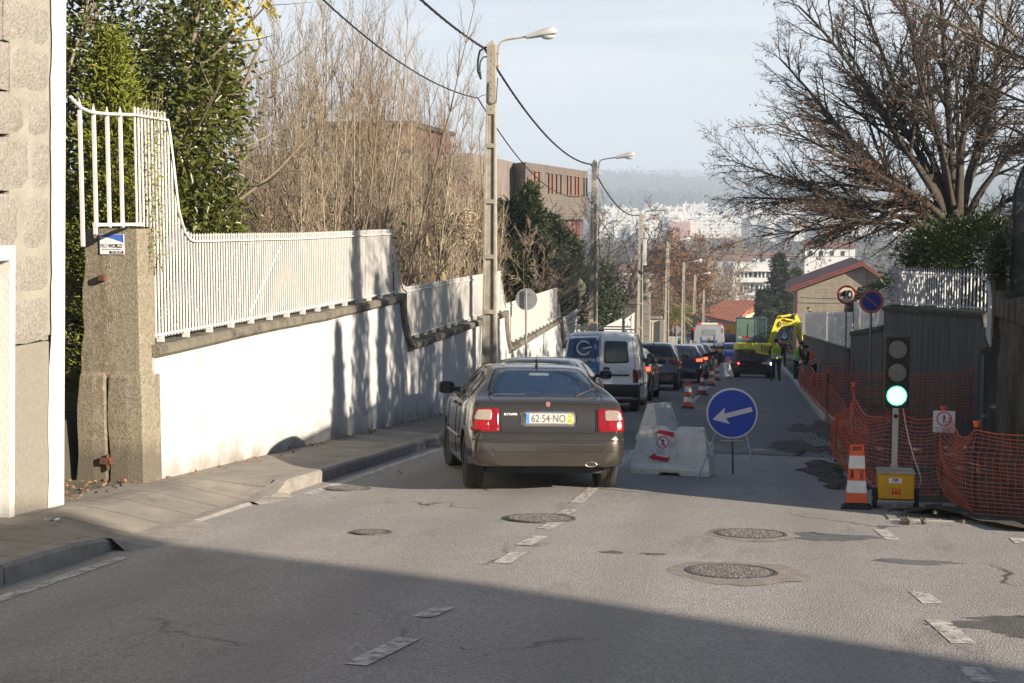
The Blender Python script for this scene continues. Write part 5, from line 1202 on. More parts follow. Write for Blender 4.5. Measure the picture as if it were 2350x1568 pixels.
# white panel van
h = .84
VAN = dict(W=1.70, r=.31, tw=.2, axles=(.86, 3.5), bulge=.03, roof0=.25,
 top=[(0, .50), (.01, .60), (.04, .635), (.06, .70), (.065, 1.1), (.10, 1.45), (.16, 1.70), (.22, 1.775), (.34, 1.81), (1.5, 1.83), (2.4, 1.79), (2.75, 1.70), (3.3, 1.16), (3.5, 1.05), (3.95, .9), (4.2, .7), (4.28, .5)],
 bot=[(0, .33), (.3, .26), (3.6, .2), (4.28, .3)], belt=[(0, .45), (.04, .6), (.06, .66), (.07, .9), (.14, 1.04), (.5, 1.05), (2.5, 1.03), (3.3, .98), (4, .8), (4.28, .46)],
 w=[(0, .70), (.03, .80), (.07, .825), (.4, .845), (3, .845), (3.8, .8), (4.15, .7), (4.28, .55)], wr=[(0, .7), (.06, .80), (.2, .735), (.4, .72), (2.4, .70), (3.3, .72), (4.28, .5)])
WHP = mat('van_white', (.82, .83, .85), .25, var=.03, vs=2, coat=.5, dirt=((.5, .49, .46), 3, .62))
q = ong(1447, 943); vb = at(1376, q.y - .9)
v_ = Car(VAN, 'white_van', 'white panel van with a blue advert on its left rear door and a roof bar', 'van', vb, rad(0.5), WHP); v_.wheels()
WRAPB = mat('wrap_blue', (.035, .10, .24), .35, var=.1, vs=2); nt__, b__, L__ = nodes_of(WRAPB)
tcx = NN(nt__, 'ShaderNodeTexCoord'); sx3 = NN(nt__, 'ShaderNodeSeparateXYZ'); L__(tcx.outputs['Object'], sx3.inputs[0]); rr3 = NN(nt__, 'ShaderNodeMapRange'); rr3.inputs[1].default_value = 1.5; rr3.inputs[2].default_value = .62; L__(sx3.outputs[2], rr3.inputs[0])
mm3 = NN(nt__, 'ShaderNodeMix', data_type='RGBA'); mm3.inputs[6].default_value = (.030, .09, .21, 1); mm3.inputs[7].default_value = (.05, .32, .62, 1); L__(rr3.outputs[0], mm3.inputs[0]); L__(mm3.outputs[2], b__.inputs['Base Color'])
v_.decal('advert_door', WRAPB, [(-.70, 1.72), (-.03, 1.745), (-.03, .66), (-.77, .66), (-.775, 1.1)], 'rear', off=.004, rnd=.02)
v_.decal('window_blank', mat('wrap_deep', (.02, .065, .17), .25, var=.05), [(-.64, 1.60), (-.10, 1.62), (-.10, 1.12), (-.67, 1.10)], 'rear', off=.009, rnd=.06)
v_.decal('rear_window', mat('van_glass', (.05, .07, .075), .06, var=.3, vs=3, coat=.3), [(.08, 1.61), (.60, 1.60), (.645, 1.12), (.08, 1.10)], 'rear', off=.007, rnd=.06)
v_.line('door_seam', [(-.01, 1.76), (-.01, .64)], 'rear', .006); v_.line('door_seam', [(.70, 1.70), (.775, 1.1), (.77, .66)], 'rear', .005); v_.line('door_seam', [(-.70, 1.72), (-.78, 1.1), (-.775, .66)], 'rear', .005)
v_.decal('handle_recess', BPL, [(.07, 1.02), (.22, 1.02), (.22, .93), (.07, .93)], 'rear', off=.006, rnd=.045)
v_.decal('rubbing_strip', BPL, [(-.30, .865), (.66, .865), (.66, .825), (-.30, .825)], 'rear', off=.012, rnd=.01)
for sd in (1, -1): v_.decal('tail_light', TAILD, [(.735 * sd, .98), (.84 * sd, .98), (.84 * sd, .68), (.745 * sd, .68)], 'rear', off=.012, rnd=.02)
t = MB(); t.grid([[(x * (.835 if z in (.36, .64) else .85), -.05 + .05 * abs(x) ** 10 + (.02 if z in (.36, .64) else 0), z) for x in (-1, -.9, -.7, -.4, 0, .4, .7, .9, 1)] for z in (.36, .40, .60, .64)]); t.box(-.83, .83, .01, .16, .361, .639); t.build('rear_bumper', BPL, v_.o, smooth=True)
v_.plate(.73, '', .4, x=-.28)
for s_, sd in (('left', -1), ('right', 1)):
    v_.decal('cab_window', GLASSD, [(2.15, 1.12), (3.05, 1.10), (2.62, 1.62), (2.15, 1.66)], s_, off=.005, rnd=.05); v_.line('door_seam', [(2.08, .35), (2.08, 1.7)], s_, .005); v_.line('side_moulding', [(.1, .62), (3, .60)], s_, .02, BPL, off=.004)
    v_.decal('bumper_end', BPL, [(.03, .64), (.42, .64), (.50, .36), (.03, .34)], s_, off=.015, rnd=.03)
    v_.mirror(2.95, 1.15, sd, .2, .26, BPL)
t = MB()
for yy in (.32,): t.tube([(-.66, yy, 1.80), (-.66, yy, 1.93), (.66, yy, 1.93), (.66, yy, 1.80)], .016, 6); t.cyl((-.66, yy, 1.87), (.66, yy, 1.87), .014, n=6)
t.tube([(-.6, 2.2, 1.80), (-.6, 2.2, 1.88), (.6, 2.2, 1.88), (.6, 2.2, 1.80)], .016, 6); t.build('roof_bar', GALV, v_.o)
# advert: ring with a bar, name and web address
gy = v_.surf(-.38, 1.35)[0].y - .012; tl_ = rad(7)
def vsurf(x, z): return v_.surf(x, z)[0] + Vector((0, -.014, 0))
t = MB(); Rr = .15
P_ = [vsurf(-.38 + Rr * math.cos(a), 1.44 + Rr * math.sin(a)) for a in [rad(40) + k * rad(290) / 30 for k in range(31)]]; t.tube(P_, .016, 6)
P_ = [vsurf(-.38 + Rr * math.cos(a), 1.44 + Rr * math.sin(a)) for a in [rad(-30) - 0 * k for k in range(1)]] + [vsurf(-.24, 1.42), vsurf(-.21, 1.46), vsurf(-.36, 1.425)]; t.tube([vsurf(-.40, 1.425), vsurf(-.20, 1.465)], .016, 6); t.build('advert_emblem', SWHT, v_.o)
p = vsurf(-.38, 1.18); textmesh('guimarte', .15, 'advert_name', SWHT, v_.o, .001, (p.x, p.y + .0, p.z), (math.pi / 2 - rad(4), 0, 0), bold=.001)
p = vsurf(-.33, .985); textmesh('www.guimarte.com', .062, 'advert_address', SWHT, v_.o, .001, (p.x, p.y, p.z)); p = vsurf(-.33, .93); textmesh('253 524 606', .062, 'advert_phone', SWHT, v_.o, .001, (p.x, p.y, p.z))
p = vsurf(.50, .915); textmesh('combo 1.3', .05, 'badge_letters', CHR, v_.o, .001, (p.x, p.y, p.z))
t = MB(); t.box(-.6, .6, .4, 3.6, .2, .36); t.build('underside', BPL, v_.o)
# dark car ahead of the van
s2 = mk(1.76, 4.25, 1.44, .32, .98); queue_car(s2, 'dark_car', 'very dark green-black car ahead of the white van, mostly hidden, showing its right side', at(1418, ong(1478, 920).y - .8), 0, paint('dark_green_paint', (.02, .026, .024)), (TAILR, True), mirm=BPL)
# taupe crossover
s3 = mk(1.78, 4.12, 1.56, .345, 1.06); h = .89
s3.update(tl=[(.50, .96), (.60, 1.02), (.84, 1.0), (.85, .86), (.70, .83), (.56, .87)], tlit=[(.62, .97), (.8, .97), (.8, .9), (.62, .9)], low=[(-.80, .60), (.80, .60), (.78, .36), (-.78, .36)], pz=.84, rwin=[(-.62, 1.10), (.62, 1.10), (.72, 1.2), (.56, 1.47), (-.56, 1.47), (-.72, 1.2)])
def capt(c):
    c.decal('plate_frame', CHR, [(-.36, .93), (.36, .93), (.38, .86), (.33, .77), (-.33, .77), (-.38, .86)], 'rear', off=.005, rnd=.05); c.plate(.835, '60-QD-95', .5, small=None)
    p, n_ = c.surf(0, 1.0); t = MB(); t.prism([(0, .06), (.035, 0), (0, -.06), (-.035, 0)], -.02, 0, M=Matrix.Translation(p), plane='xz'); t.build('badge', CHR, c.o)
    for sd in (1, -1): c.decal('reflector', TAILD, [(.55 * sd, .50), (.72 * sd, .50), (.72 * sd, .45), (.55 * sd, .45)], 'rear', off=.012, rnd=.01)
s3['plus'] = capt
q = ong(1553, 896); queue_car(s3, 'crossover_car', 'taupe-grey crossover with a wide dark rear window and diamond badge, behind the van', at(1496, q.y - .75), rad(1), TAUPE, (TAILR, False))
s4 = mk(1.74, 4.0, 1.46, .32, 1.0); queue_car(s4, 'navy_car', 'dark navy hatchback with right brake light lit, just ahead of the taupe crossover', at(1560, 53.5), rad(1), NAVY, (TAILR, True), mirm=BPL)
s5 = mk(1.74, 4.2, 1.46, .32, .98); queue_car(s5, 'blue_grey_car', 'blue-grey car ahead of the navy hatchback, its right brake light glowing', at(1578, 60), rad(1), BLUEG, (TAILR, True), mirm=BPL)
s6 = mk(1.76, 4.2, 1.46, .33, .98); queue_car(s6, 'dark_saloon', 'dark blue-black car last in the queue before the recovery truck', at(1597, 71), rad(1), NAVY, (TAILR, False))

RTW = paint('truck_white', (.62, .63, .64)); RTR = mat('truck_red', (.55, .03, .03), .4); DSTEEL = mat('dark_truck_steel', (.03, .03, .032), .6, metal=.3, var=.3, vs=8)
o = thing('recovery_truck', 'white recovery truck with a dark flatbed, light bar and striped rear board', 'truck', at(1623, 92)); on_slope(o, at(1623, 92), 0)
t = MB(); rows = []
for y, w_, zt in ((3.2, .96, 2.55), (3.25, 1.0, 2.62), (4.3, 1.0, 2.66), (4.7, .98, 2.5), (5.1, .95, 1.7), (5.3, .95, 1.5)):
    rows.append([(-w_, y, .6), (-w_ - .02, y, 1.4), (-w_ * .93, y, zt - .12), (-w_ * .82, y, zt), (w_ * .82, y, zt), (w_ * .93, y, zt - .12), (w_ + .02, y, 1.4), (w_, y, .6)])
t.grid(rows, closed=True); t.add(rows[0], [tuple(range(8))]); t.add(rows[-1], [tuple(range(8))[::-1]]); cb = t.build('cab', RTW, o, bevel=.03, seg=2)
t = MB(); t.box(-.44, .44, 3.17, 3.19, 1.95, 2.32); rw = t.build('rear_window', CHR, cb, bevel=.05, seg=2); t = MB(); t.box(-.41, .41, 3.155, 3.168, 1.98, 2.29); t.build('pane', mat('truck_glass', (.18, .22, .22), .08), rw)
t = MB(); t.box(-.55, .55, 3.5, 3.75, 2.66, 2.78); lbm = t.build('light_bar', mat('bar_cream', (.6, .56, .45), .5), o)
for s_ in (-1, 1): t = MB(); t.box(s_ * .56 - .001 if s_ > 0 else -.76, s_ * .76 if s_ > 0 else -.561, 3.5, 3.75, 2.66, 2.79); t.build('red_lamp', RTR, lbm)
for s_ in (-1, 1): t = MB(); t.box(s_ * .98 - .04, s_ * .98 + .04, 3.1, 3.16, 2.2, 2.45); t.build('red_marker', RTR, o)
for s_ in (-1, 1): t = MB(); t.box(s_ * 1.02 - .005, s_ * 1.02 + .005, 3.9, 4.7, 1.5, 2.4); t.build('side_window', GLASSD, o); t = MB(); t.box(s_ * 1.2 - .1, s_ * 1.2 + .1, 4.9, 4.98, 1.6, 2.3); t.build('mirror', BPL, o)
t = MB(); t.box(-1.02, 1.02, 0, 3.0, 1.12, 1.24); t.box(-1.05, -.98, 0, 3.0, 1.24, 1.36); t.box(.98, 1.05, 0, 3.0, 1.24, 1.36); t.build('flatbed', DSTEEL, o)
BLF = mat('blue_frame', (.04, .07, .17), .5, var=.2, vs=8)
t = MB(); t.box(-.55, .55, 2.6, 2.75, 1.45, 1.62); t.box(-.56, -.46, 2.55, 2.7, 1.25, 1.85); t.box(.30, .40, 2.4, 2.55, 1.25, 1.95); t.build('winch_frame', BLF, o)
t = MB(); t.cyl((-.1, 2.58, 1.75), (.1, 2.58, 1.75), .10, n=12); t.build('winch_drum', GALV, o)
CHV = mat('chevron_board', (.75, .50, .03), .4); nt1, b1_, L1 = nodes_of(CHV); wv1 = NN(nt1, 'ShaderNodeTexWave', bands_direction='DIAGONAL'); wv1.inputs['Scale'].default_value = 1.4; tcn = NN(nt1, 'ShaderNodeTexCoord'); L1(tcn.outputs['Object'], wv1.inputs[0]); gt1 = NN(nt1, 'ShaderNodeMath', operation='GREATER_THAN'); gt1.inputs[1].default_value = .5; L1(wv1.outputs['Fac'], gt1.inputs[0]); mx1 = NN(nt1, 'ShaderNodeMix', data_type='RGBA'); mx1.inputs[6].default_value = (.75, .45, .03, 1); mx1.inputs[7].default_value = (.75, .06, .02, 1); L1(gt1.outputs[0], mx1.inputs[0]); L1(mx1.outputs[2], b1_.inputs['Base Color'])
t = MB(); t.box(-.02, .88, -.03, -.01, .88, 1.07); t.build('striped_board', CHV, o); t = MB(); t.box(-.95, -.25, -.03, -.01, .9, 1.02); t.build('number_plate', mat('dull_plate', (.35, .32, .15), .5), o)
t = MB(); t.box(-.5, .5, .1, 4.9, .55, .85); t.box(-.95, .95, 0, .12, .45, .62); t.build('chassis', DSTEEL, o)
for y in (.9, 4.3):
    for s_ in (-1, 1): wheel(o, s_ * .82, y, .40, .3, s_)
# box truck, blue car, teal van far down
o = thing('box_truck', 'tan box truck with a yellow front edge, far down behind the excavator', 'truck', at(1684, 118)); on_slope(o, at(1684, 118), math.pi)
t = MB(); t.box(-1.0, 1.0, -4.5, 0, .9, 2.9); t.build('cargo_box', mat('box_tan', (.40, .30, .17), .7), o); t = MB(); t.box(-1.02, 1.02, 0, .08, .88, 2.92); t.build('front_frame', mat('box_yellow', (.60, .33, .03), .6), o)
t = MB(); t.prism([(.1, .5), (1.7, .5), (1.75, 1.2), (1.3, 2.1), (.1, 2.15)], -.95, .95, plane='yz'); t.build('cab', paint('truck_blue', (.03, .06, .28)), o, bevel=.04); t = MB(); t.box(-.8, .8, 1.42, 1.62, 1.3, 1.95); t.build('windscreen', GLASSD, o)
for y in (-3.4, 1.0):
    for s_ in (-1, 1): wheel(o, s_ * .82, y, .38, .25, s_)
def far_car(sp, name, label, pos, hd, pm):
    c = Car(sp, name, label, 'car', pos, hd, pm); c.wheels(); c.decal('rear_window', GLASSD, sp['rwin'], 'rear', off=.005, rnd=.07, rings=3)
    for vv in ('left', 'right'):
        for P_ in sp['swin']: c.decal('side_window', GLASSD, P_, vv, off=.005, rnd=.05, rings=3)
    c.decal('windscreen', GLASSD, [(-.6, 1.0), (.6, 1.0), (.5, 1.28), (-.5, 1.28)], 'front', rnd=.05, rings=3)
    for sd in (1, -1): c.decal('tail_light', TAILR, [(x * sd, z) for x, z in sp['tl']], 'rear', off=.012, rnd=.03, rings=3)
    return c
far_car(mk(1.74, 4.1, 1.45, .31, .98), 'blue_car', 'bright blue car facing up the street between the recovery truck and the excavator', at(1678, 101), math.pi, paint('bright_blue_paint', (.03, .07, .40)))
vv_ = Car(VAN, 'teal_van', 'small teal van parked at the left beyond the fourth lamp pole', 'van', at(1554, 112) , rad(4), paint('teal_paint', (.08, .33, .32))); vv_.wheels()
vv_.decal('rear_window', GLASSD, [(-.5, 1.6), (.5, 1.6), (.6, 1.1), (-.6, 1.1)], 'rear', rnd=.06)

EY = mat('excavator_yellow', (.80, .72, .07), .45, var=.1, vs=3, coat=.3, dirt=((.25, .22, .10), 4, .6)); EG = mat('excavator_grey', (.075, .075, .073), .55, var=.15, vs=5, dirt=((.10, .09, .07), 4, .58)); ET = mat('excavator_teal', (.05, .10, .11), .45, var=.1)
EGL = mat('cab_glass_green', (.09, .15, .11), .08, var=.3, vs=2, coat=.3); TRK = mat('track_mud', (.085, .075, .06), .95, var=.3, vs=12, bump=.7, bs=30)
ep = at(1728, 64.5); o = thing('excavator', 'yellow and dark grey mini excavator with a green-glazed cab, its arm reaching over the kerb', 'excavator', ep); on_slope(o, ep, 0)
def trk(cx):
    t = MB(); prof = []
    for k in range(28):
        a = 2 * math.pi * k / 28; ex = .95 * (1 if math.cos(a) > 0 else -1) if abs(math.cos(a)) > .05 else 0; prof.append((1.1 + ex + .27 * math.cos(a), .29 + .27 * math.sin(a)))
    n = len(prof)
    t.prism(prof, cx - .20, cx + .20, plane='yz')
    for k in range(n):
        (y0, z0), (y1, z1) = prof[k], prof[(k + 1) % n]; m = max(1, int(math.hypot(y1 - y0, z1 - z0) / .12))
        for j in range(m):
            yy, zz = lerp(y0, y1, (j + .5) / m), lerp(z0, z1, (j + .5) / m); ny, nz2 = (yy - min(2.05, max(.15, yy))), zz - .29; l = math.hypot(ny, nz2) or 1; a = math.atan2(nz2, ny)
            t.box(-.21 + cx, .21 + cx, -.03, .03, -.01, .022, M=Matrix.Translation((0, yy, zz)) @ Matrix.Rotation(a - math.pi / 2, 4, 'X'))
    return t.build('track', TRK, o)
for cx in (-.78, .78): trk(cx)
t = MB(); t.box(-.62, .62, .5, 1.8, .30, .58); t.cyl((0, 1.1, .58), (0, 1.1, .74), .42, n=20); t.build('undercarriage', EG, o)
t = MB(); t.box(-.62, .62, 2.3, 2.42, .08, .34); t.build('dozer_blade', GALV, o, bevel=.01)
def bow(z0, z1, m, name, ext=0, w0=.86, yb=.10):
    t = MB(); rows = []
    for z in (z0, z0 + .04, (z0 + z1) / 2, z1 - .04, z1):
        e = .04 if z in (z0, z1) else 0; P_ = []
        for k in range(13): a = math.pi * k / 12; P_.append((-(w0 - e) * math.copysign(abs(math.cos(a)) ** .45, math.cos(a)), yb + .55 - (.55 - e) * math.sin(a) ** .8, z))
        rows.append(P_ + [(w0 - e, 1.95, z), (-(w0 - e), 1.95, z)])
    t.grid(rows, closed=True); n = len(rows[0]); t.add(rows[0], [tuple(range(n))[::-1]]); t.add(rows[-1], [tuple(range(n))]); return t.build(name, m, o, smooth=False)
bow(.68, 1.22, EG, 'counterweight'); bow(1.222, 1.55, EY, 'engine_cover', w0=.85, yb=.13)
t = MB(); t.prism([(.10, 1.10), (.86, .95), (.88, 1.24), (.84, 1.50), (.10, 1.56)], .075, .12, plane='xz'); t.build('side_cowl', EY, o, bevel=.02)
t = MB()
for i in range(7):
    for j in range(4): t.box(.36 + i * .062, .395 + i * .062, .062, .074, 1.17 - i * .012 + j * .075, 1.225 - i * .012 + j * .075)
t.build('cooling_grille', SEAM, o)
t = MB(); t.prism([(-.62, 1.21), (-.60, 1.08), (-.5, 1.02), (.02, 1.02), (.10, 1.08), (.12, 1.21)], .065, .09, plane='xz'); nb_ = t.build('name_band', mat('name_band_brown', (.12, .07, .04), .5), o); textmesh('YANMAR', .075, 'lettering', mat('letter_grey', (.35, .33, .30), .5), nb_, .001, (-.25, .060, 1.15), sx=1.2); textmesh('ViO55', .07, 'lettering', mat('letter_grey', (.35, .33, .30)), nb_, .001, (-.2, .060, 1.07))
for s_, m in ((-.62, mat('small_red_lamp', (.9, .05, .02), .3, emis=(1, .05, .05), es=3, var=0)), (.82, mat('small_white_lamp', (1, .9, .7), .3, emis=(1, .9, .7), es=12, var=0))):
    t = MB(); t.lathe([(.001, 0), (.045, 0), (.05, .02), (.001, .03)], 12, M=Matrix.Translation((s_, .16, .62)) @ Matrix.Rotation(math.pi / 2, 4, 'X')); t.build('rear_lamp', m, o)
# cab: frame, panes, roof
cx0, cx1, cy0, cy1, cz0, cz1 = -.74, .55, .55, 1.95, 1.56, 2.62
t = MB()
for x in (cx0, .10, cx1):
    for y in (cy0, cy1): t.box(x - .03, x + .03, y - .03, y + .03, cz0, cz1)
t.box(cx0 - .03, cx1 + .03, cy0 - .03, cy1 + .03, cz0 - .01, cz0 + .14); t.build('cab_frame', ET, o, bevel=.01)
t = MB(); t.box(cx0 - .05, cx1 + .05, cy0 - .06, cy1 + .08, cz1, cz1 + .07); t.build('cab_roof', ET, o, bevel=.03, seg=2)
t = MB(); t.box(cx0 + .03, .07, cy0 - .01, cy0, cz0 + .14, cz1); t.build('rear_pane', EGL, o)
EGL2 = mat('cab_glass_side', (.05, .07, .07), .05, alpha=.45, var=0)
t = MB(); t.box(.13, cx1 - .03, cy0 - .01, cy0, cz0 + .14, cz1); t.build('side_pane', EGL2, o); t = MB(); t.box(cx1 - .005, cx1 + .005, cy0, cy1, cz0 + .14, cz1); t.build('door_pane', EGL2, o); t = MB(); t.box(cx0 - .005, cx0 + .005, cy0, cy1, cz0 + .14, cz1); t.build('side_pane', EGL2, o)
t = MB(); t.box(.32, .34, cy0 - .025, cy0 - .01, cz0 + .14, cz1); t.cyl((-.22, cy0 - .03, cz0 + .2), (-.20, cy0 - .03, cz1 - .2), .018, n=6); t.build('pane_bars', ET, o)
t = MB(); t.box(-.45, -.02, .9, 1.3, cz0, cz0 + .75); t.build('operator_seat', SEAT, o, bevel=.05); textmesh('EM', .11, 'lettering', SWHT, o, .001, (-.58, cy0 - .015, cz0 + .22)); t = MB(); t.box(-.46, -.13, cy0 - .014, cy0 - .0105, cz0 + .16, cz0 + .28); t.build('red_sticker', mat('sticker_red', (.25, .02, .03), .5), o)
t = MB(); t.lathe([(.07, 0), (.075, .05), (.06, .10), (.001, .12)], 14, M=Matrix.Translation((-.25, .9, cz1 + .07))); t.build('beacon', mat('beacon_orange', (1, .4, .05), .3, emis=(1, .38, .05), es=9, var=0), o)
t = MB(); t.box(-.62, -.5, .6, .7, cz1 + .07, cz1 + .14); t.box(.38, .5, .6, .7, cz1 + .07, cz1 + .14); t.build('work_lamps', EG, o)
# arm, built in the plane it swings in
def E(px, py, y): p = onY(px, py, 64.5 + y); m = o.matrix_world.inverted() @ p; return m
def armpoly(name, pts, y, th, m):
    P_ = [E(px, py, y) for px, py in pts]; t = MB(); n = len(P_); v = [p + Vector((0, -th / 2, 0)) for p in P_] + [p + Vector((0, th / 2, 0)) for p in P_]
    t.add(v, [tuple(range(n)), tuple(range(n, 2 * n))[::-1]] + [(i, (i + 1) % n, n + (i + 1) % n, n + i) for i in range(n)]); return t.build(name, m, o, bevel=.012)
cv = lambda a, b: (1617 + a / 7.271, 686 + b / 7.271)
armpoly('boom', [cv(*p) for p in ((1040, 760), (1110, 560), (1160, 400), (1215, 285), (1280, 275), (1320, 330), (1440, 350), (1540, 372), (1545, 440), (1440, 455), (1330, 455), (1270, 480), (1230, 560), (1190, 680), (1160, 790))], 2.2, .2, EY)
armpoly('stick', [cv(*p) for p in ((1535, 235), (1570, 330), (1600, 400), (1605, 520), (1635, 700), (1640, 900), (1600, 890), (1560, 720), (1500, 520), (1510, 400), (1500, 300))], 2.45, .16, EY)
armpoly('bucket', [cv(*p) for p in ((1600, 830), (1660, 810), (1640, 880), (1700, 960), (1690, 1020), (1600, 1030), (1560, 960))], 2.45, .5, EG)
for a, b, r_ in ((cv(1275, 300), cv(1440, 270), .055), (cv(1340, 340), cv(1480, 365), .045), (cv(1440, 262), cv(1540, 252), .03), (cv(1605, 560), cv(1630, 700), .05), (cv(1220, 560), cv(1180, 740), .04)):
    t = MB(); t.cyl(E(*a, 2.05), E(*b, 2.05), r_, n=10); t.build('hydraulic_ram', EY if r_ > .04 else GALV, o)
t = MB()
for d in (0, .05): t.tube([E(*cv(1480, 420), 2.1 - d), E(*cv(1560, 380), 2.1 - d), E(*cv(1615, 420), 2.1 - d), E(*cv(1612, 520), 2.1 - d), E(*cv(1560, 600), 2.1 - d), E(*cv(1590, 760), 2.1 - d)], .018, 6)
t.build('hoses', BPL, o)
d_ = E(*cv(1253, 425), 2.07); t = MB(); t.prism([(d_.x - .075, d_.z), (d_.x, d_.z + .15), (d_.x + .075, d_.z), (d_.x, d_.z - .15)], d_.y - .01, d_.y, plane='xz'); t.build('dark_diamond', SEAM, o); t = MB(); t.prism([(d_.x - .035, d_.z), (d_.x, d_.z + .07), (d_.x + .035, d_.z), (d_.x, d_.z - .07)], d_.y - .014, d_.y - .011, plane='xz'); t.build('light_diamond', mat('diamond_light', (.5, .5, .45), .5), o)
d_ = E(*cv(1365, 408), 2.07); textmesh('EURO EM\nESCAVA', .075, 'lettering', mat('letter_brown', (.18, .10, .02), .5), o, .001, (d_.x, d_.y - .006, d_.z), sx=1.1)

SKIN = mat('skin', (.42, .26, .19), .6, var=.08, vs=20); JEAN = mat('jeans', (.035, .045, .085), .9, var=.2, vs=12); DJK = mat('dark_jacket', (.02, .02, .024), .85, var=.2, vs=12); BOOT = mat('boots', (.05, .04, .03), .8)
HVY = mat('hi_vis_yellow', (.42, .62, .02), .7, var=.05, emis=None); HVO = mat('hi_vis_orange', (.80, .13, .03), .7, var=.05); REFL = mat('reflective_band', (.55, .56, .55), .4, var=.05); HAIR = mat('hair_dark', (.02, .015, .012), .8)
def person(pos, facing, label, J, mats, vest=None, hat=None, group=None, scale=1.0, back=None):
    """J: joints in metres, x right, y ahead, z up"""
    o = thing('person', label, 'person', pos, facing, group); o.scale = (scale,) * 3
    names = list(J); idx = {}; V_ = []; R_ = []
    for n_ in names: idx[n_] = len(V_); V_.append(J[n_][:3]); R_.append(J[n_][3])
    E_ = [('pelvis', 'waist'), ('waist', 'chest'), ('chest', 'neck'), ('neck', 'head'), ('head', 'crown')]
    for s_ in 'LR':
        E_ += [('pelvis', 'hip' + s_), ('hip' + s_, 'knee' + s_), ('knee' + s_, 'ank' + s_), ('ank' + s_, 'toe' + s_), ('chest', 'sho' + s_), ('sho' + s_, 'elb' + s_), ('elb' + s_, 'wri' + s_), ('wri' + s_, 'palm' + s_)]
    ed = [(idx[a], idx[b]) for a, b in E_]
    for s_ in 'LR':
        w0, p0 = Vector(J['wri' + s_][:3]), Vector(J['palm' + s_][:3]); d = (p0 - w0).normalized(); sd = d.cross(Vector((0, 1, 0))).normalized() if abs(d.y) < .9 else Vector((1, 0, 0)); cr = d.cross(sd)
        for k, (off, ln) in enumerate(((-.03, .065), (-.01, .08), (.011, .075), (.031, .058))):
            a = p0 + sd * off; b = a + d * ln * .5 + cr * .012; c2 = b + d * ln * .4 + cr * .03; i0 = len(V_)
            V_ += [tuple(a + d * .012), tuple(b), tuple(c2)]; R_ += [.009, .008, .007]; ed += [(idx['palm' + s_], i0), (i0, i0 + 1), (i0 + 1, i0 + 2)]
        i0 = len(V_); a = w0.lerp(p0, .5) - sd * .03; V_ += [tuple(a), tuple(a + d * .04 - sd * .02 + cr * .02)]; R_ += [.010, .008]; ed += [(idx['palm' + s_], i0), (i0, i0 + 1)]
    me = bpy.data.meshes.new('body'); me.from_pydata(V_, ed, []); bo = bpy.data.objects.new('body', me); C.objects.link(bo)
    md = bo.modifiers.new('s', 'SKIN'); md.use_smooth_shade = True
    for i, v in enumerate(me.skin_vertices[0].data): v.radius = (R_[i] * (1.0), R_[i]); v.use_root = (i == idx['pelvis'])
    ms = bo.modifiers.new('u', 'SUBSURF'); ms.levels = 1; ms.render_levels = 1
    dg = bpy.context.evaluated_depsgraph_get(); m2 = bpy.data.meshes.new_from_object(bo.evaluated_get(dg)); bpy.data.objects.remove(bo)
    for m in mats: m2.materials.append(m)     # 0 skin 1 jacket 2 trousers 3 boots
    region = {'pelvis': 2, 'waist': 1, 'chest': 1, 'neck': 0, 'head': 0, 'crown': 0}
    for s_ in 'LR': region.update({'hip' + s_: 2, 'knee' + s_: 2, 'ank' + s_: 3, 'toe' + s_: 3, 'sho' + s_: 1, 'elb' + s_: 1, 'wri' + s_: 1, 'palm' + s_: 0})
    segs_ = [(Vector(J[a][:3]), Vector(J[b][:3]), region[b] if region[b] in (0, 3) or a != 'pelvis' else region[a]) for a, b in E_]
    for f in m2.polygons:
        c_ = f.center; best = min(segs_, key=lambda q: (c_ - (q[0] + (q[1] - q[0]) * max(0, min(1, (c_ - q[0]).dot(q[1] - q[0]) / (q[1] - q[0]).length_squared)))).length); f.material_index = best[2]
    b_ = bpy.data.objects.new('body', m2); C.objects.link(b_); b_.parent = o
    hd = Vector(J['head'][:3]); up = (Vector(J['crown'][:3]) - hd).normalized(); Mh = Matrix.Translation(hd) @ Vector((0, 0, 1)).rotation_difference(up).to_matrix().to_4x4()
    # face: nose, eyes, mouth, ears
    t = MB(); t.add([(-.016, .085, -.03), (.016, .085, -.03), (0, .118, -.028), (0, .09, .03)], [(0, 1, 2), (0, 2, 3), (1, 3, 2)], M=Mh); t.build('nose', SKIN, b_)
    for x in (-.032, .032): t = MB(); t.lathe([(.001, 0), (.011, .002), (.001, .006)], 8, M=Mh @ Matrix.Translation((x, .088, .022)) @ Matrix.Rotation(-math.pi / 2, 4, 'X')); t.build('eye', HAIR, b_)
    t = MB(); t.box(-.022, .022, .088, .094, -.055, -.048, M=Mh); t.build('mouth', mat('lips', (.30, .12, .10), .6), b_)
    for x in (-1, 1): t = MB(); t.lathe([(.001, 0), (.026, .002), (.02, .012), (.001, .014)], 10, M=Mh @ Matrix.Translation((x * .082, 0, 0)) @ Matrix.Rotation(x * math.pi / 2, 4, 'Y')); t.build('ear', SKIN, b_)
    t = MB(); rows = []
    for i in range(7):
        a = math.pi / 2 * i / 6 * .98; rr_ = .098 * math.cos(a) ; rows.append([(rr_ * math.cos(q) * .93, rr_ * 1.1 * math.sin(q) - .012, .02 + .115 * math.sin(a) - (.07 * max(0, -math.sin(q)) if i == 0 else 0)) for q in [k * math.pi / 8 for k in range(16)]])
    t.grid([[Mh @ Vector(p) for p in r_] for r_ in rows], closed=True)
    if hat is None: t.build('hair', HAIR, o, smooth=True)
    else:
        t.lathe([(.001, 0), (.075, 0), (.07, .012), (.001, .014)], 12, M=Mh @ Matrix.Translation((0, .10, .03)) @ Matrix.Diagonal((1, .7, 1, 1))); t.build('cap', hat, o, smooth=True)
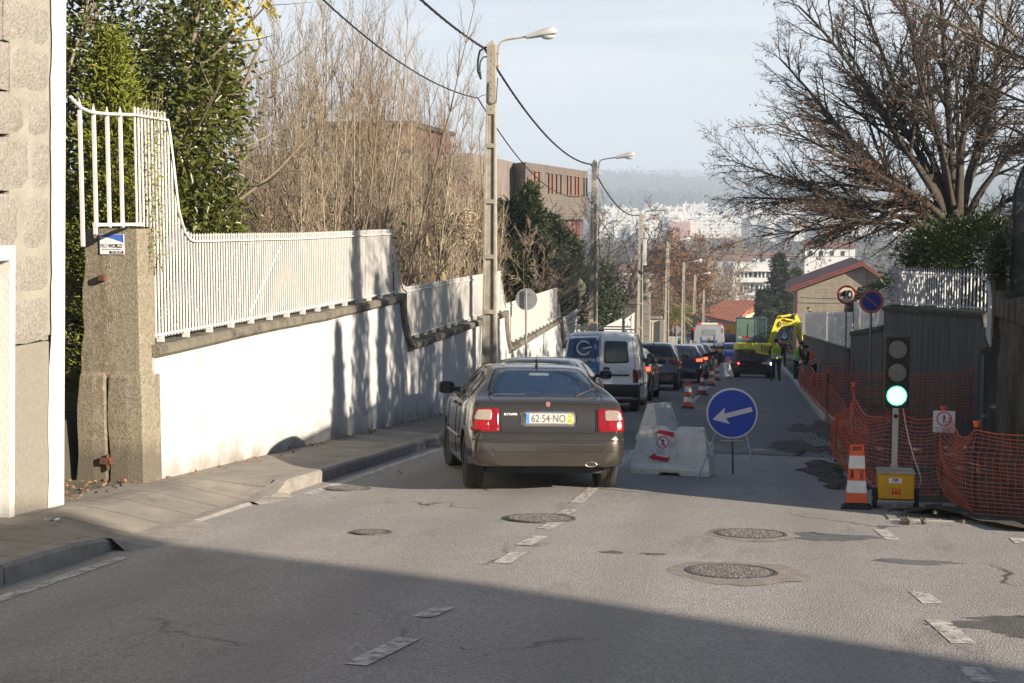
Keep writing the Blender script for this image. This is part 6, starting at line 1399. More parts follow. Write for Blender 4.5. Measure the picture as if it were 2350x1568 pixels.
    if vest:
        p0, p1, p2 = Vector(J['pelvis'][:3]), Vector(J['waist'][:3]), Vector(J['chest'][:3]); t = MB(); rows = []; tp_ = p2 + (p2 - p1).normalized() * .10
        def ring(c_, ax, rx, ry):
            ax = ax.normalized(); x_ = Vector((1, 0, 0)); y_ = ax.cross(x_).normalized(); return [c_ + x_ * rx * math.cos(a) + y_ * ry * math.sin(a) for a in [k * math.pi / 10 for k in range(20)]]
        st_ = [(p0.lerp(p1, .0), .195, .15), (p0.lerp(p1, .5), .19, .145), (p1, .185, .14), (p1.lerp(p2, .5), .20, .148), (p2, .215, .150), (tp_, .17, .12), (tp_ + (tp_ - p2) * .35, .09, .08)]
        for c_, rx, ry in st_: rows.append(ring(c_, p2 - p0, rx, ry))
        t.grid(rows, closed=True); vo = t.build('hi_vis_vest', vest, o, smooth=True)
        for f in (.18, .55):
            c_ = p0.lerp(p1, f * 1.6) if f < .6 else p1; t = MB(); ax = (p2 - p0); t.grid([ring(c_, ax, .203, .157), ring(c_ + ax.normalized() * .055, ax, .203, .157)], closed=True); t.build('reflective_band', REFL, vo, smooth=True)
        if back: textmesh(back, .085, 'lettering', JEAN, vo, .001, (p2.x, p2.y - .156, p2.z - .02), (math.pi / 2, 0, 0), bold=.001)
    return o
def stand(lean=0.0, bend=0.0, armf=.15, spread=.0, hands=None, headd=0.0, h=1.72):
    s = h / 1.72; L_ = math.sin(lean); K = math.cos(lean); hip = .92
    def up(z, x=0, y=0): return (x, y + L_ * (z - hip), hip + K * (z - hip))
    J = {'pelvis': (0, 0, .94, .135), 'waist': (*up(1.10), .125), 'chest': (*up(1.34), .14), 'neck': (*up(1.50, 0, .01), .055), 'head': (*up(1.61, 0, .04 + headd), .088), 'crown': (*up(1.70, 0, .04 + headd * 1.6), .062)}
    for s_, x in (('L', -1), ('R', 1)):
        J.update({'hip' + s_: (x * .10, 0, .86, .098), 'knee' + s_: (x * .12, .05 * bend + .02, .48, .068), 'ank' + s_: (x * (.13 + spread), -.02, .09, .05), 'toe' + s_: (x * (.15 + spread), .15, .045, .04),
                  'sho' + s_: (*up(1.42, x * .18), .065), 'elb' + s_: (*up(1.15, x * .25, .02 + armf * .2), .048)})
        wx, wy, wz = hands[s_] if hands else (x * .17, armf + .12, 1.0)
        J['wri' + s_] = (wx, wy, wz, .033); e = Vector(J['elb' + s_][:3]); w_ = Vector((wx, wy, wz)); pdir = (w_ - e).normalized(); q = w_ + pdir * .07; J['palm' + s_] = (*q, .034)
    return J
q = ong(1780, 876); person(q, rad(5), 'workman in a yellow lettered vest and jeans, seen from behind beside the excavator', stand(.06, 0, .2, headd=.05, spread=.02), [SKIN, DJK, JEAN, BOOT], HVY, group=None, scale=1.0, back='ACA')
q = ong(1826, 877); q.z -= .05; person(q, rad(-75), 'workman in a dark top and yellow vest standing behind the new kerb, facing right', stand(.22, .3, .3, headd=.04, hands={'L': (-.16, .42, 1.02), 'R': (.16, .45, .98)}), [SKIN, DJK, JEAN, BOOT], HVY, hat=HAIR)
q = ong(1866, 872); q = Vector((2.25, 56, gz(2, 56) - .15)); q.x = onY(1869, 830, 56).x; person(q, rad(70), 'workman in an orange vest and dark cap bending over behind the orange net', stand(.42, .5, .3, headd=.03, hands={'L': (-.14, .55, .85), 'R': (.14, .5, .8)}), [SKIN, DJK, DJK, BOOT], HVO, hat=HAIR)
q = onY(1867, 712, 104); q = q - Vector((0, 0, 1.45)); person(q, rad(70), 'person in dark clothes whose head and back show above the slatted fence', stand(.5, 0, .2), [SKIN, DJK, DJK, BOOT])
q = at(1797, 84); q.z += .1; person(q, rad(20), 'person in a dark red coat standing beyond the workman in the lettered vest', stand(.05), [SKIN, mat('dark_red_coat', (.14, .02, .025), .85), DJK, BOOT])
# roadworks: cones, barriers, signs, signal, nets
ORG = mat('cone_orange', (.78, .12, .03), .5, var=.08, vs=14, dirt=((.25, .07, .03), 9, .62)); CW = mat('cone_white', (.75, .75, .73), .5, var=.05, vs=9, dirt=((.4, .38, .35), 12, .62))
RUB = mat('black_rubber', (.025, .025, .025), .85, var=.3, vs=20, bump=.3, bs=60)
def panel_cone(q, label, rz=0, group='orange and white marker cones', worn=False):
    o = thing('marker_cone', label, 'traffic cone', q, group=group); on_slope(o, q, rz)
    t = MB(); t.lathe([(.19 * 1.0, 0), (.185, .015), (.12, .055), (.11, .06)], 4, M=Matrix.Rotation(math.pi / 4, 4, 'Z') @ Matrix.Diagonal((1.25, 1.05, 1, 1))); t.build('base', RUB, o)
    def hw(z): return lerp(.108, .066, z / .64)
    def dp(z): return lerp(.075, .018, z / .64)
    bands = [(.05, .155, ORG), (.155, .28, CW), (.28, .40, ORG), (.40, .53, CW), (.53, .64, ORG)]
    body = None
    for z0, z1, m in bands:
        t = MB()
        def fr(x0, x1, a, b):     # closed block spanning x0..x1 (fractions of the half width) and a..b
            v = []
            for z in (a, b):
                w_, d = hw(z), dp(z); v += [(x0 * w_, -d, z), (x1 * w_, -d, z), (x1 * w_, d, z), (x0 * w_, d, z)]
            t.add(v, [(0, 3, 2, 1), (4, 5, 6, 7), (0, 1, 5, 4), (1, 2, 6, 5), (2, 3, 7, 6), (3, 0, 4, 7)])
        if abs(z0 - .28) < .01: fr(-1, -.72, z0, z1); fr(-.38, .38, z0, z1); fr(.72, 1, z0, z1); fr(-.72, -.38, z0, z0 + .015); fr(.38, .72, z0, z0 + .015); fr(-.72, -.38, z1 - .015, z1); fr(.38, .72, z1 - .015, z1)
        elif z0 > .5: fr(-1, -.66, z0, z1); fr(.66, 1, z0, z1); fr(-.66, .66, z0, z0 + .05); fr(-.66, .66, z1 - .02, z1)
        else: fr(-1, 1, z0, z1)
        t.build('white_band' if m is CW else 'orange_band', m, o, bevel=.004)
    return o
q = ong(1965, 1166); panel_cone(q, 'large orange and white marker cone with cut-out slots beside the yellow signal cart', 0)
panel_cone(ong(1578, 938), 'orange marker cone with a torn white band, nearest of the row along the centre line', -.05)
panel_cone(ong(1632, 886), 'plain orange marker cone just beyond the round red and white cone', -.1)
panel_cone(ong(1646, 874), 'orange and white marker cone beside the small white barrier near the excavator', -.05)
panel_cone(ong(1676, 850), 'orange marker cone farthest down, beside the pinkish barrier', 0)
REDC = mat('cone_dark_red', (.28, .03, .025), .5, var=.1, vs=10)
q = ong(1611, 907); o = thing('round_cone', 'round dark red and white traffic cone standing second in the row', 'traffic cone', q); on_slope(o, q)
t = MB(); t.box(-.19, .19, -.19, .19, 0, .03); t.build('base', RUB, o, bevel=.01)
for z0, z1, m in ((.03, .15, REDC), (.15, .27, CW), (.27, .40, REDC), (.40, .52, CW), (.52, .66, REDC)):
    t = MB(); f = lambda z: lerp(.135, .03, z / .66); t.lathe([(f(z0), z0), (f(z1), z1)], 20); t.build('red_band' if m is REDC else 'white_band', m, o, smooth=False)
q = ong(1681, 842); 
# ---- barriers
PLW = mat('barrier_plastic', (.80, .78, .71), .6, var=.08, vs=7, bump=.2, bs=30, dirt=((.20, .18, .15), 4.5, .57))
REDT = mat('red_tape', (.55, .02, .05), .4, var=.06)
PAPER = mat('paper_white', (.78, .78, .80), .6, var=.02)
BLK = mat('print_black', (.02, .02, .02), .6)
REDP = mat('print_red', (.62, .03, .03), .5)
def barrier(q, label, rz, L_=.92, H=.58, m=PLW, sl=G, group='plastic road barriers'):
    o = thing('road_barrier', label, 'barrier', q, group=group); on_slope(o, q, rz, sl)
    dp = lambda z: interp([(0, .205), (.07, .215), (.085, .205), (.11, .185), (H - .03, .065), (H, .055)], z)
    hl = lambda z: L_ / 2 * interp([(0, 1.0), (.09, 1.0), (H, .80)], z)
    t = MB(); zs = [0, .015, .07, .09, .13, .25, .37, H - .08, H - .02, H]; xs_ = [-1, -.97, -.8, -.68, -.6, -.3, -.22, -.1, .1, .22, .3, .6, .68, .8, .97, 1]
    def flute(u, z): return .012 if (.13 < z < H - .07) and any(abs(abs(u) - c) < .05 for c in (.64, .26)) else 0
    def topz(u, z): return z - (.055 if z > H - .09 and abs(u) < .12 else 0) * max(0, (z - (H - .09)) / .09)
    fr = [[(u * hl(z), -dp(z) - flute(u, z), topz(u, z) + (.035 if z < .03 and abs(u) < .25 else 0)) for u in xs_] for z in zs]
    bk = [[(-x, -y, z) for x, y, z in r_] for r_ in fr]
    rows = [[p for p in a] + [p for p in b] for a, b in zip(fr, bk)]
    t.grid(rows, closed=True); n = len(rows[0]); t.add(rows[0], [tuple(range(n))[::-1]]); h = n // 2
    t.add(rows[-1], [(i, i + 1, n - 2 - i, n - 1 - i) for i in range(h - 1)])
    t.build('shell', m, o, bevel=.006)
    t = MB()
    for k in range(3): t.lathe([(.035, 0), (.04, .012), (.04, .03), (.035, .042)], 12, M=Matrix.Translation((hl(.3) + .02, 0, .25 + k * .055)))
    t.build('end_lug', m, o)
    return o
q = ong(1543, 1088); b1 = barrier(q, 'dirty white plastic barrier with a taped no-walking notice, left of the blue arrow sign', rad(-8), .98, .58)
q = ong(1512, 1010); barrier(q, 'dirty white plastic barrier seen end-on behind the one with the notice', rad(72), .95, .6)
q = ong(1664, 866); barrier(q, 'small white barrier beyond the marker cones, left of the excavator', rad(65), .9, .62)
PINK = mat('faded_pink_plastic', (.38, .16, .20), .6, var=.12, vs=6)
q = ong(1679, 842); barrier(q, 'faded pinkish barrier standing left of the excavator tracks', rad(30), .95, .62, m=PINK)
def ped_symbol(parent, cx, cz, R, y, slash=True, plate=None):
    t = MB(); n = 32
    for k in range(n):
        a0, a1 = 2 * math.pi * k / n, 2 * math.pi * (k + 1) / n
        for rr0, rr1 in ((R * .84, R),): t.add([(cx + rr0 * math.cos(a0), y, cz + rr0 * math.sin(a0)), (cx + rr1 * math.cos(a0), y, cz + rr1 * math.sin(a0)), (cx + rr1 * math.cos(a1), y, cz + rr1 * math.sin(a1)), (cx + rr0 * math.cos(a1), y, cz + rr0 * math.sin(a1))], [(0, 1, 2, 3)])
    if slash: t.add([(cx - R * .68, y - .0006, cz + R * .58), (cx - R * .56, y - .0006, cz + R * .70), (cx + R * .68, y - .0006, cz - R * .58), (cx + R * .56, y - .0006, cz - R * .70)], [(0, 1, 2, 3)])
    t.build('red_ring', REDP, parent)
    t = MB(); Y_ = y - .0003; s = R * .9
    t.add([(cx + s * .1 * math.cos(a), Y_, cz + s * .55 + s * .1 * math.sin(a)) for a in [k * math.pi / 4 for k in range(8)]], [tuple(range(8))])
    for P_ in ([(-.1, .42), (.12, .42), (.1, -.02), (-.08, -.02)], [(-.08, .0), (.03, .0), (-.13, -.62), (-.26, -.62)], [(.0, .0), (.1, .0), (.26, -.6), (.13, -.62)], [(-.1, .42), (-.04, .38), (-.24, .05), (-.3, .08)], [(.1, .42), (.06, .36), (.26, .06), (.32, .1)]):
        t.add([(cx + a * s, Y_, cz + b * s) for a, b in P_], [(0, 1, 2, 3)])
    t.build('walking_figure', BLK, parent)
# the notice taped on the leaning front face
nz_ = empty('notice'); nz_.parent = b1; nz_['label'] = 'white no-walking notice held by red tape'
nz_.location = (-.10, -.135 - .012, .36); nz_.rotation_euler = (rad(-13), rad(8), 0)
t = MB(); t.box(-.085, .085, -.0015, .0015, -.155, .14); t.build('sheet', PAPER, nz_)
ped_symbol(nz_, 0, .035, .078, -.003)
for k, s in enumerate(('CIRCULE PELO', 'PASSEIO DO', 'OUTRO LADO')): textmesh(s, .021, 'lettering', BLK, nz_, .0004, (0, -.0025, -.062 - k * .024), sx=.85)
t = MB(); t.prism([(-.10, .135), (-.08, .18), (.12, .18), (.115, .12)], -.004, -.002, plane='xz'); t.build('red_tape', REDT, nz_); t = MB(); t.prism([(-.13, -.17), (-.07, -.11), (-.05, -.14), (.1, -.14), (.12, -.12), (.11, -.19), (-.05, -.19), (-.06, -.2)], -.004, -.002, plane='xz'); t.build('red_tape', REDT, nz_)
# ---- blue arrow sign on a folding stand
SBLUE = mat('sign_blue', (.015, .07, .50), .35, var=.06, vs=3); SWHT = mat('sign_white', (.74, .75, .76), .35, var=.03); STEEL = mat('steel_tube', (.45, .46, .47), .35, metal=.8, var=.1)
q = ong(1680, 1098); o = thing('arrow_sign', 'round blue sign with a white arrow pointing down left, on a folding metal stand', 'road sign', q)
mpx = q.y * 1.0 / 3303 * 1.02
def L2(px, py, y=0): p = onY(px, py, q.y + y) - q; return (p.x, y, p.z)
cc = Vector(L2(1680, 949)); R_ = .3
t = MB(); t.lathe([(.001, -.006), (R_, -.006), (R_ + .006, 0), (R_, .012), (.001, .012)], 48, M=Matrix.Translation(cc) @ Matrix.Rotation(math.pi / 2, 4, 'X')); t.build('white_rim', SWHT, o)
t = MB(); t.lathe([(.001, 0), (R_ * .945, 0), (R_ * .945, .002), (.001, .002)], 48, M=Matrix.Translation(cc + Vector((0, -.0125, 0))) @ Matrix.Rotation(math.pi / 2, 4, 'X')); t.build('blue_disc', SBLUE, o)
ar = [(1410, 430), (1557, 283), (1552, 357), (1873, 265), (1894, 320), (1573, 412), (1622, 481)]
t = MB(); t.prism([((a - 1645) / 1016, -(b - 352) / 1016) for a, b in ar], -.017, -.0146, M=Matrix.Translation(cc), plane='xz'); t.build('white_arrow', SWHT, o)
t = MB(); t.cyl(cc + Vector((0, -.02, 0)), cc + Vector((0, -.015, 0)), .006, n=10); t.build('bolt', STEEL, o)
for (a, b) in (((1643, 991), (1601, 1101)), ((1711, 991), (1738, 1108))):
    A_ = Vector(L2(*a, .02)); p = ong(*b); B_ = p - q; t = MB(); t.cyl(A_, B_, .010, n=8); mid = A_.lerp(B_, .5); t.cyl(mid + Vector((0, 0, .02)), mid - Vector((0, 0, .02)), .016, n=8); t.build('leg', STEEL, o)
t = MB(); t.cyl(Vector(L2(1652, 1012, .02)), Vector(L2(1706, 1012, .02)), .009, n=8); t.build('crossbar', STEEL, o)
t = MB(); t.cyl(cc + Vector((0, .03, -.05)), Vector((0, .55, -.046)), .011, n=8); t.build('leg', mat('dark_steel', (.10, .10, .10), .5, metal=.5), o)
# ---- temporary traffic light on its yellow cart
q = ong(2050, 1167); o = thing('traffic_light', 'temporary traffic light showing green, on a wheeled yellow battery cart', 'traffic light', q)
TLB = mat('signal_black', (.020, .022, .022), .6, var=.15, vs=12); YEL = mat('cart_yellow', (.62, .34, .01), .5, var=.06, vs=6, dirt=((.35, .2, .03), 12, .66)); LENS = mat('lens_dark', (.10, .10, .09), .25, var=.1, vs=60)
u = lambda px: (px - 2050) / 224.0
v = lambda py: (1167 - py) / 224.0
t = MB(); t.box(u(2014), u(2092), -.14, .14, v(1140), v(1084)); bx_ = t.build('battery_box', YEL, o, bevel=.006)
t = MB(); t.box(u(2012), u(2094), -.15, .15, v(1084) + .002, v(1078)); t.build('box_lid', mat('cart_lid', (.40, .36, .26), .6, var=.1), o, bevel=.006)
t = MB(); t.box(u(2013), u(2093), -.15, .15, v(1146), v(1142)); t.box(u(2045), u(2058), -.05, .05, .01, v(1146)); t.box(u(2028), u(2078), -.03, .03, .0, .012); t.build('undercarriage', GALV, o)
for s in (2008, 2099):
    wh = MB(); wh.lathe([(.04, -.02), (.10, -.02), (.105, -.01), (.105, .01), (.10, .02), (.04, .02)], 24, M=Matrix.Translation((u(s), 0, .105)) @ Matrix.Rotation(math.pi / 2, 4, 'Y')); wo = wh.build('wheel', RUB, o)
    wh = MB(); wh.lathe([(.012, -.022), (.045, -.016), (.045, .016), (.012, .022)], 16, M=Matrix.Translation((u(s), 0, .105)) @ Matrix.Rotation(math.pi / 2, 4, 'Y')); wh.build('hub', GALV, wo)
t = MB(); t.cyl((u(2003), 0, .105), (u(2104), 0, .105), .01, n=8); t.build('axle', GALV, o)
t = MB(); t.box(-.029, .029, -.029, .029, v(1078), v(936)); t.box(-.035, .035, -.035, .035, v(1078), v(1066)); t.build('mast', GALV, o, bevel=.003)
t = MB(); t.cyl((0, -.03, v(955)), (0, -.05, v(955)), .02, n=12); t.build('sensor', TLB, o)
t = MB(); t.box(u(2024), u(2077), -.06, .07, v(936), v(775)); hd = t.build('signal_head', TLB, o, bevel=.008)
for k, yy_ in enumerate((804, 856, 908)):
    t = MB(); n = 36; Z = v(yy_); X_ = u(2050.5)
    t.lathe([(.104, 0), (.112, .0), (.112, .03), (.104, .03), (.104, 0)], n, cap=False, M=Matrix.Translation((X_, -.06, Z)) @ Matrix.Rotation(math.pi / 2, 4, 'X')); t.build('lens_ring', TLB, hd)
    m = LENS if k < 2 else mat('green_lamp', (.05, .8, .4), .4, emis=(.08, 1.0, .50), es=.4, var=0)
    t = MB(); t.lathe([(.001, .012), (.05, .011), (.09, .007), (.101, 0)], n, M=Matrix.Translation((X_, -.064, Z)) @ Matrix.Rotation(math.pi / 2, 4, 'X')); ln = t.build('lens', m, hd, smooth=True)
    t = MB()
    dm = mat('lens_dot', (.45, .45, .42), .35, var=0) if k < 2 else mat('green_led', (.5, 1, .8), .4, emis=(.40, 1.0, .78), es=1.8, var=0)
    for i in range(-9, 10):
        for j in range(-9, 10):
            if i * i + j * j < 82: t.box(X_ + i * .0102 - (.002 if k < 2 else .0035), X_ + i * .0102 + (.002 if k < 2 else .0035), -.0785, -.0765, Z + j * .0102 - (.002 if k < 2 else .0035), Z + j * .0102 + (.002 if k < 2 else .0035))
    t.build('lens_pattern' if k < 2 else 'led_pattern', dm, ln)['kind'] = 'stuff'
t = MB(); t.tube([(u(2066), 0, v(936)), (u(2070), -.01, v(960)), (u(2078), -.03, v(1000)), (u(2092), -.06, v(1050)), (u(2105), -.08, v(1085)), (u(2108), -.06, v(1100)), (u(2103), -.02, v(1118))], .006, 6); t.build('white_lead', mat('white_lead', (.6, .58, .55), .6), o)
t = MB(); t.box(u(2036), u(2064), -.142, -.1405, v(1104), v(1092)); lb_ = t.build('label_plate', PAPER, o)
textmesh('AM', .042, 'lettering', BLK, lb_, .0005, (u(2050), -.1425, v(1096)), bold=.001)
textmesh('ALUGUER DE EQUIPAMENTOS', .007, 'lettering', BLK, lb_, .0004, (u(2050), -.1425, v(1101.5)), bold=.0002)
t = MB()
for k in range(3): x = u(2042 + k * 7); t.prism([(x, v(1127)), (x + .012, v(1130)), (x + .034, v(1128)), (x + .022, v(1120)), (x + .014, v(1115)), (x + .002, v(1115)), (x + .010, v(1121))], -.1425, -.1405, plane='xz')
t.build('red_logo', REDP, o)
# ---- orange mesh nets
NET = mat('orange_net', (.75, .15, .07), .6, var=.15, vs=9, dirt=((.30, .13, .09), 6, .55)); CAP = mat('orange_cap', (.85, .12, .03), .5, var=.05)
REBAR = mat('rebar', (.06, .035, .025), .8, metal=.4, var=.2, vs=20)
def net(label, posts, sag, cell=.05, r=.0035, lean=.02, caps=True, wav=.012, sd=1, vstep=None):
    """posts: (x, y, zbase, ztop)"""
    rnd = random.Random(sd); o = thing('barrier_net', label, 'net', posts[0][:3]); ox, oy, oz = posts[0][:3]
    vstep = vstep or cell * 1.3
    cols = []
    for (a, b, sg) in zip(posts, posts[1:], sag):
        L_ = math.hypot(b[0] - a[0], b[1] - a[1]); n = max(2, int(L_ / vstep)); nx_, ny_ = -(b[1] - a[1]) / L_, (b[0] - a[0]) / L_
        for k in range(n + (1 if b is posts[-1] else 0)):
            t_ = k / n; zt_ = lerp(a[3], b[3], t_) - sg * 4 * t_ * (1 - t_); zb_ = lerp(a[2], b[2], t_) + .02
            cols.append((lerp(a[0], b[0], t_), lerp(a[1], b[1], t_), zb_, zt_, nx_, ny_, sg * 4 * t_ * (1 - t_)))
    nr = int(max(c[3] - c[2] for c in cols) / cell); G_ = []
    ph = [rnd.uniform(0, 6) for _ in range(6)]
    for ci, c in enumerate(cols):
        col = []
        for j in range(nr + 1):
            s = j / nr; bulge = (.10 * math.sin(math.pi * s) + .05 * math.sin(ci * .13 + ph[0]) * s) * (1 + c[6] * 4) * .7 + wav * math.sin(ci * .45 + j * .6 + ph[1]) + rnd.uniform(-.004, .004)
            dz = c[6] * .9 * (1 - s) * math.sin(s * 2.5) + wav * math.sin(ci * .37 + j * .9 + ph[2]) * .7 + rnd.uniform(-.003, .003)
            dx = wav * math.sin(j * .8 + ci * .3 + ph[3])
            col.append((c[0] - c[4] * bulge + dx * c[5] - ox, c[1] - c[5] * bulge - oy, c[2] + (c[3] - c[2]) * s + dz * (.3 < s) * .8 - oz))
        G_.append(col)
    segs = []
    for ci in range(len(G_)):
        for j in range(nr + 1):
            if ci + 1 < len(G_): segs.append((G_[ci][j], G_[ci + 1][j], r * (2.2 if j == nr else 1.15), r * (2.2 if j == nr else 1.15)))
            if j < nr: segs.append((G_[ci][j], G_[ci][j + 1], r * .7, r * .7))
    segtubes('mesh', segs, NET, o, 3)
    for p in posts:
        if not caps: continue
        t = MB(); t.cyl((p[0] - ox, p[1] - oy, p[2] - oz - .1), (p[0] - ox, p[1] - oy, p[3] - oz + .06), .008, n=6); po = t.build('post', REBAR, o)
        t = MB(); t.lathe([(.02, 0), (.026, .01), (.026, .035), (.034, .038), (.034, .055), (.02, .062)], 12, M=Matrix.Translation((p[0] - ox, p[1] - oy, p[3] - oz + .02))); t.build('cap', CAP, po)
    return o
def PT(bx__, by__, tx, ty):
    a = ong(bx__, by__); return (a.x, a.y, a.z, onY(tx, ty, a.y).z)
N1 = [PT(1918, 1060, 1912, 965), PT(1955, 1100, 1960, 893), PT(2042, 1140, 2040, 938), PT(2160, 1150, 2160, 950), PT(2235, 1186, 2234, 985)]
e = ong(2350, 1212); N1 += [(2.75, 13.9, gz(2.7, 13.9), N1[-1][3] + .02), (3.4, 13.6, gz(3, 13.6), N1[-1][3] + .03)]
N1 = [(a, b, max(c, dz_(a, b) - .02) if a > 1.2 else c, d) for a, b, c, d in N1]
net('sagging orange mesh net behind the traffic light, running to the right edge', N1, [.08, .20, .10, .16, .02, .0], cell=.052, sd=3)
N2 = [(1.45, 52, gz(1.4, 52), gz(1.4, 52) + 1.0), (1.42, 42, gz(1.4, 42), gz(1.4, 42) + .95), (1.40, 30.5, gz(1.4, 30.5) + .05, gz(1.4, 30.5) + 1.05)]
net('orange mesh net running along the new kerb toward the workmen', N2, [.25, .12], cell=.075, r=.004, sd=5, vstep=.2)
N3 = [(1.42, 30.4, gz(1.4, 30.4), gz(1.4, 30.4) + 1.0), (2.6, 30.6, gz(2.6, 30.4), gz(2.6, 30.6) + 1.05), (4.35, 30.9, gz(4, 30.9), gz(4, 30.9) + 1.1)]
net('orange mesh net stretched across in front of the curved dark wall', N3, [.05, .06], cell=.06, r=.006, sd=6, vstep=.1)
N4 = [(1.9, 46, gz(1.9, 46), gz(1.9, 46) + 1.0), (2.95, 46.5, gz(2.9, 46), gz(2.9, 46) + 1.0)]
net('small far orange mesh net in front of the dark wall beside the speed sign post', N4, [.03], cell=.07, r=.008, sd=8, vstep=.14)
N5 = [(1.38, 29.9, gz(1.4, 29.9), gz(1.4, 29.9) + .85), (1.75, 24, gz(1.7, 24), gz(1.7, 24) + .35), (1.35, 19.5, gz(1.4, 19.5), gz(1.4, 19.5) + .55), N1[0]]
net('slumped orange mesh net along the dug-up edge between the kerb end and the signal', N5, [.12, .1, .05], cell=.07, r=.003, sd=9, caps=False, vstep=.12)
# paper notice on the net post
p3 = N1[3]; nq = Vector((p3[0], p3[1] - .06, onY(2160, 966, p3[1]).z)); o = thing('paper_notice', 'white no-walking paper notice fixed to an orange-capped post of the net', 'notice', nq)
t = MB(); t.box(-.112, .112, -.002, .002, -.115, .115); t.build('sheet', PAPER, o); ped_symbol(o, 0, .03, .078, -.004, slash=False)
for k, s in enumerate(('POR MOTIVO DE OBRAS', 'CIRCULE PELO PASSEIO', 'DO LADO OPOSTO')): textmesh(s, .017, 'lettering', mat('print_blue', (.05, .06, .2), .5), o, .0004, (0, -.003, -.066 - k * .019))
# ---- road signs on posts
def post_sign(px, py, Y, base_z, label, kind, dia=.6, name='road_sign', postx=None):
    c = onY(px, py, Y); X_ = c.x; zb_ = base_z(X_, Y); o = thing(name, label, 'road sign', (X_, Y, zb_)); H_ = c.z - zb_
    t = MB(); yo = -.055 if kind == 'back' else .03; t.cyl((0, yo, -.2), (0.0, yo, H_ + dia * .42), .028, n=10); t.build('post', mat('post_grey', (.25, .25, .26), .5, metal=.4), o)
    R_ = dia / 2; MM = Matrix.Translation((0, 0, H_)) @ Matrix.Rotation(math.pi / 2, 4, 'X')
    return o, H_, R_, MM
SRED = mat('sign_red_dull', (.30, .02, .025), .45, var=.1, vs=6); SFADE = mat('sign_faded_red', (.55, .17, .10), .5, var=.12, vs=9); SGREY = mat('sign_back', (.27, .28, .29), .5, metal=.3, var=.08)
SSHADE = mat('sign_face_shaded', (.55, .54, .46), .5, var=.06)  # sign white dulled, with the shade put into its colour
def disc(o, name, m, R_, MM, y0, y1, n=40):
    t = MB(); t.lathe([(.001, y0), (R_, y0), (R_, y1), (.001, y1)], n, M=MM); return t.build(name, m, o)
o, H_, R_, MM = post_sign(1943, 677, 46, lambda x, y: gz(x, y), 'round 40 speed limit sign with a dark red ring, on a grey post', 'speed')
disc(o, 'red_ring', SRED, R_, MM, -.003, .006); disc(o, 'white_face', SSHADE, R_ * .78, MM, .0065, .009)
textmesh('40', .34, 'number', BLK, o, .001, (0, -.0105, H_), sx=1.12, bold=.006)
o, H_, R_, MM = post_sign(2000, 692, 37, lambda x, y: gz(x, y), 'round blue no-parking sign with a faded red ring and one diagonal bar', 'noparking')
disc(o, 'red_ring', SFADE, R_, MM, -.003, .006); disc(o, 'blue_face', mat('sign_blue_deep', (.02, .05, .32), .4, var=.06), R_ * .76, MM, .0065, .009)
t = MB(); a = rad(-40); c_, s_ = math.cos(a), math.sin(a); P_ = [(-R_ * .79, -.02), (R_ * .79, -.02), (R_ * .79, .02), (-R_ * .79, .02)]; t.prism([(x * c_ - z * s_, H_ + x * s_ + z * c_) for x, z in P_], -.0115, -.0095, plane='xz'); t.build('red_bar', SFADE, o)
o, H_, R_, MM = post_sign(1208, 687, 35.5, lambda x, y: pz(x, y), 'grey back of a round road sign on a post in front of the white wall', 'back', dia=.55)
disc(o, 'sign_disc', SGREY, R_, MM, -.012, -.006)
t = MB(); t.box(-.14, .14, -.012, .0, H_ + .12, H_ + .14); t.box(-.14, .14, -.012, 0, H_ - .14, H_ - .12); t.build('clamp', GALV, o)
o, H_, R_, MM = post_sign(1800, 768, 100, lambda x, y: gz(x, y), 'small far blue square crossing sign beyond the excavator arm', 'ped', dia=.6)
t = MB(); t.box(-.32, .32, -.01, .0, H_ - .32, H_ + .32); t.build('blue_panel', mat('sign_blue_far', (.12, .16, .32), .5), o)
t = MB(); t.prism([(-.2, H_ - .2), (.2, H_ - .2), (0, H_ + .22)], -.014, -.011, plane='xz'); t.build('white_triangle', SWHT, o)
t = MB(); t.prism([(-.05, H_ - .18), (.05, H_ - .18), (.02, H_ + .1), (-.02, H_ + .1)], -.017, -.0145, plane='xz'); t.build('walking_figure', BLK, o)
o, H_, R_, MM = post_sign(1552, 757, 104, lambda x, y: pz(-5, y), 'far round road sign back near the fourth lamp pole', 'back', dia=.62)
disc(o, 'sign_disc', SGREY, R_, MM, -.012, .006)
# litter and fallen leaves on the pavement
LY = mat('fallen_leaf_yellow', (.62, .45, .04), .6, var=.15, vs=30); LB = mat('fallen_leaf_brown', (.25, .13, .06), .8, var=.2, vs=30)
for k, (px, py) in enumerate([(507, 1072), (530, 1073), (628, 1079), (243, 1113), (268, 1108), (560, 1084)]):
    q = ong(px, py, .12); t = MB(); s = .035; a = k * 1.3; M_ = Matrix.Translation((q.x, q.y, q.z + .015)) @ Matrix.Rotation(a, 4, 'Z')
    t.add([(-s, 0, 0), (-.3 * s, .55 * s, .012), (.6 * s, .4 * s, .004), (1.2 * s, 0, .014), (.6 * s, -.4 * s, .002), (-.3 * s, -.55 * s, .01)], [(0, 1, 2, 3), (0, 3, 4, 5)], M=M_)
    tag(t.build('fallen_leaf', LY), 'small fallen yellow leaf lying on the pavement by the wall foot', 'leaf', 'fallen yellow leaves on the pavement')
R0 = random.Random(12); pts = [];
for _ in range(260):
    if R0.random() < .5: y = R0.uniform(11.6, 13.7); x = R0.uniform(-7, -6.1); 
    else: y = R0.uniform(13.7, 30); x = -6.1 + abs(R0.gauss(0, .12))
    pts.append((x, y, pz(max(x, -6.3), y) + .012))
tag(leaves('leaf_litter', pts, .05, .03, LB, seed=4, fold=.1), kind='stuff')
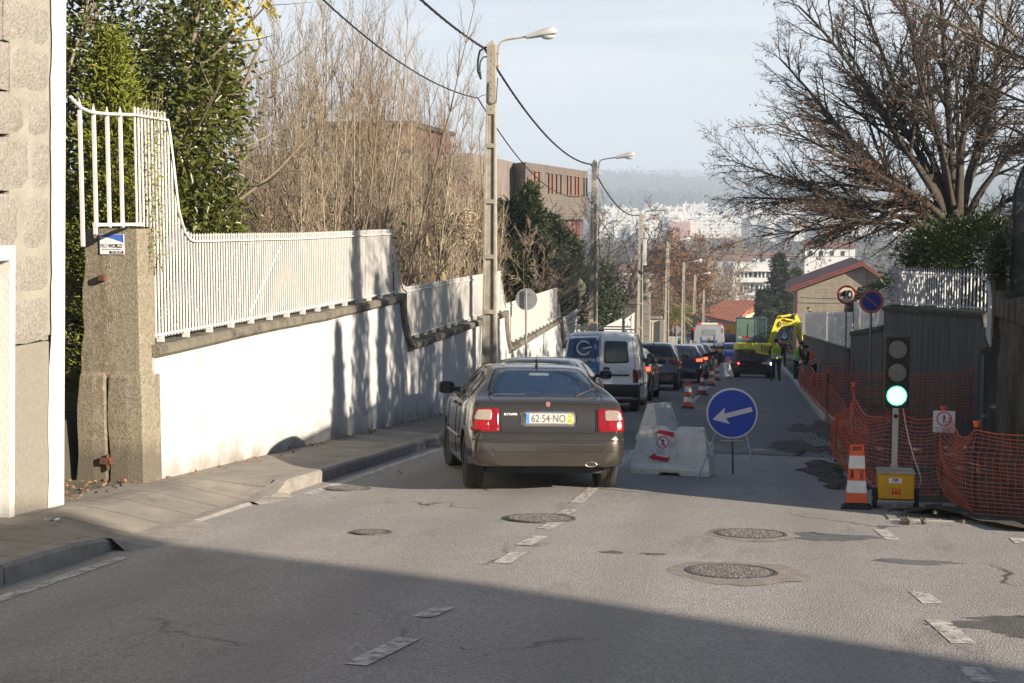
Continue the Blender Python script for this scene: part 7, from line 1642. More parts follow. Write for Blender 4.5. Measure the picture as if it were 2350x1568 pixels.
for k, (px, py, lab) in enumerate([(118, 1201, 'crumpled white paper on the pavement at the house foot'), (157, 1104, 'small white plastic cup by the gatepost foot')]):
    q = ong(px, py, .12); t = MB(); rr = random.Random(k); M_ = Matrix.Translation((q.x, q.y, q.z + .02))
    if k: t.lathe([(.022, 0), (.03, .07), (.028, .07), (.02, .005)], 12, M=Matrix.Translation((q.x, q.y, q.z + .01)))
    else:
        for i in range(5): c = Vector((rr.uniform(-.05, .05), rr.uniform(-.03, .03), .0)); t.add([c + Vector((rr.uniform(-.035, .035), rr.uniform(-.03, .03), rr.uniform(-.012, .02))) for _ in range(6)], [(0, 1, 2), (0, 2, 3), (0, 3, 4), (0, 4, 5), (1, 3, 5)], M=M_)
    tag(t.build('paper_cup' if k else 'paper_scrap', PAPER), lab, 'litter')
# trees and shrubs
BARKL = mat('bark_pale', (.40, .33, .24), .9, rgb2=(.20, .155, .115), vs=7, bump=.3, bs=50)
BARKD = mat('bark_dark', (.036, .029, .024), .9, rgb2=(.070, .056, .041), vs=4, bump=.5, bs=40)
BARKR = mat('twig_redbrown', (.17, .13, .09), .9, rgb2=(.24, .18, .13), vs=5)
def leafmat(name, c1, c2, rough=.45, vs=6, spec=.5):
    m = mat(name, c1, rough, rgb2=c2, vs=vs, spec=spec); nt, b, L = nodes_of(m)
    tr = NN(nt, 'ShaderNodeBsdfTranslucent'); ms = NN(nt, 'ShaderNodeMixShader'); ms.inputs[0].default_value = .22
    L(b.inputs['Base Color'].links[0].from_socket, tr.inputs[0]); L(b.outputs[0], ms.inputs[1]); L(tr.outputs[0], ms.inputs[2])
    L(ms.outputs[0], nt.nodes['Material Output'].inputs[0]); return m
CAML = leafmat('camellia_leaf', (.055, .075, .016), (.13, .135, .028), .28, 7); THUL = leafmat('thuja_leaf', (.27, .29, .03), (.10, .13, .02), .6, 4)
DGRN = leafmat('dark_leaf', (.014, .028, .010), (.035, .050, .014), .5, 3); OLIV = leafmat('olive_leaf', (.06, .08, .02), (.03, .045, .012), .5, 4); IVYL = leafmat('ivy_leaf', (.018, .032, .014), (.04, .055, .02), .4, 4)
BRNL = leafmat('dead_leaf_brown', (.16, .055, .03), (.24, .12, .06), .7, 8); YELL = leafmat('leaf_yellow', (.52, .38, .03), (.30, .30, .03), .5, 5); ORNL = leafmat('leaf_orange', (.34, .14, .045), (.20, .10, .04), .6, .8)
FGRN = leafmat('far_green', (.04, .06, .025), (.09, .09, .035), .7, .3); RHOD = leafmat('rhododendron_leaf', (.035, .07, .018), (.09, .12, .02), .35, 4); SPRUCE = leafmat('spruce_needles', (.022, .040, .022), (.05, .065, .025), .6, 1.5)
def tree(name, label, base, cat='tree', group=None): return thing(name, label, cat, base, 0, group)
def loc(V_, o): return [(a[0] - o.location.x, a[1] - o.location.y, a[2] - o.location.z) for a in V_]
def clusters(c, rad_, n, cr_, per, seed, flat=.8, shell=.35, keep=None):
    R = np.random.RandomState(seed); out_ = []; dr = []
    for _ in range(n):
        d = R.normal(size=3); d /= np.linalg.norm(d); f = R.uniform(shell, 1) ** .5; p = np.array(c) + d * np.array(rad_) * f
        if keep and not keep(p): continue
        q = R.normal(size=(per, 3)) * cr_ * R.uniform(.5, 1.3); q[:, 2] *= flat; out_.append(p + q); dr.append(np.tile(d * .8, (per, 1)) + q / cr_ * .4)
    return np.concatenate(out_), np.concatenate(dr)
# ---- glossy evergreen behind the gate
c0 = onY(335, 190, 17.0); base = Vector((c0.x, 17.0, pz(-6.3, 17) + .7)); o = tree('evergreen_tree', 'large glossy broad-leaved evergreen tree behind the gate and tall fence', base)
segs = []; tips = []; r = random.Random(21)
for k in range(9):
    d = Vector((r.uniform(-.5, .6), r.uniform(-.4, .3), 1)); grow(segs, tips, Vector((r.uniform(-.3, .3), 0, 0)), d, r.uniform(4, 6.5), .07, 0, dict(n=[9, 6, 4], wob=[.09, .12, .15], trop=[.02, .03, 0], bare=[.3, .2, 0], kids=[1.3, 1, 0], len=[.4, .5, .4], ang=.8, rmin=.006, max=2), r)
segtubes('trunk', segs, mat('bark_grey', (.22, .18, .13), .9, var=.2, vs=8, bump=.4, bs=40), o, 5)
def in_img(p, cond):   # where a point falls in the picture
    d = Vector(p) - EYE; f = d.dot(FWD); return cond(1175 + 3303 * d.dot(RIGHT) / f, 784 - 3303 * d.dot(UP) / f)
def cam_shape(p): return in_img(p, lambda x, y: x < interp([(-900, 560), (-200, 560), (0, 520), (60, 520), (170, 560), (260, 600), (340, 570), (430, 545), (540, 555), (700, 540)], y) + 8 * math.sin(y * .11) - 22)
P1, D1 = clusters((c0.x - .3, 17.2, c0.z - .3), (1.75, 1.5, 3.0), 420, .22, 48, 3, keep=cam_shape)
P2, D2 = clusters((c0.x + .55, 17.0, c0.z - .75), (.95, 1.1, 1.3), 150, .20, 46, 4, keep=cam_shape)
P3, D3 = clusters((c0.x + .35, 17.0, c0.z - 2.1), (.85, .9, .7), 70, .20, 46, 5, keep=cam_shape)
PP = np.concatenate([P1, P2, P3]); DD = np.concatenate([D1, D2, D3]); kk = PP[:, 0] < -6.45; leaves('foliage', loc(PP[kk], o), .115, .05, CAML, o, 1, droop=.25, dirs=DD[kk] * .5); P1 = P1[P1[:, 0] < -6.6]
leaves('sunlit_foliage', loc(P1[::13] + np.array([.1, -.12, .1]), o), .11, .048, leafmat('camellia_leaf_sunlit', (.11, .15, .025), (.07, .11, .02), .3), o, 8, droop=.3)  # lighter leaf copy on the sun side, sunlight put into its colour
# ---- feathery conifer pressed against the fence
c1 = onY(262, 330, 15.2); o = tree('thuja', 'feathery yellow-green conifer behind the widely spaced white bars', Vector((c1.x, 15.2, pz(-6.3, 15) + .6)), 'conifer')
segs = []; r = random.Random(2); pts = []; dr = []
for k in range(520):
    z = r.uniform(.2, 4.1) ; f = max(.15, (1 - (z / 4.3) ** 2.2)); a = r.uniform(0, 6.28); R_ = .88 * f * r.uniform(.35, 1); tip = Vector((R_ * math.cos(a), R_ * .8 * math.sin(a), z + .15)); root = Vector((0, 0, max(0, z - .35))); segs.append((tuple(root), tuple(tip), .012, .004))
    for j in range(42):
        u_ = r.uniform(.45, 1.08); p = root.lerp(tip, u_) + rvec(r) * .085; pts.append(tuple(p)); q = (tip - root).normalized(); dr.append((q.x + r.uniform(-.5, .5), q.y + r.uniform(-.5, .5), .35 + r.uniform(-.4, .4)))
segs.append(((0, 0, -.2), (0, 0, 3.9), .07, .02)); segtubes('stem', segs, BARKD, o, 4); leaves('foliage', pts, .085, .020, THUL, o, 3, dirs=dr)
# climbing sprigs on the dense bars
q0 = onX(345, 400, WX - .0); o = thing('climbing_sprigs', 'thin yellow-green creeper climbing the dense white bars above the pillar', 'creeper', q0); pts = []; segs = []; r = random.Random(6)
for k in range(7):
    p = Vector((0.03, r.uniform(-.12, .25), -1.0)); 
    for j in range(24):
        q = p + Vector((r.uniform(-.01, .012), r.uniform(-.03, .03), r.uniform(.05, .1))); segs.append((tuple(p), tuple(q), .003, .003)); p = q
        if r.random() < .75:
            for _ in range(3): pts.append(tuple(p + rvec(r) * .03))
segtubes('stems', segs, BARKL, o, 3); leaves('leaves', pts, .035, .018, THUL, o, 4)
# ---- yellowing twigs hanging in from above
a0 = onY(470, -60, 15.5); o = tree('yellow_leaved_branch', 'thin branch with yellow leaves hanging in at the top left', a0, 'branch'); segs = []; pts = []; r = random.Random(5)
for (px, py) in ((640, 40), (600, 85), (560, 95), (628, 25), (575, 60), (540, 30)):
    e = onY(px, py, 15.5) - a0; p = Vector((0, 0, 0)); n = 12
    for k in range(n):
        t_ = (k + 1) / n; q = e * t_ + Vector((0, .05 * math.sin(k), .10 * math.sin(t_ * 3.1))) + rvec(r) * .012; segs.append((tuple(p), tuple(q), .008 * (1 - t_ * .8), .007 * (1 - t_ * .8))); p = q
        if t_ > .45:
            for _ in range(2 if t_ < .8 else 4): pts.append(tuple(p + rvec(r) * .05))
segtubes('twigs', segs, BARKL, o, 4); leaves('yellow_leaves', pts, .085, .036, YELL, o, 6, droop=.9)
# ---- tall bare coppiced trees behind the fence
TH = dict(n=[11, 5, 3], wob=[.030, .07, .10], trop=[.045, .09, .06], bare=[.06, .1, 0], kids=[3.3, 1.6, 0], len=[.20, .5, .4], ang=.50, rmin=.0036, max=2)
spots = [(575, 21, 205, 10), (612, 24.5, 120, 11), (655, 22.5, 60, 12), (700, 26, 110, 11), (738, 24, 20, 13), (785, 29, 60, 12), (830, 27, 15, 12), (868, 32, 130, 11), (905, 29, 110, 12), (945, 35, 170, 11), (985, 37, 210, 11), (1025, 41, 260, 11), (1070, 42, 300, 11), (1100, 40, 380, 9), (640, 30, 200, 10), (760, 34, 150, 10), (890, 39, 220, 10), (1130, 44, 420, 9)]
for i, (px, Y, tpy, ns) in enumerate(spots):
    b = onY(px, 784, Y); base = Vector((b.x, Y, tz(-8, Y))); topz = onY(px, tpy, Y).z - base.z; o = tree('bare_thicket_tree', 'tall slender bare multi-stemmed tree in the pale brown thicket behind the white fence', base, group='bare multi-stemmed trees of the thicket'); segs = []; tips = []; r = random.Random(100 + i)
    for k in range(ns + 2):
        hgt = topz * (r.uniform(.62, 1.0) if k else 1.03); grow(segs, tips, Vector((r.uniform(-.75, .75), r.uniform(-.7, .7), 0)), Vector((r.gauss(0, .10), r.gauss(0, .08), 1)), hgt, r.uniform(.016, .038) * Y / 28, 0, TH, r)
    segtubes('stems', segs, BARKL if i % 3 else BARKR, o, 3)
# tangled undergrowth among them
R0 = random.Random(77); segs = []
for k in range(3400):
    Y = R0.uniform(20, 46); px = R0.uniform(540, 1135) + (Y - 30) * 3; b = onY(px, 784, Y); z0 = tz(-8, Y); ztop = onY(px, interp([(540, 400), (700, 330), (1000, 360), (1130, 440)], px), Y).z - z0; h = R0.uniform(.1, 1) ** .8 * ztop; p = Vector((b.x, Y, z0 + h * .75)) if b.x < -7.4 else Vector((b.x - 1.8, Y, z0 + h * .75)); d = Vector((R0.gauss(0, .55), R0.gauss(0, .4), R0.uniform(-.1, 1))).normalized(); L_ = R0.uniform(.3, 1.2)
    if (955 < px < 1105 and Y < 37) or (b.x > -7.4 and k % 3): continue
    for j in range(4): q = p + d * L_ / 4; segs.append((tuple(p), tuple(q), .006 * Y / 28, .005 * Y / 28)); p = q; d = (d + rvec(R0) * .22).normalized()
segs = [q for q in segs if q[0][0] < -6.6 and q[1][0] < -6.6]
tag(segtubes('undergrowth', segs, mat('undergrowth_twigs', (.11, .07, .05), .9, rgb2=(.05, .036, .028), vs=3), None, 3), kind='stuff')
pts = []
for k in range(9000):
    Y = R0.uniform(22, 48); px = R0.uniform(560, 1125) + (Y - 30) * 3; b = onY(px, 784, Y); z0 = tz(-8, Y); ztop = onY(px, 470, Y).z - z0
    if hn(px * .02, Y * .3) < -.1: continue
    if b.x < -6.7 and not (955 < px < 1105 and Y < 37): pts.append((b.x, Y, z0 + R0.uniform(0, 1) * ztop))
tag(leaves('undergrowth_leaves', pts, .10, .05, OLIV, None, 9), kind='stuff')
pts = [(p[0], p[1], p[2]) for p in pts[::2] if p[2] < tz(-8, p[1]) + 2.2]
tag(leaves('bramble_leaves', pts, .09, .05, mat('bramble_red', (.10, .03, .02), .8, var=.3, vs=8), None, 10), kind='stuff')
LH = onY(840, 784, 49); o = tree('laurel_hedge', 'dark evergreen backdrop low behind the pale thicket stems', Vector((LH.x, 49, tz(-12, 49))), 'hedge'); R1 = random.Random(3); pts = []
for k in range(9000):
    px = R1.uniform(500, 1150); Y = R1.uniform(48, 51); x = onY(px, 784, Y).x; z0 = tz(-12, Y); zt = onY(px, interp([(500, 470), (700, 430), (900, 440), (1050, 400), (1150, 470)], px) + 14 * hn(px * .05, 1), Y).z; pts.append((x, Y, lerp(z0, zt, R1.random())))
leaves('foliage', loc(pts, o), .34, .17, DGRN, o, 9); segtubes('stems', [((k * 1.1 - 4, 0, -.3), (k * 1.1 - 4, 0, 2.5), .05, .03) for k in range(8)], BARKD, o, 4)
# lopped tree beside the nearest pole
b = onY(1022, 784, 33); base = Vector((b.x, 33, tz(-8, 33))); o = tree('pollarded_tree', 'lopped tree with pale cut branch ends, left of the nearest lamp pole', base); segs = []; CUT = mat('cut_wood', (.62, .50, .30), .8, var=.08, vs=20); r = random.Random(3)
def pol(pts3, r0, r1):
    P_ = [onY(px, py, 33 + dy) - base for px, py, dy in pts3]; t = MB(); n = len(P_); t.tube(P_, [lerp(r0, r1, k / (n - 1)) for k in range(n)], 8); return t, P_
for pts3, r0, r1 in (([(1020, 700, 0), (1018, 640, 0), (1015, 590, 0), (1018, 540, 0), (1016, 510, 0)], .11, .06), ([(1018, 640, 0), (1006, 590, .1), (1000, 550, .1), (992, 515, .1)], .07, .045), ([(1018, 620, 0), (1034, 585, 0), (1050, 550, .2), (1055, 505, .2)], .08, .05), ([(1016, 600, 0), (1029, 570, -.2), (1064, 545, -.2)], .06, .035), ([(1010, 640, 0), (990, 600, -.1), (980, 570, -.1), (979, 533, 0)], .05, .035), ([(1015, 560, 0), (1029, 520, .1), (1030, 465, .1)], .05, .03)):
    t, P_ = pol(pts3, r0, r1); br = t.build('limb', mat('lopped_bark', (.38, .32, .19), .9, rgb2=(.22, .20, .10), vs=9, bump=.5, bs=30), o, smooth=True)
    e, f = P_[-1], (P_[-1] - P_[-2]).normalized(); t = MB(); t.cyl(e, e + f * .012 + Vector((0, -.0, 0)), r1 * 1.02, n=10); t.build('cut_end', CUT, br)
for k in range(150):
    px, py = r.uniform(995, 1085), r.uniform(480, 700); p = onY(px, py, 33 + r.uniform(-.5, .6)) - base; d = Vector((r.gauss(0, .5), r.gauss(0, .3), 1)).normalized()
    for j in range(6): q = p + d * .14; segs.append((tuple(p), tuple(q), .008, .006)); p = q; d = (d + rvec(r) * .2).normalized()
segtubes('twigs', segs, BARKL, o, 3); pts = [tuple(onY(r.gauss(1055, 22), r.uniform(478, 560) if k % 2 else r.gauss(505, 14), 33 + r.uniform(-.3, .3)) - base) for k in range(420)]; leaves('dry_seed_tufts', pts, .13, .04, mat('dry_tufts', (.40, .31, .22), .9, var=.2, vs=8), o, 12, droop=.6)['kind'] = 'stuff'
# ---- dark evergreens along the wall farther down
EV = [(1175, 48, 470, 1.6), (1215, 55, 425, 1.5), (1262, 62, 500, 1.8), (1300, 66, 545, 1.5), (1150, 44, 560, 1.3), (1235, 50, 600, 1.6)]
for i, (px, Y, tpy, rr_) in enumerate(EV):
    b = onY(px, 784, Y); base = Vector((b.x, Y, tz(-8, Y))); H_ = onY(px, tpy, Y).z - base.z; o = tree('dark_evergreen', ['dark evergreen nearest the first lamp pole, behind the second fence stretch', 'yellow-tipped pointed evergreen in front of the timber-clad building', 'broad dark evergreen below the timber-clad building', 'low dark evergreen just left of the second lamp pole', 'small dark evergreen close behind the first lamp pole', 'rounded dark evergreen low behind the third fence stretch'][i], base)
    segs = [((0, 0, -.3), (0, 0, H_ * .8), .12, .04)]; pts = []; dr = []; r = random.Random(40 + i)
    for k in range(230):
        z = r.uniform(.1, 1) * H_; f = (1 - (z / H_) ** 2.4) ** .6 if i != 1 else (1 - (z / H_)) ** .7; a = r.uniform(0, 6.28); R_ = rr_ * f * r.uniform(.45, 1.1); tip = Vector((R_ * math.cos(a), R_ * math.sin(a), z)); segs.append(((0, 0, max(0, z - .5)), tuple(tip), .02, .008))
        for j in range(34): p = tip + rvec(r) * r.uniform(.05, .34); pts.append(tuple(p)); dr.append(tuple((p - Vector((0, 0, z - .3))).normalized()))
    segtubes('trunk', segs, BARKD, o, 4); leaves('foliage', pts, .17, .075, DGRN if i != 1 else OLIV, o, 50 + i, dirs=dr)
# ivy mass hanging over the pillars
c2 = onY(1375, 690, 64); o = tree('ivy_hedge', 'dark mass of ivy between the urn-topped pillars, behind the white van', Vector((c2.x - .4, 64, tz(-8, 64))), 'hedge')
P1, D1 = clusters((c2.x - .2, 64, c2.z - 1.0), (1.55, 5.0, 2.75), 420, .3, 30, 11, keep=lambda p: p[0] < -6.65); leaves('foliage', loc(P1, o), .16, .11, IVYL, o, 13)
segtubes('stems', [((0, 0, -.3), (.1, 0, 3), .15, .08), ((0, -2, -.3), (.1, -2, 3), .12, .05), ((0, 2.5, -.3), (0, 2, 3), .12, .05)], BARKD, o, 6)
# ---- small dark bare tree right of the second pole, thin twigs over the wall
def baretree(name, label, base, H_, lean, cfg, limbs, r0, seed, m=BARKD, n=3, leafn=0, lm=None, ll=.08, trunk=.25, spread=.6, cat='tree'):
    o = tree(name, label, base, cat); segs = []; tips = []; r = random.Random(seed); p = Vector((0, 0, -.3)); d = Vector((lean, 0, 1)).normalized(); tp = p + d * (H_ * trunk + .3); segs.append((tuple(p), tuple(tp), r0 * 1.15, r0))
    for k in range(limbs):
        a = 2 * math.pi * k / limbs + r.uniform(-.4, .4); dd = Vector((math.cos(a) * spread, math.sin(a) * spread, 1)); grow(segs, tips, tp - d * r.uniform(0, H_ * trunk * .3), dd, H_ * (1 - trunk) * r.uniform(.8, 1.15), r0 * .6, 0, cfg, r)
    segtubes('trunk', segs, m, o, n)
    if leafn: pts = [tips[r.randrange(len(tips))] for _ in range(leafn)]; pts = [(a + r.gauss(0, .12), b + r.gauss(0, .12), c - abs(r.gauss(0, .08))) for a, b, c in pts]; leaves('leaves', pts, ll, ll * .5, lm, o, seed, droop=.5)
    return o
SM = dict(n=[7, 5, 4, 3], wob=[.16, .2, .22, .2], trop=[.04, .03, .0, .0], bare=[.15, .1, 0, 0], kids=[1.8, 1.6, 1.2, 0], len=[.55, .55, .5, .4], ang=.75, rmin=.012, max=3)
b = onY(1395, 784, 72); baretree('bare_tree', 'small dark bare tree with arching twigs just right of the second lamp pole', Vector((b.x, 72, tz(-9, 72))), onY(1395, 480, 72).z - tz(-9, 72), .0, SM, 6, .14, 5)
b = onY(1195, 784, 46); baretree('bare_shrub', 'reddish bare shrub with long thin twigs beside the first lamp pole', Vector((b.x - .1, 46, tz(-9, 46))), onY(1195, 440, 46).z - tz(-9, 46), .25, dict(SM, rmin=.007, wob=[.10, .12, .12, .12], ang=.5), 11, .06, 6, m=BARKL, spread=1.3, trunk=.1)
# ---- the big bare beech on the right
T0 = onY(2195, 560, 42); base = Vector((T0.x, 42, tz(6, 42))); o = tree('beech_tree', 'very large spreading bare beech with a few brown leaves, on the right above the hedge', base)
segs = []; tips = []; r = random.Random(31); fk = onY(2195, 505, 42) - base
BE = dict(n=[12, 8, 5, 4], wob=[.055, .11, .17, .22], trop=[.008, .004, .012, .01], bare=[.08, .12, 0, 0], kids=[1.65, 1.4, 1.25, 0], len=[.52, .46, .46, .4], ang=.60, angs=[.62, .75, .85, .8], rmin=.0062, max=3, flat=.75)
segs += [((0, 0, -.3), tuple(fk * .55), .46, .38), (tuple(fk * .55), tuple(fk), .38, .36)]
limbs = [((1640, 330), .13, 0), ((1700, 120), .17, .5), ((1790, -60), .19, -.5), ((1900, -140), .17, .8), ((2020, -200), .19, -.6), ((2130, -220), .2, .5), ((2250, -200), .2, -.5), ((2370, -120), .19, .3), ((2500, 60), .17, -.3), ((1650, 480), .13, .8), ((1760, 250), .15, -1.2), ((2480, 260), .13, .4), ((1880, 60), .15, 1.5), ((2080, -20), .14, -1.5), ((1700, 560), .11, -.8), ((1830, 470), .12, -1.5), ((2200, 0), .15, 1.6), ((1960, 330), .13, -1.4), ((2330, 120), .14, 1.4), ((1760, 400), .12, 1.2), ((2420, 380), .11, -1.0), ((1850, 180), .14, -.2), ((1980, 90), .15, .3)]
for i, ((px, py), rr_, dy) in enumerate(limbs):
    e = onY(px, py, 42 + dy * 2) - base - fk; s0 = fk * r.uniform(.78, 1.0) + Vector((0, dy * .12, 0)); dd = e.normalized(); ln = e.length
    # leave the fork steeply, then bend over
    p = s0; d = Vector((dd.x * .55, dd.y * .7, max(dd.z, .45))).normalized(); n = 4
    for k in range(n):
        q = p + d * ln * .07; segs.append((tuple(p), tuple(q), rr_ * lerp(.95, .6, k / n), rr_ * lerp(.95, .6, (k + 1) / n))); p = q; d = (d * .75 + (e + s0 - p).normalized() * .30 + rvec(r) * .05).normalized()
    grow(segs, tips, p, (e + s0 - p).normalized() * .95 + Vector((0, 0, .06)), (e + s0 - p).length * .92, rr_ * .58, 0, BE, r)
# drooping low sprays to the left
for k in range(15):
    px, py = r.uniform(1690, 2060), r.uniform(440, 600); e = onY(px, py, 42 + r.uniform(-2.5, 2.5)) - base; s0 = fk.lerp(e, .35) + Vector((0, 0, .5)); grow(segs, tips, s0, (e - s0).normalized(), (e - s0).length, .035, 1, BE, r)
segtubes('trunk', segs, BARKD, o, 4 if len(segs) < 60000 else 3)
print('beech', len(segs), len(tips))
pts = [tips[r.randrange(len(tips))] for _ in range(6500)]; pts = [(a + r.gauss(0, .06), b + r.gauss(0, .06), c - abs(r.gauss(0, .04))) for a, b, c in pts]; leaves('brown_leaves', pts, .085, .045, BRNL, o, 5, droop=.8)
# a nearer bare tree whose branches reach in at the top right
b0 = Vector((7.6, 23, tz(7, 23))); o = tree('near_bare_tree', 'bare tree at the right edge, its twigs reaching in at the top right corner', b0); segs = []; tips = []; r = random.Random(8); fk = Vector((0, 0, 3.0)); segs.append(((0, 0, -.3), tuple(fk), .24, .2))
NB = dict(BE, rmin=.004, kids=[1.1, 1.2, .9, 0])
for (px, py) in ((2120, 120), (2180, 40), (2200, 230), (2250, 320), (2160, -80), (2260, -150), (2300, 180), (2400, -50), (2320, 420)):
    e = onY(px, py, 23 + r.uniform(-1, 1)) - b0; grow(segs, tips, fk * r.uniform(.8, 1.1), (e - fk).normalized(), (e - fk).length, .06, 0, NB, r)
for k in range(5): grow(segs, tips, fk, Vector((r.uniform(-.2, 1), r.uniform(-1, .6), 1.1)), r.uniform(3, 5), .08, 0, NB, r)
segtubes('trunk', segs, BARKR, o, 3)
# hedge below the beech, creeper on the post
c3 = onY(2185, 575, 37.5); o = tree('evergreen_hedge', 'mid-green leafy hedge above the spiked fence, under the big bare tree', Vector((c3.x, 37.5, tz(6, 37))), 'hedge')
def hk(p): return in_img(p, lambda x, y: y > interp([(2060, 600), (2110, 530), (2200, 512), (2290, 505), (2330, 540)], x) + 8 * math.sin(x * .08) + 14 * (x < 2075))
P1, D1 = clusters((c3.x + .3, 37.5, c3.z - .4), (1.75, 1.9, 1.5), 560, .2, 32, 15, keep=hk); leaves('foliage', loc(P1, o), .14, .04, RHOD, o, 16, up=.2, dirs=D1)
segtubes('stems', [((k * .4 - 1, 0, -.3), (k * .45 - 1.1, 0, 2.6), .05, .02) for k in range(6)], BARKD, o, 5)
c4 = onY(2287, 585, 19.3); o = thing('ivy_clump', 'variegated ivy clump spilling over the brown post', 'ivy', c4 - Vector((0, 0, .45))); P1, D1 = clusters(tuple(c4), (.11, .14, .36), 60, .05, 16, 17); leaves('leaves', loc(P1, o), .05, .04, leafmat('ivy_variegated', (.16, .17, .10), (.05, .08, .03), .5, 30), o, 18)
segtubes('stems', [((0, 0, -.5), (.02, 0, .9), .012, .008)], BARKD, o, 4)
# ---- row of cypresses behind the rough stone wall, out of frame at the right: they shade the white wall
CYG = 'row of narrow dark cypresses behind the rough stone wall'
for i, (x, y, h_, rr_) in enumerate([(6.2, 14.1, 5.2, .55), (6.8, 15.0, 7.0, .75), (6.3, 16.5, 6.1, .5), (6.5, 17.5, 7.4, .8), (7.1, 19.6, 7.9, .9), (6.9, 21.3, 6.8, .6), (7.2, 22.6, 6.2, .95), (7.6, 25.2, 5.4, .6), (7.3, 26.6, 6.0, .8), (7.8, 28.4, 5.2, .6)]):
    o = tree('cypress', 'narrow dark cypress in the row behind the rough stone wall', Vector((x, y, tz(6, y))), 'cypress', CYG); pts = []; r = random.Random(i); dr = []
    for k in range(1900):
        z = r.uniform(.1, 1) * h_; f = (1 - z / h_) ** .55 * min(1, z * 1.5 + .3); a = r.uniform(0, 6.28); q = rr_ * f * r.uniform(.2, 1.15); pts.append((q * math.cos(a), q * math.sin(a), z)); dr.append((math.cos(a) * .3, math.sin(a) * .3, 1))
    leaves('foliage', pts, .22, .09, DGRN, o, i, dirs=dr); segtubes('trunk', [((0, 0, -.3), (0, 0, h_ * .9), .08, .02)], BARKD, o, 5)
# hedges added along the right-hand gardens to keep the street in shade
for i, (x, y0, y1, h_) in enumerate([(5.6, 17.0, 29.5, 3.0), (6.2, 46, 66, 3.6), (6.2, 68, 100, 4.2), (8.3, 21, 44, 6.1)]):
    o = tree('shade_hedge', ['tall clipped garden hedge behind the end of the rough stone wall', 'tall garden hedge above the long dark wall beyond the speed sign', 'far garden hedge above the long dark wall beside the stone gable', 'high dense hedge out of frame behind the big bare tree'][i], Vector((x, (y0 + y1) / 2, tz(6, (y0 + y1) / 2))), 'hedge'); pts = []; r = random.Random(60 + i); n = int((y1 - y0) * 420)
    for k in range(n): y = r.uniform(y0, y1); pts.append((r.uniform(-.5, .5), y - o.location.y, tz(6, y) - o.location.z + r.uniform(0, 1) * h_ * (.9 + .12 * hn(y, 2))))
    leaves('foliage', pts, .30, .16, DGRN, o, 70 + i); segtubes('stems', [((0, y - o.location.y, tz(6, y) - o.location.z - .2), (0, y - o.location.y, tz(6, y) - o.location.z + h_ * .8), .06, .03) for y in yr(y0 + .5, y1 - .5, 1.5)], BARKD, o, 4)
baretree('garden_tree', 'bare garden tree out of frame behind the rough stone wall, among the cypresses', Vector((7.2, 18.6, tz(7, 18))), 8.2, 0, dict(SM, rmin=.01, kids=[2.2, 2.0, 1.2, 0]), 8, .2, 44, spread=.7)
# buildings and planting farther off
def bbox(o, x0, x1, y0, y1, z0, z1, m, name, par=None, **k):
    t = MB(); L0 = o.location; t.box(x0 - L0.x, x1 - L0.x, y0 - L0.y, y1 - L0.y, z0 - L0.z, z1 - L0.z); return t.build(name, m, par or o, **k)
TILE = mat('clay_tiles', (.27, .13, .09), .85, var=.2, vs=1.5, bump=.3, bs=10); brick_overlay(TILE, .22, .30, .03, (.10, .04, .03), coord=(0, 1), off=0, amt=.6, bumpd=.04)
# --- timber-clad building above the evergreens
WOOD = mat('weathered_cladding', (.22, .18, .145), .9, rgb2=(.11, .092, .082), vs=1.2, stretch=(1.3, 1.3, .35), det=9, dirt=((.13, .12, .12), .9, .55, (1.2, 1.2, .3)))
WOOD2 = WOOD.copy(); WOOD2.name = 'weathered_cladding_boards'; brick_overlay(WOOD2, 3.5, .14, .02, (.08, .065, .055), coord=(1, 2), amt=.5, bumpd=.01); brick_overlay(WOOD, 3.5, .14, .02, (.08, .065, .055), coord=(0, 2), amt=.5, bumpd=.01)
YB = 96; cA = onY(1206, 372, YB); cB = onY(1352, 403, YB * 1.0); 
XB = cA.x; e1 = onX(1352, 403, cA.x) if False else None
# the street face runs away from the near corner; find how far it goes for its picture width
P0 = onY(1206, 372, YB); zt = P0.z; yf = YB
for yy in range(97, 190):
    xx = P0.x + (yy - YB) * .09; d = Vector((xx, yy, zt)) - EYE; f = d.dot(FWD)
    if 1175 + 3303 * d.dot(RIGHT) / f > 1352: break
    yf = yy
o = thing('timber_clad_building', 'weathered timber-clad building with orange-red window reveals above the evergreens', 'building', (P0.x, YB, tz(P0.x, YB))); dx = (yf - YB) * .09
M_ = Matrix.Translation(Vector((0, 0, 0)))
ang = math.atan(.09); Ls = math.hypot(yf - YB, dx); H_ = zt - o.location.z
body = MB(); u = lambda s: (s * math.sin(ang), s * math.cos(ang))
def sb(s0, s1, d0, d1, z0, z1, m, name, par=o):     # box along the street face: s along, d inward (to the left), z absolute
    t = MB(); a = Vector((math.sin(ang), math.cos(ang), 0)); n_ = Vector((-.5, .86, 0)); v = []
    for z in (z0, z1):
        for s, d in ((s0, d0), (s0, d1), (s1, d1), (s1, d0)): p = a * s + n_ * d; v.append((p.x, p.y, z - o.location.z))
    t.add(v, [(0, 3, 2, 1), (4, 5, 6, 7), (0, 1, 5, 4), (1, 2, 6, 5), (2, 3, 7, 6), (3, 0, 4, 7)]); return t.build(name, m, par)
hz_ = 1.65 + (500 - 505) / 3303 * YB        # foot of the upper storeys, at eye level
zw0, zw1 = zt - 2.0, zt - .55
def s_of(px):
    best = 0
    for k in range(0, 2000):
        s = Ls * k / 2000; p = Vector((P0.x + s * math.sin(ang), YB + s * math.cos(ang), zt - 1)) - EYE
        if 1175 + 3303 * p.dot(RIGHT) / p.dot(FWD) < px: best = s
    return best
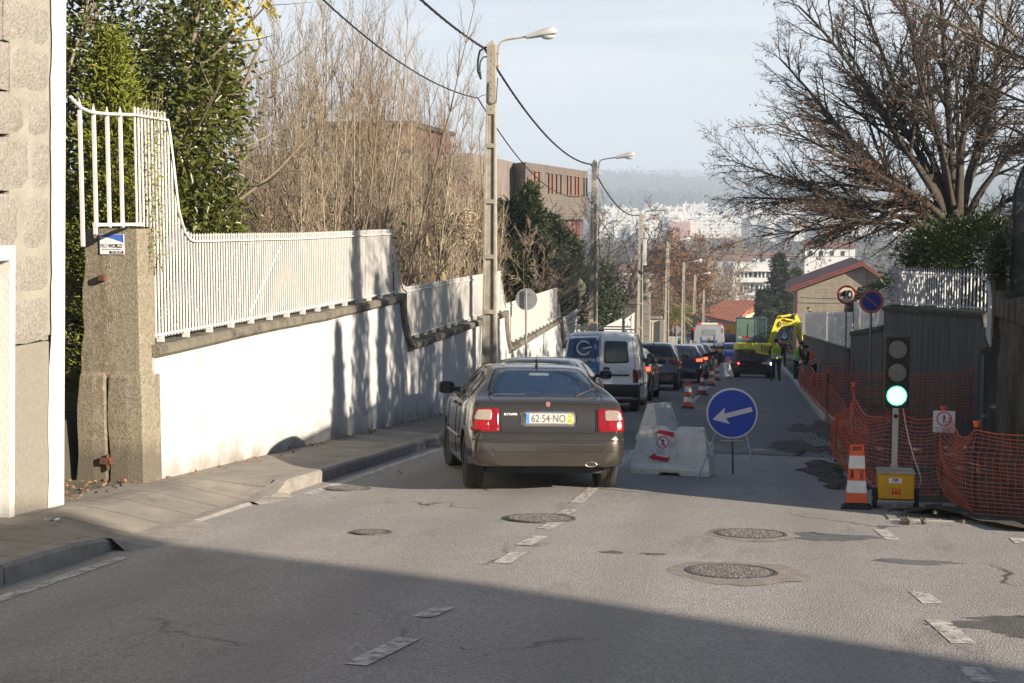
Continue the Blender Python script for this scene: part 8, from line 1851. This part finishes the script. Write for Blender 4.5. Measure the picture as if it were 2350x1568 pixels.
wins = [(1220, 1229), (1230, 1239), (1252, 1261), (1263, 1269), (1274, 1279), (1281, 1289), (1299, 1304), (1306, 1312), (1317, 1322), (1323, 1329), (1338, 1342), (1345, 1349)]
cuts = [(s_of(a), s_of(b)) for a, b in wins]; s = 0
sb(0, Ls, .0, 5, zw1, zt, WOOD2, 'wall'); sb(0, Ls, 0, 5, hz_, zw0, WOOD2, 'wall')
for a, b in cuts + [(Ls, Ls)]:
    if a > s: sb(s, a, 0, 4.9, zw0 + .001, zw1 - .001, WOOD2, 'wall_pier')
    s = b
REV = mat('orange_reveal', (.34, .12, .05), .7, var=.1); REVD = mat('brown_reveal', (.20, .13, .09), .8)
for i, (a, b) in enumerate(cuts):
    w_ = sb(a, b, .22, .3, zw0, zw1, REV if i in (0, 1, 3, 6, 8, 9, 11) else REVD, 'window'); sb(a + .1, a + (b - a) * .45, .18, .215, zw0 + .1, zw1 - .1, mat('far_glass', (.08, .09, .10), .15), 'pane', w_)
sb(.6, Ls, .8, 4.6, hz_ - 3.2, hz_ - .001, mat('ground_floor_dark', (.10, .08, .08), .8), 'ground_floor')
for k in range(12): s = .8 + k * (Ls - 2) / 12; sb(s, s + .9, .7, .799, hz_ - 3.0, hz_ - .1, mat('red_panel', (.17, .045, .035), .6) if k % 3 else REVD, 'panel')
t = MB(); 
# face towards the camera with a taller pale roof behind
LT = mat('pale_block', (.52, .52, .50), .8, var=.08, vs=.5)
o = thing('grey_flat_building', 'pale flat-roofed building behind the thicket, left of the nearest pole top', 'building', (onY(1080, 350, 125).x, 125, tz(-30, 125))); a, b = onY(1010, 330, 125), onY(1135, 352, 125); bbox(o, a.x, b.x, 125, 137, o.location.z, b.z - .6, LT, 'wall')
o = thing('brown_brick_building', 'dark reddish-brown building seen through the top of the thicket', 'building', (onY(840, 300, 85).x, 85, tz(-20, 85))); a, b = onY(742, 289, 85), onY(938, 289, 85); BRB = mat('brown_brick', (.16, .085, .065), .9, var=.2, vs=1); bbox(o, a.x, b.x, 85, 97, onY(800, 345, 85).z, a.z, BRB, 'upper_wall')
a, b = onY(560, 348, 84), onY(1085, 352, 84); bbox(o, a.x, b.x, 84, 100, o.location.z - 2, a.z - .2, mat('taupe_wall', (.22, .18, .16), .9, var=.15, vs=.6), 'wall'); bbox(o, onY(742, 289, 85).x - .3, onY(938, 289, 85).x + .3, 84.8, 97.2, onY(800, 289, 85).z, onY(800, 289, 85).z + .25, mat('dark_eave', (.06, .05, .05), .8), 'eave')
# --- gate pillars with urns
PIL = mat('pillar_stone', (.13, .12, .10), .95, rgb2=(.06, .058, .05), vs=3, bump=.6, bs=20)
def urn_pillar(px, top, Xp, label, w_=.42, Hurn=1.0, urn=True):
    yp = onX(px, 700, Xp).y; b = Vector((Xp, yp, pz(-6.1, min(yp, 150)))); Ht = onY(px, top, yp).z - b.z; o = thing('gate_pillar', label, 'pillar', b); hp = Ht - (Hurn if urn else 0)
    t = MB(); t.box(-w_, w_, -w_, w_, -.4, hp - .45); t.build('shaft', PIL, o, bevel=.02)
    t = MB(); t.box(-w_ - .06, w_ + .06, -w_ - .06, w_ + .06, hp - .45, hp - .33); t.box(-w_ - .14, w_ + .14, -w_ - .14, w_ + .14, hp - .33, hp - .2); t.box(-w_ + .05, w_ - .05, -w_ + .05, w_ - .05, hp - .2, hp); t.build('capital', PIL, o, bevel=.02)
    if urn: t = MB(); t.lathe([(.16, 0), (.17, .06), (.07, .12), (.06, .2), (.16, .27), (.24, .42), (.26, .58), (.22, .72), (.12, .8), (.14, .84), (.06, .9), (.045, .96), (.001, 1.0)], 20, M=Matrix.Translation((0, 0, hp)) @ Matrix.Diagonal((1, 1, Hurn, 1))); t.build('urn', PIL, o, smooth=True)
urn_pillar(1329, 634, -6.75, 'dark stone gate pillar with an urn, left of the second lamp pole'); urn_pillar(1452, 640, -6.6, 'dark stone gate pillar with a black urn, just left of the third lamp pole')
GBL = mat('grey_block_pillar', (.25, .235, .21), .95, rgb2=(.16, .15, .13), vs=6, bump=.6, bs=30)
yp = onX(1482, 700, -6.35).y; b = Vector((-6.35, yp, pz(-6.1, yp))); o = thing('stone_column', 'square grey granite block column with an urn, right of the third lamp pole', 'pillar', b); Ht = onY(1482, 672, yp).z - b.z; z = 0
while z < Ht: h_ = min(.42, Ht - z); t = MB(); t.box(-.24, .24, -.24, .24, z, z + h_ - .012); t.build('block', GBL, o, bevel=.012); z += .42
t = MB(); t.lathe([(.2, 0), (.1, .08), (.08, .2), (.2, .35), (.24, .55), (.2, .7), (.08, .8), (.001, .95)], 16, M=Matrix.Translation((0, 0, Ht))); t.build('urn', GBL, o, smooth=True)
t = MB(); t.box(-.12, .12, -.34, -.245, Ht - .35, Ht - .15); t.build('lantern', IRON, o, bevel=.02)
# cream gate beyond it, then walls
CRM = mat('cream_gate', (.55, .50, .38), .8, var=.1, vs=2); a = onX(1489, 745, -6.3); o = thing('cream_gate_wall', 'cream-painted gate recess sunlit beyond the grey block column', 'gate', (-6.3, a.y, pz(-6.1, a.y))); w2 = 4.5
bbox(o, -7.4, -6.0, a.y + 4.5, a.y + 5, o.location.z - .3, o.location.z + 2.35, CRM, 'gate_panel'); bbox(o, -7.5, -5.85, a.y + 4.4, a.y + 5.1, o.location.z + 2.351, o.location.z + 2.5, GBL, 'lintel', bevel=.03); bbox(o, -6.0, -5.7, a.y + 4.3, a.y + 5.2, o.location.z - .3, o.location.z + 2.3, GBL, 'gate_post', bevel=.03)
for k in range(1, 3): bbox(o, -7.4 + k * .47 - .01, -7.4 + k * .47 + .01, a.y + 4.48, a.y + 4.499, o.location.z + .1, o.location.z + 2.2, GBL, 'panel_joint')
o = thing('far_garden_wall', 'low grey garden wall along the left pavement beyond the fourth lamp pole', 'wall', (-6.3, 95, pz(-6.1, 95))); t = MB(); rows = [[(0, y - 95, gz(-6, y) - o.location.z - .3), (0, y - 95, gz(-6, y) - o.location.z + 1.9), (-.3, y - 95, gz(-6, y) - o.location.z + 1.9), (-.3, y - 95, gz(-6, y) - o.location.z - .3)] for y in yr(90, 165, 5)]; t.grid(rows, closed=True); t.add(rows[0], [(0, 1, 2, 3)]); t.build('wall_face', mat('grey_wall', (.22, .21, .19), .9, var=.2, vs=1.2), o)
# --- stone house with the red roof at the end of the dark wall
SH = mat('stone_gable', (.30, .26, .20), .95, rgb2=(.19, .165, .13), vs=2.5, bump=.5, bs=20); brick_overlay(SH, 1.1, .5, .03, (.34, .31, .26), coord=(0, 2), amt=.6, bumpd=.03)
YS = 112; xl, xr = onY(1829, 700, YS).x, onY(2036, 700, YS).x; ze = onY(1829, 668, YS).z; apx = onY(1978, 604, YS); o = thing('stone_gable_house', 'stone house with a dark red gabled roof, behind the pale slatted fence', 'house', (xl, YS, tz(6, YS))); zb_ = tz(6, YS) - 1
t = MB(); t.prism([(0, zb_ - o.location.z), (xr - xl, zb_ - o.location.z), (xr - xl, onY(2036, 640, YS).z - o.location.z), (apx.x - xl, apx.z - .35 - o.location.z), (0, ze - o.location.z)], 0, 12, plane='xz'); t.build('wall', SH, o)
RR = mat('dark_red_roof', (.15, .048, .042), .7, var=.2, vs=1.5); t = MB(); el = onY(1812, 665, YS - .6); er = onY(2042, 648, YS - .6)
for A_, B_ in (((el.x, el.z), (apx.x, apx.z)), ((apx.x, apx.z), (er.x, er.z))): t.prism([(A_[0] - xl, A_[1] - o.location.z - .2), (B_[0] - xl, B_[1] - o.location.z - .2), (B_[0] - xl, B_[1] - o.location.z + .12), (A_[0] - xl, A_[1] - o.location.z + .12)], -.7, 12.7, plane='xz')
t.build('roof', RR, o); t = MB(); q_ = [(el.x - xl, el.z - o.location.z), (apx.x - xl, apx.z - o.location.z)]; t.tube([(q_[0][0], -.75, q_[0][1] + .1), (q_[1][0], -.75, q_[1][1] + .1)], .10, 6); t.tube([(el.x - xl - .05, -.7, q_[0][1] - .1), (el.x - xl - .05, 12, q_[0][1] - .1)], .09, 6); t.build('gutter', mat('red_gutter', (.19, .06, .05), .5), o)
w0, w1 = onY(1950, 697, YS), onY(1981, 727, YS); f = bbox(o, w0.x, w1.x, YS - .08, YS - .002, w1.z - .6, w0.z, mat('white_shutter', (.62, .60, .57), .7), 'window'); bbox(o, w0.x - .05, w1.x + .05, YS - .14, YS - .081, w0.z, w0.z + .25, mat('white_shutter', (.62, .60, .57)), 'shutter_box', f)
t = MB(); x_ = onY(1990, 640, YS).x - xl; t.tube([(x_, -.06, 2), (x_, -.06, onY(1990, 620, YS).z - o.location.z)], .06, 6); t.build('downpipe', mat('rust_pipe', (.25, .10, .05), .7), o); t = MB(); x_ = onY(1833, 640, YS).x - xl; t.tube([(x_ - .08, -.08, 0), (x_ - .08, -.08, ze - o.location.z)], .06, 6); t.build('downpipe', mat('red_gutter', (.3, .06, .05)), o)
cable('house_wire', 'thin dark wire slung across the stone gable', onY(1835, 683, YS - .5), onY(2030, 681, YS - .5), .12, .025)
# --- long tiled house at the end of the street, white modern block behind
YT = 190; a = onY(1606, 722, YT); zb_ = gz(0, YT) - 1; o = thing('tiled_house', 'long low house with an orange clay-tiled roof at the bottom of the street', 'house', (a.x, YT, gz(-5, YT))); ox, oy, oz = o.location
xl, xr = onY(1598, 740, YT).x, onY(1742, 740, YT).x
WG = mat('grey_house_wall', (.30, .29, .28), .9, var=.15, vs=1); WC = mat('cream_house_wall', (.55, .48, .34), .9, var=.08, vs=1)
pA, pB = onY(1598, 716, YT), onY(1690, 738, YT - 5); rA, rB = onY(1660, 690, YT + 4), onY(1742, 688, YT + 4); pC = onY(1745, 704, YT + 8)
v = [Vector(q) - o.location for q in (pA, pB, rA, rB, pC)]
t = MB(); t.box(xl - ox + .6, pB.x - ox, 0, 9, zb_ - oz, pA.z - oz - .3); t.build('front_wall', WG, o)
t = MB(); t.add([(pB.x - ox, -4.6, zb_ - oz), (xr - ox, 7, zb_ - oz), (xr - ox, 7, pC.z - oz), (pB.x - ox, -4.6, pB.z - oz - .2), (xl - ox + .6, 8, zb_ - oz), (xl - ox + .6, 8, pA.z - oz)], [(0, 1, 2, 3), (1, 4, 5, 2)]); t.build('side_wall', WC, o)
t = MB(); t.add([(xl - ox + .5, -1, zb_ - oz), (pB.x - ox, -4.6, zb_ - oz), (pB.x - ox, -4.6, pB.z - oz - .15), (xl - ox + .5, -1, pA.z - oz - .25)], [(0, 1, 2, 3)]); t.build('front_wall', WG, o)
TIL2 = mat('stripe_tiles', (.42, .15, .085), .85, var=.15, vs=.8, bump=.3, bs=6); nt_, b_, L_ = nodes_of(TIL2); wv2 = NN(nt_, 'ShaderNodeTexWave', bands_direction='X'); wv2.inputs['Scale'].default_value = .55; wv2.inputs['Distortion'].default_value = .6; g2 = NN(nt_, 'ShaderNodeNewGeometry'); mp2 = NN(nt_, 'ShaderNodeMapping'); mp2.inputs['Rotation'].default_value = (0, 0, rad(22)); L_(g2.outputs['Position'], mp2.inputs[0]); L_(mp2.outputs[0], wv2.inputs[0]); mu2 = NN(nt_, 'ShaderNodeMix', data_type='RGBA', blend_type='MULTIPLY'); mu2.inputs[0].default_value = .75; L_(b_.inputs['Base Color'].links[0].from_socket, mu2.inputs[6]); cr2 = NN(nt_, 'ShaderNodeValToRGB'); cr2.color_ramp.elements[0].color = (.25, .2, .18, 1); L_(wv2.outputs['Fac'], cr2.inputs[0]); L_(cr2.outputs[0], mu2.inputs[7]); L_(mu2.outputs[2], b_.inputs['Base Color'])
t = MB(); w_ = [v[0] + Vector((-.2, -1.4, -.1)), v[1] + Vector((0, -.6, -.05)), v[4], v[3], v[2]]; t.add([v[0] + Vector((-.2, -1.4, -.1)), v[1] + Vector((0, -.6, -.05)), v[3], v[2]], [(0, 1, 2, 3)]); t.add([v[1] + Vector((0, -.6, -.05)), v[4] + Vector((.3, 0, -.05)), v[3]], [(0, 1, 2)]); t.add([v[0] + Vector((-.2, -1.4, -.1)), v[2], v[2] + Vector((-2.8, 5, -1.2))], [(0, 1, 2)]); ro = t.build('roof', TIL2, o); md = ro.modifiers.new('s', 'SOLIDIFY'); md.thickness = .18
for k in range(5):
    f0 = .50 + k * .09; x0 = lerp(xl, pB.x, f0) - ox; y0 = lerp(-1, -4.6, f0) - .06; t = MB(); t.box(x0, x0 + .42, y0 - .25, y0 - .05, -.3, 1.6); w_ = t.build('window', mat('dark_window', (.05, .05, .06), .3), o); t = MB(); t.box(x0 - .12, x0 - .01, y0 - .3, y0 - .04, -.4, 1.75); t.box(x0 + .43, x0 + .54, y0 - .3, y0 - .04, -.4, 1.75); t.build('frame', mat('white_frame', (.62, .63, .66), .7), w_)
YW = 260; MW = mat('modern_white', (.78, .77, .74), .8, var=.03, vs=.3); MG = mat('modern_grey', (.34, .34, .42), .8, var=.05, vs=.3); GD = mat('dark_glazing', (.05, .055, .06), .1)
o = thing('modern_house', 'white flat-roofed modern house with dark strip windows above the tiled roof', 'house', (onY(1685, 700, YW).x, YW, gz(0, 230) - 1)); Wz = lambda py: onY(1700, py, YW).z; Wx = lambda px: onY(px, 650, YW).x; zb_ = o.location.z - 4
bbox(o, Wx(1660), Wx(1682), YW + 3, YW + 12, zb_, Wz(610), MG, 'side_wing'); bbox(o, Wx(1682), Wx(1768), YW + 1.2, YW + 12, zb_, Wz(607), MW, 'wall'); bbox(o, Wx(1686), Wx(1768), YW - .0, YW + 1.2, Wz(648), Wz(640), MW, 'slab'); bbox(o, Wx(1682), Wx(1768), YW, YW + 1.2, Wz(623), Wz(607), MW, 'fascia'); bbox(o, Wx(1682), Wx(1688), YW, YW + 1.2, zb_, Wz(623) - .01, MW, 'end_pier')
for (a, b, c_, d) in ((1690, 1725, 637, 625), (1730, 1765, 637, 624), (1699, 1728, 672, 652), (1735, 1765, 672, 655)):
    f = bbox(o, Wx(a), Wx(b), YW + 1.05, YW + 1.195, Wz(c_), Wz(d), GD, 'window')
    for k in range(1, 4): x = lerp(Wx(a), Wx(b), k / 4); bbox(o, x - .12, x + .12, YW + .95, YW + 1.045, Wz(c_), Wz(d), MW, 'mullion', f)
bbox(o, Wx(1696), Wx(1732), YW - .4, YW - .3, Wz(684), Wz(676), MG, 'balcony_rail')
# sundry roofs in the middle distance
MID = [(1590, 640, 330, 9, 5, 'pale low house under the orange autumn tree'), (1540, 655, 300, 7, 4, 'small white house behind the fourth lamp pole'), (1640, 590, 520, 26, 5, 'long pale building with a red roof above the modern house'), (1720, 585, 560, 30, 7, 'long pale terrace with a rusty roof, right of centre'), (1470, 615, 420, 14, 4, 'white low building left of the fourth lamp pole'), (1560, 620, 450, 10, 5, 'red-roofed house between the far lamp poles'), (1905, 560, 420, 14, 7, 'house with a brick-red roof glimpsed through the low branches of the big bare tree'), (1425, 640, 380, 8, 4, 'small pale house left of the third lamp pole')]
for i, (px, py, Y, wd, h_, lab) in enumerate(MID):
    p = onY(px, py, Y); gzz = tz(p.x, Y) - 2; o = thing('distant_house', lab, 'house', (p.x, Y, gzz)); m = [MW, mat('far_cream', (.60, .55, .45), .9), mat('far_grey', (.42, .42, .42), .9)][i % 3]
    bbox(o, p.x - wd / 2, p.x + wd / 2, Y, Y + 9, gzz, p.z - 1.2, m, 'wall'); t = MB(); L0 = o.location; t.prism([(-.5, p.z - 1.2 - L0.z), (4.5, p.z + .8 - L0.z), (9.5, p.z - 1.2 - L0.z)], -wd / 2 - .4, wd / 2 + .4, plane='yz'); t.build('roof', TILE, o)
    for k in range(int(wd / 3)): x = p.x - wd / 2 + 1 + k * 3; bbox(o, x, x + 1.1, Y - .06, Y - .005, p.z - 3.4, p.z - 2.0, GD, 'window')
# --- middle-distance trees
b = onY(1543, 784, 168); AT = dict(n=[7, 6, 4, 3], wob=[.12, .15, .18, .2], trop=[.04, .02, .0, .0], bare=[.1, .1, 0, 0], kids=[2, 1.8, 1.2, 0], len=[.55, .55, .5, .4], ang=.7, rmin=.02, max=3)
baretree('autumn_tree', 'orange-brown autumn tree between the fourth and fifth lamp poles', Vector((b.x, 168, gz(-9, 168))), onY(1543, 558, 168).z - gz(0, 168), 0, AT, 7, .28, 7, leafn=5200, lm=ORNL, ll=.34, spread=.45)
b = onY(1572, 784, 180); baretree('autumn_tree', 'smaller rusty autumn tree right of the fifth lamp pole', Vector((b.x, 180, gz(-9, 180))), onY(1572, 600, 180).z - gz(0, 180), 0, AT, 6, .2, 9, leafn=2600, lm=ORNL, ll=.32, spread=.5)
b = onY(1644, 784, 205); baretree('bare_tree', 'tall pale bare tree standing left of the white modern house', Vector((b.x, 205, gz(-9, 205))), onY(1644, 570, 205).z - gz(0, 205), 0, dict(AT, rmin=.03), 6, .3, 10, m=BARKL, leafn=260, lm=ORNL, ll=.35, spread=.5)
b = onY(1520, 784, 150); baretree('bare_tree', 'bare brown tree in front of the orange autumn tree, by the fourth lamp pole', Vector((b.x, 150, gz(-9, 150))), onY(1520, 650, 150).z - gz(0, 150), 0, AT, 6, .16, 12, m=BARKR, leafn=900, lm=ORNL, ll=.25, spread=.5)
# palm
b = onY(1552, 784, 142); base = Vector((b.x, 142, gz(-8, 142))); H_ = onY(1552, 728, 142).z - base.z; o = tree('palm_tree', 'palm with arching green-gold fronds between the fourth and fifth lamp poles', base, 'palm'); t = MB(); t.tube([(0, 0, -.3), (0, 0, H_)], [.35, .30], 10); t.build('trunk', BARKD, o)
PALM = leafmat('palm_frond', (.16, .19, .03), (.30, .26, .05), .5, 2); r = random.Random(4)
for k in range(26):
    a = k * 2.4; el = r.uniform(-.2, 1.2); p = Vector((0, 0, H_)); d = Vector((math.cos(a) * math.cos(el), math.sin(a) * math.cos(el), math.sin(el))); t = MB(); P_ = [p.copy()]
    for j in range(9): p = p + d * .27; d = (d + Vector((0, 0, -.16))).normalized(); P_.append(p.copy())
    t.tube(P_, .02, 4)
    for j in range(1, 10):
        for q in range(3):
            c_ = P_[j - 1].lerp(P_[j], q / 3); s_ = (P_[j] - P_[j - 1]).cross(Vector((0, 0, 1))).normalized(); l_ = .55 * math.sin(math.pi * (j + 1) / 11)
            for sg in (-1, 1): e = c_ + s_ * sg * l_ + (P_[j] - P_[j - 1]) * .8 - Vector((0, 0, .12)); w0 = (P_[j] - P_[j - 1]).normalized() * .035; t.add([c_ - w0, c_ + w0, e], [(0, 1, 2)])
    t.build('frond', PALM, o)
pts = [(r.gauss(0, .3), -.3 + r.gauss(0, .2), H_ - .8 + r.gauss(0, .25)) for _ in range(260)]; leaves('orange_fruit', pts, .12, .10, mat('palm_orange', (.50, .22, .03), .7, var=.2, vs=6), o, 3)['kind'] = 'stuff'
# spruce-like evergreen left of the stone house
for (px, Y, tpy, rr_, lab) in ((1788, 150, 585, 2.5, 'tall dark conifer left of the stone gable house, above the excavator arm'), (1826, 158, 618, 2.6, 'olive-green evergreen touching the left eave of the stone gable house'), (1745, 168, 668, 1.2, 'low dark shrubby conifer just right of the tiled house')):
    b = onY(px, 784, Y); base = Vector((b.x, Y, gz(0, Y))); H_ = onY(px, tpy, Y).z - base.z; o = tree('conifer', lab, base, 'conifer'); pts = []; dr = []; segs = [((0, 0, -.3), (0, 0, H_), .2, .04)]; r = random.Random(int(px))
    for k in range(330):
        z = r.uniform(.04, 1) * H_; f = (1 - z / H_) ** .55; a = r.uniform(0, 6.28); R_ = rr_ * f * r.uniform(.5, 1.1) * (1 + .25 * math.sin(z * 2.1 + a * 2)); tip = Vector((R_ * math.cos(a), R_ * math.sin(a), z)); segs.append(((0, 0, z - .2), tuple(tip), .04, .015))
        for j in range(26): p = Vector((0, 0, z)).lerp(tip, r.uniform(.4, 1.08)) + rvec(r) * .24; pts.append(tuple(p)); dr.append((tip.x / (R_ + .1), tip.y / (R_ + .1), -.1))
    segtubes('trunk', segs, BARKD, o, 4); leaves('foliage', pts, .38, .13, SPRUCE if px < 1800 else FGRN, o, 3, dirs=dr)
# --- far woodland, ridge wood, town
R0 = np.random.RandomState(5)
def wood(name, n, region, hgt, per, ls, m, seed):
    R = np.random.RandomState(seed); P_ = []
    for _ in range(n):
        px, Y = region(R); x = onY(px, 784, Y).x; h_ = R.uniform(*hgt); z = tz(x, Y); q = R.normal(size=(per, 3)) * np.array([h_ * .28, h_ * .28, h_ * .26]) + np.array([x, Y, z + h_ * .55]); P_.append(q)
    tag(leaves(name, np.concatenate(P_), ls, ls * .6, m, None, seed), kind='stuff')
WB = mat('woodland_brown', (.15, .105, .075), .95, rgb2=(.09, .08, .05), vs=.06); WBG = mat('woodland_green', (.05, .065, .03), .95, rgb2=(.10, .095, .05), vs=.03); WBD = mat('woodland_bluegreen', (.035, .045, .03), .95, rgb2=(.06, .065, .04), vs=.02)
wood('woodland_near', 190, lambda R: (R.uniform(1360, 1860), R.uniform(225, 420)), (5, 9), 150, 1.0, WB, 1)
wood('woodland_near_green', 70, lambda R: (R.uniform(1360, 2000), R.uniform(230, 460)), (4, 8), 130, 1.0, WBG, 2)
wood('woodland_middle', 260, lambda R: (R.uniform(1350, 2200), R.uniform(450, 1150)), (7, 12), 90, 2.4, WB, 3)
wood('woodland_middle_green', 150, lambda R: (R.uniform(1350, 2200), R.uniform(500, 1200)), (6, 11), 80, 2.4, WBG, 4)
wood('hillside_wood', 1500, lambda R: (R.uniform(1200, 2350), R.uniform(2000, 3300)), (14, 24), 26, 8, WBD, 5)
wood('ridge_wood', 420, lambda R: (R.uniform(1200, 2350), R.uniform(3080, 3280)), (14, 34), 26, 7, WBD, 6)
WIN = mat('town_white', (.78, .76, .72), .85, var=.04, vs=.02); nt_, b_, L_ = nodes_of(WIN); g2 = NN(nt_, 'ShaderNodeNewGeometry'); sp2 = NN(nt_, 'ShaderNodeSeparateXYZ'); cb2 = NN(nt_, 'ShaderNodeCombineXYZ'); L_(g2.outputs['Position'], sp2.inputs[0]); L_(sp2.outputs[0], cb2.inputs[0]); L_(sp2.outputs[2], cb2.inputs[1]); br2 = NN(nt_, 'ShaderNodeTexBrick'); br2.offset = 0; br2.inputs['Scale'].default_value = 1; br2.inputs['Brick Width'].default_value = 4.5; br2.inputs['Row Height'].default_value = 3.1; br2.inputs['Mortar Size'].default_value = .95; br2.inputs['Mortar Smooth'].default_value = .02; br2.inputs['Color1'].default_value = (.45, .46, .50, 1); br2.inputs['Color2'].default_value = (.6, .6, .6, 1); L_(cb2.outputs[0], br2.inputs[0]); mk2 = NN(nt_, 'ShaderNodeMix', data_type='RGBA'); L_(br2.outputs['Fac'], mk2.inputs[0]); L_(br2.outputs['Color'], mk2.inputs[6]); L_(b_.inputs['Base Color'].links[0].from_socket, mk2.inputs[7]); L_(mk2.outputs[2], b_.inputs['Base Color'])
PINKB = mat('town_pink', (.50, .25, .18), .85, var=.05, vs=.05); TR = mat('town_roof', (.40, .17, .11), .9)
TG = 'pale blocks of the distant town'
def tblock(px0, px1, top, bot, Y, m, lab, dep=18, roof=False, group=TG):
    a, b = onY(px0, top, Y), onY(px1, bot, Y); zb_ = min(b.z, tz(a.x, Y)) - 3; o = thing('town_building', lab, 'building', (a.x, Y, zb_), group=group); t = MB(); t.box(0, b.x - a.x, 0, dep, 0, a.z - zb_); t.build('wall', m, o)
    if roof: t = MB(); t.prism([(-.8, a.z - zb_), (dep / 2, a.z - zb_ + 4), (dep + .8, a.z - zb_)], -.5, b.x - a.x + .5, plane='yz'); t.build('roof', TR, o)
    else: t = MB(); t.box((b.x - a.x) * .3, (b.x - a.x) * .45, dep * .3, dep * .7, a.z - zb_, a.z - zb_ + 3); t.build('roof_house', WIN, o)
    return o
tblock(1537, 1583, 510, 548, 1330, PINKB, 'salmon-pink windowless block standing out in the middle of the pale town', group=None)
tblock(1530, 1537, 512, 548, 1334, mat('town_shade', (.42, .42, .46), .9), 'narrow grey block adjoining the salmon-pink block', group=None)
tblock(1584, 1700, 500, 545, 1345, WIN, 'long white block right of the salmon-pink block', group=None)
for k in range(3): p = onY(1590 + k * 11, 500, 1346); t = MB(); t.prism([(0, 0), (3.6, 2.4), (3.6, 0)], 0, 16, plane='xz'); q_ = tag(t.build('skylight', WIN), ['left of the three sawtooth skylights on the long white block', 'middle of the three sawtooth skylights on the long white block', 'right of the three sawtooth skylights on the long white block'][k], 'skylight'); q_.location = p
R = random.Random(14)
LBL = 'pale apartment block among the many in the distant town'
for row, (Y, y0, y1, n) in enumerate(((1300, 505, 545, 12), (1420, 495, 540, 14), (1560, 488, 530, 16), (1720, 480, 515, 18), (1900, 470, 505, 14))):
    x = 1370 + R.uniform(0, 10)
    while x < 2080:
        w_ = R.uniform(14, 42) * (1.0 if row < 3 else .6)
        if not (row == 0 and 1500 < x < 1705) and not (row == 0 and x > 1600 and R.random() < .5):
            if R.random() < .82: tblock(x, x + w_, y0 + R.uniform(-5, 9), y1, Y + R.uniform(-20, 20), WIN, LBL, roof=R.random() < .13)
        x += w_ + R.uniform(0, 6)
for i, (px, py, Y) in enumerate([(1530, 466, 2250), (1545, 468, 2300), (1570, 472, 2200), (1600, 470, 2280), (1625, 474, 2200), (1660, 470, 2260)]): tblock(px, px + R.uniform(10, 26), py, py + 6, Y, WIN, 'small pale building on the lower hillside above the distant town', dep=10, roof=i % 2 == 1, group='small buildings on the lower hillside')
for i in range(10): px = 1388 + i * 3.4 + R.uniform(-1, 1); tblock(px, px + 1.8, 404 + R.uniform(-2, 2), 408, 4900, mat('hill_village', (.75, .72, .68), .9), 'tiny white house of the village high on the far hill', dep=14, group='village on the far hill')
# houses hidden by trees on the right, a pylon-like mast
p = onY(1513, 498, 1500); t = MB(); t.cyl((0, 0, -20), (0, 0, 22), .5, .2, 5); q_ = tag(t.build('mast', GALV), 'thin tall mast above the distant town', 'mast'); q_.location = p
# the air
hz_m = bpy.data.materials.new('haze'); hz_m.use_nodes = True; n = hz_m.node_tree; n.nodes.clear(); ho = NN(n, 'ShaderNodeOutputMaterial'); pv = NN(n, 'ShaderNodeVolumePrincipled')
pv.inputs['Color'].default_value = (.74, .86, 1.0, 1); pv.inputs['Density'].default_value = .00044; pv.inputs['Anisotropy'].default_value = .0; n.links.new(pv.outputs[0], ho.inputs['Volume'])
t = MB(); t.box(-9200, 9200, -70, 13200, -60, 270); o = t.build('haze', hz_m); tag(o, kind='stuff')
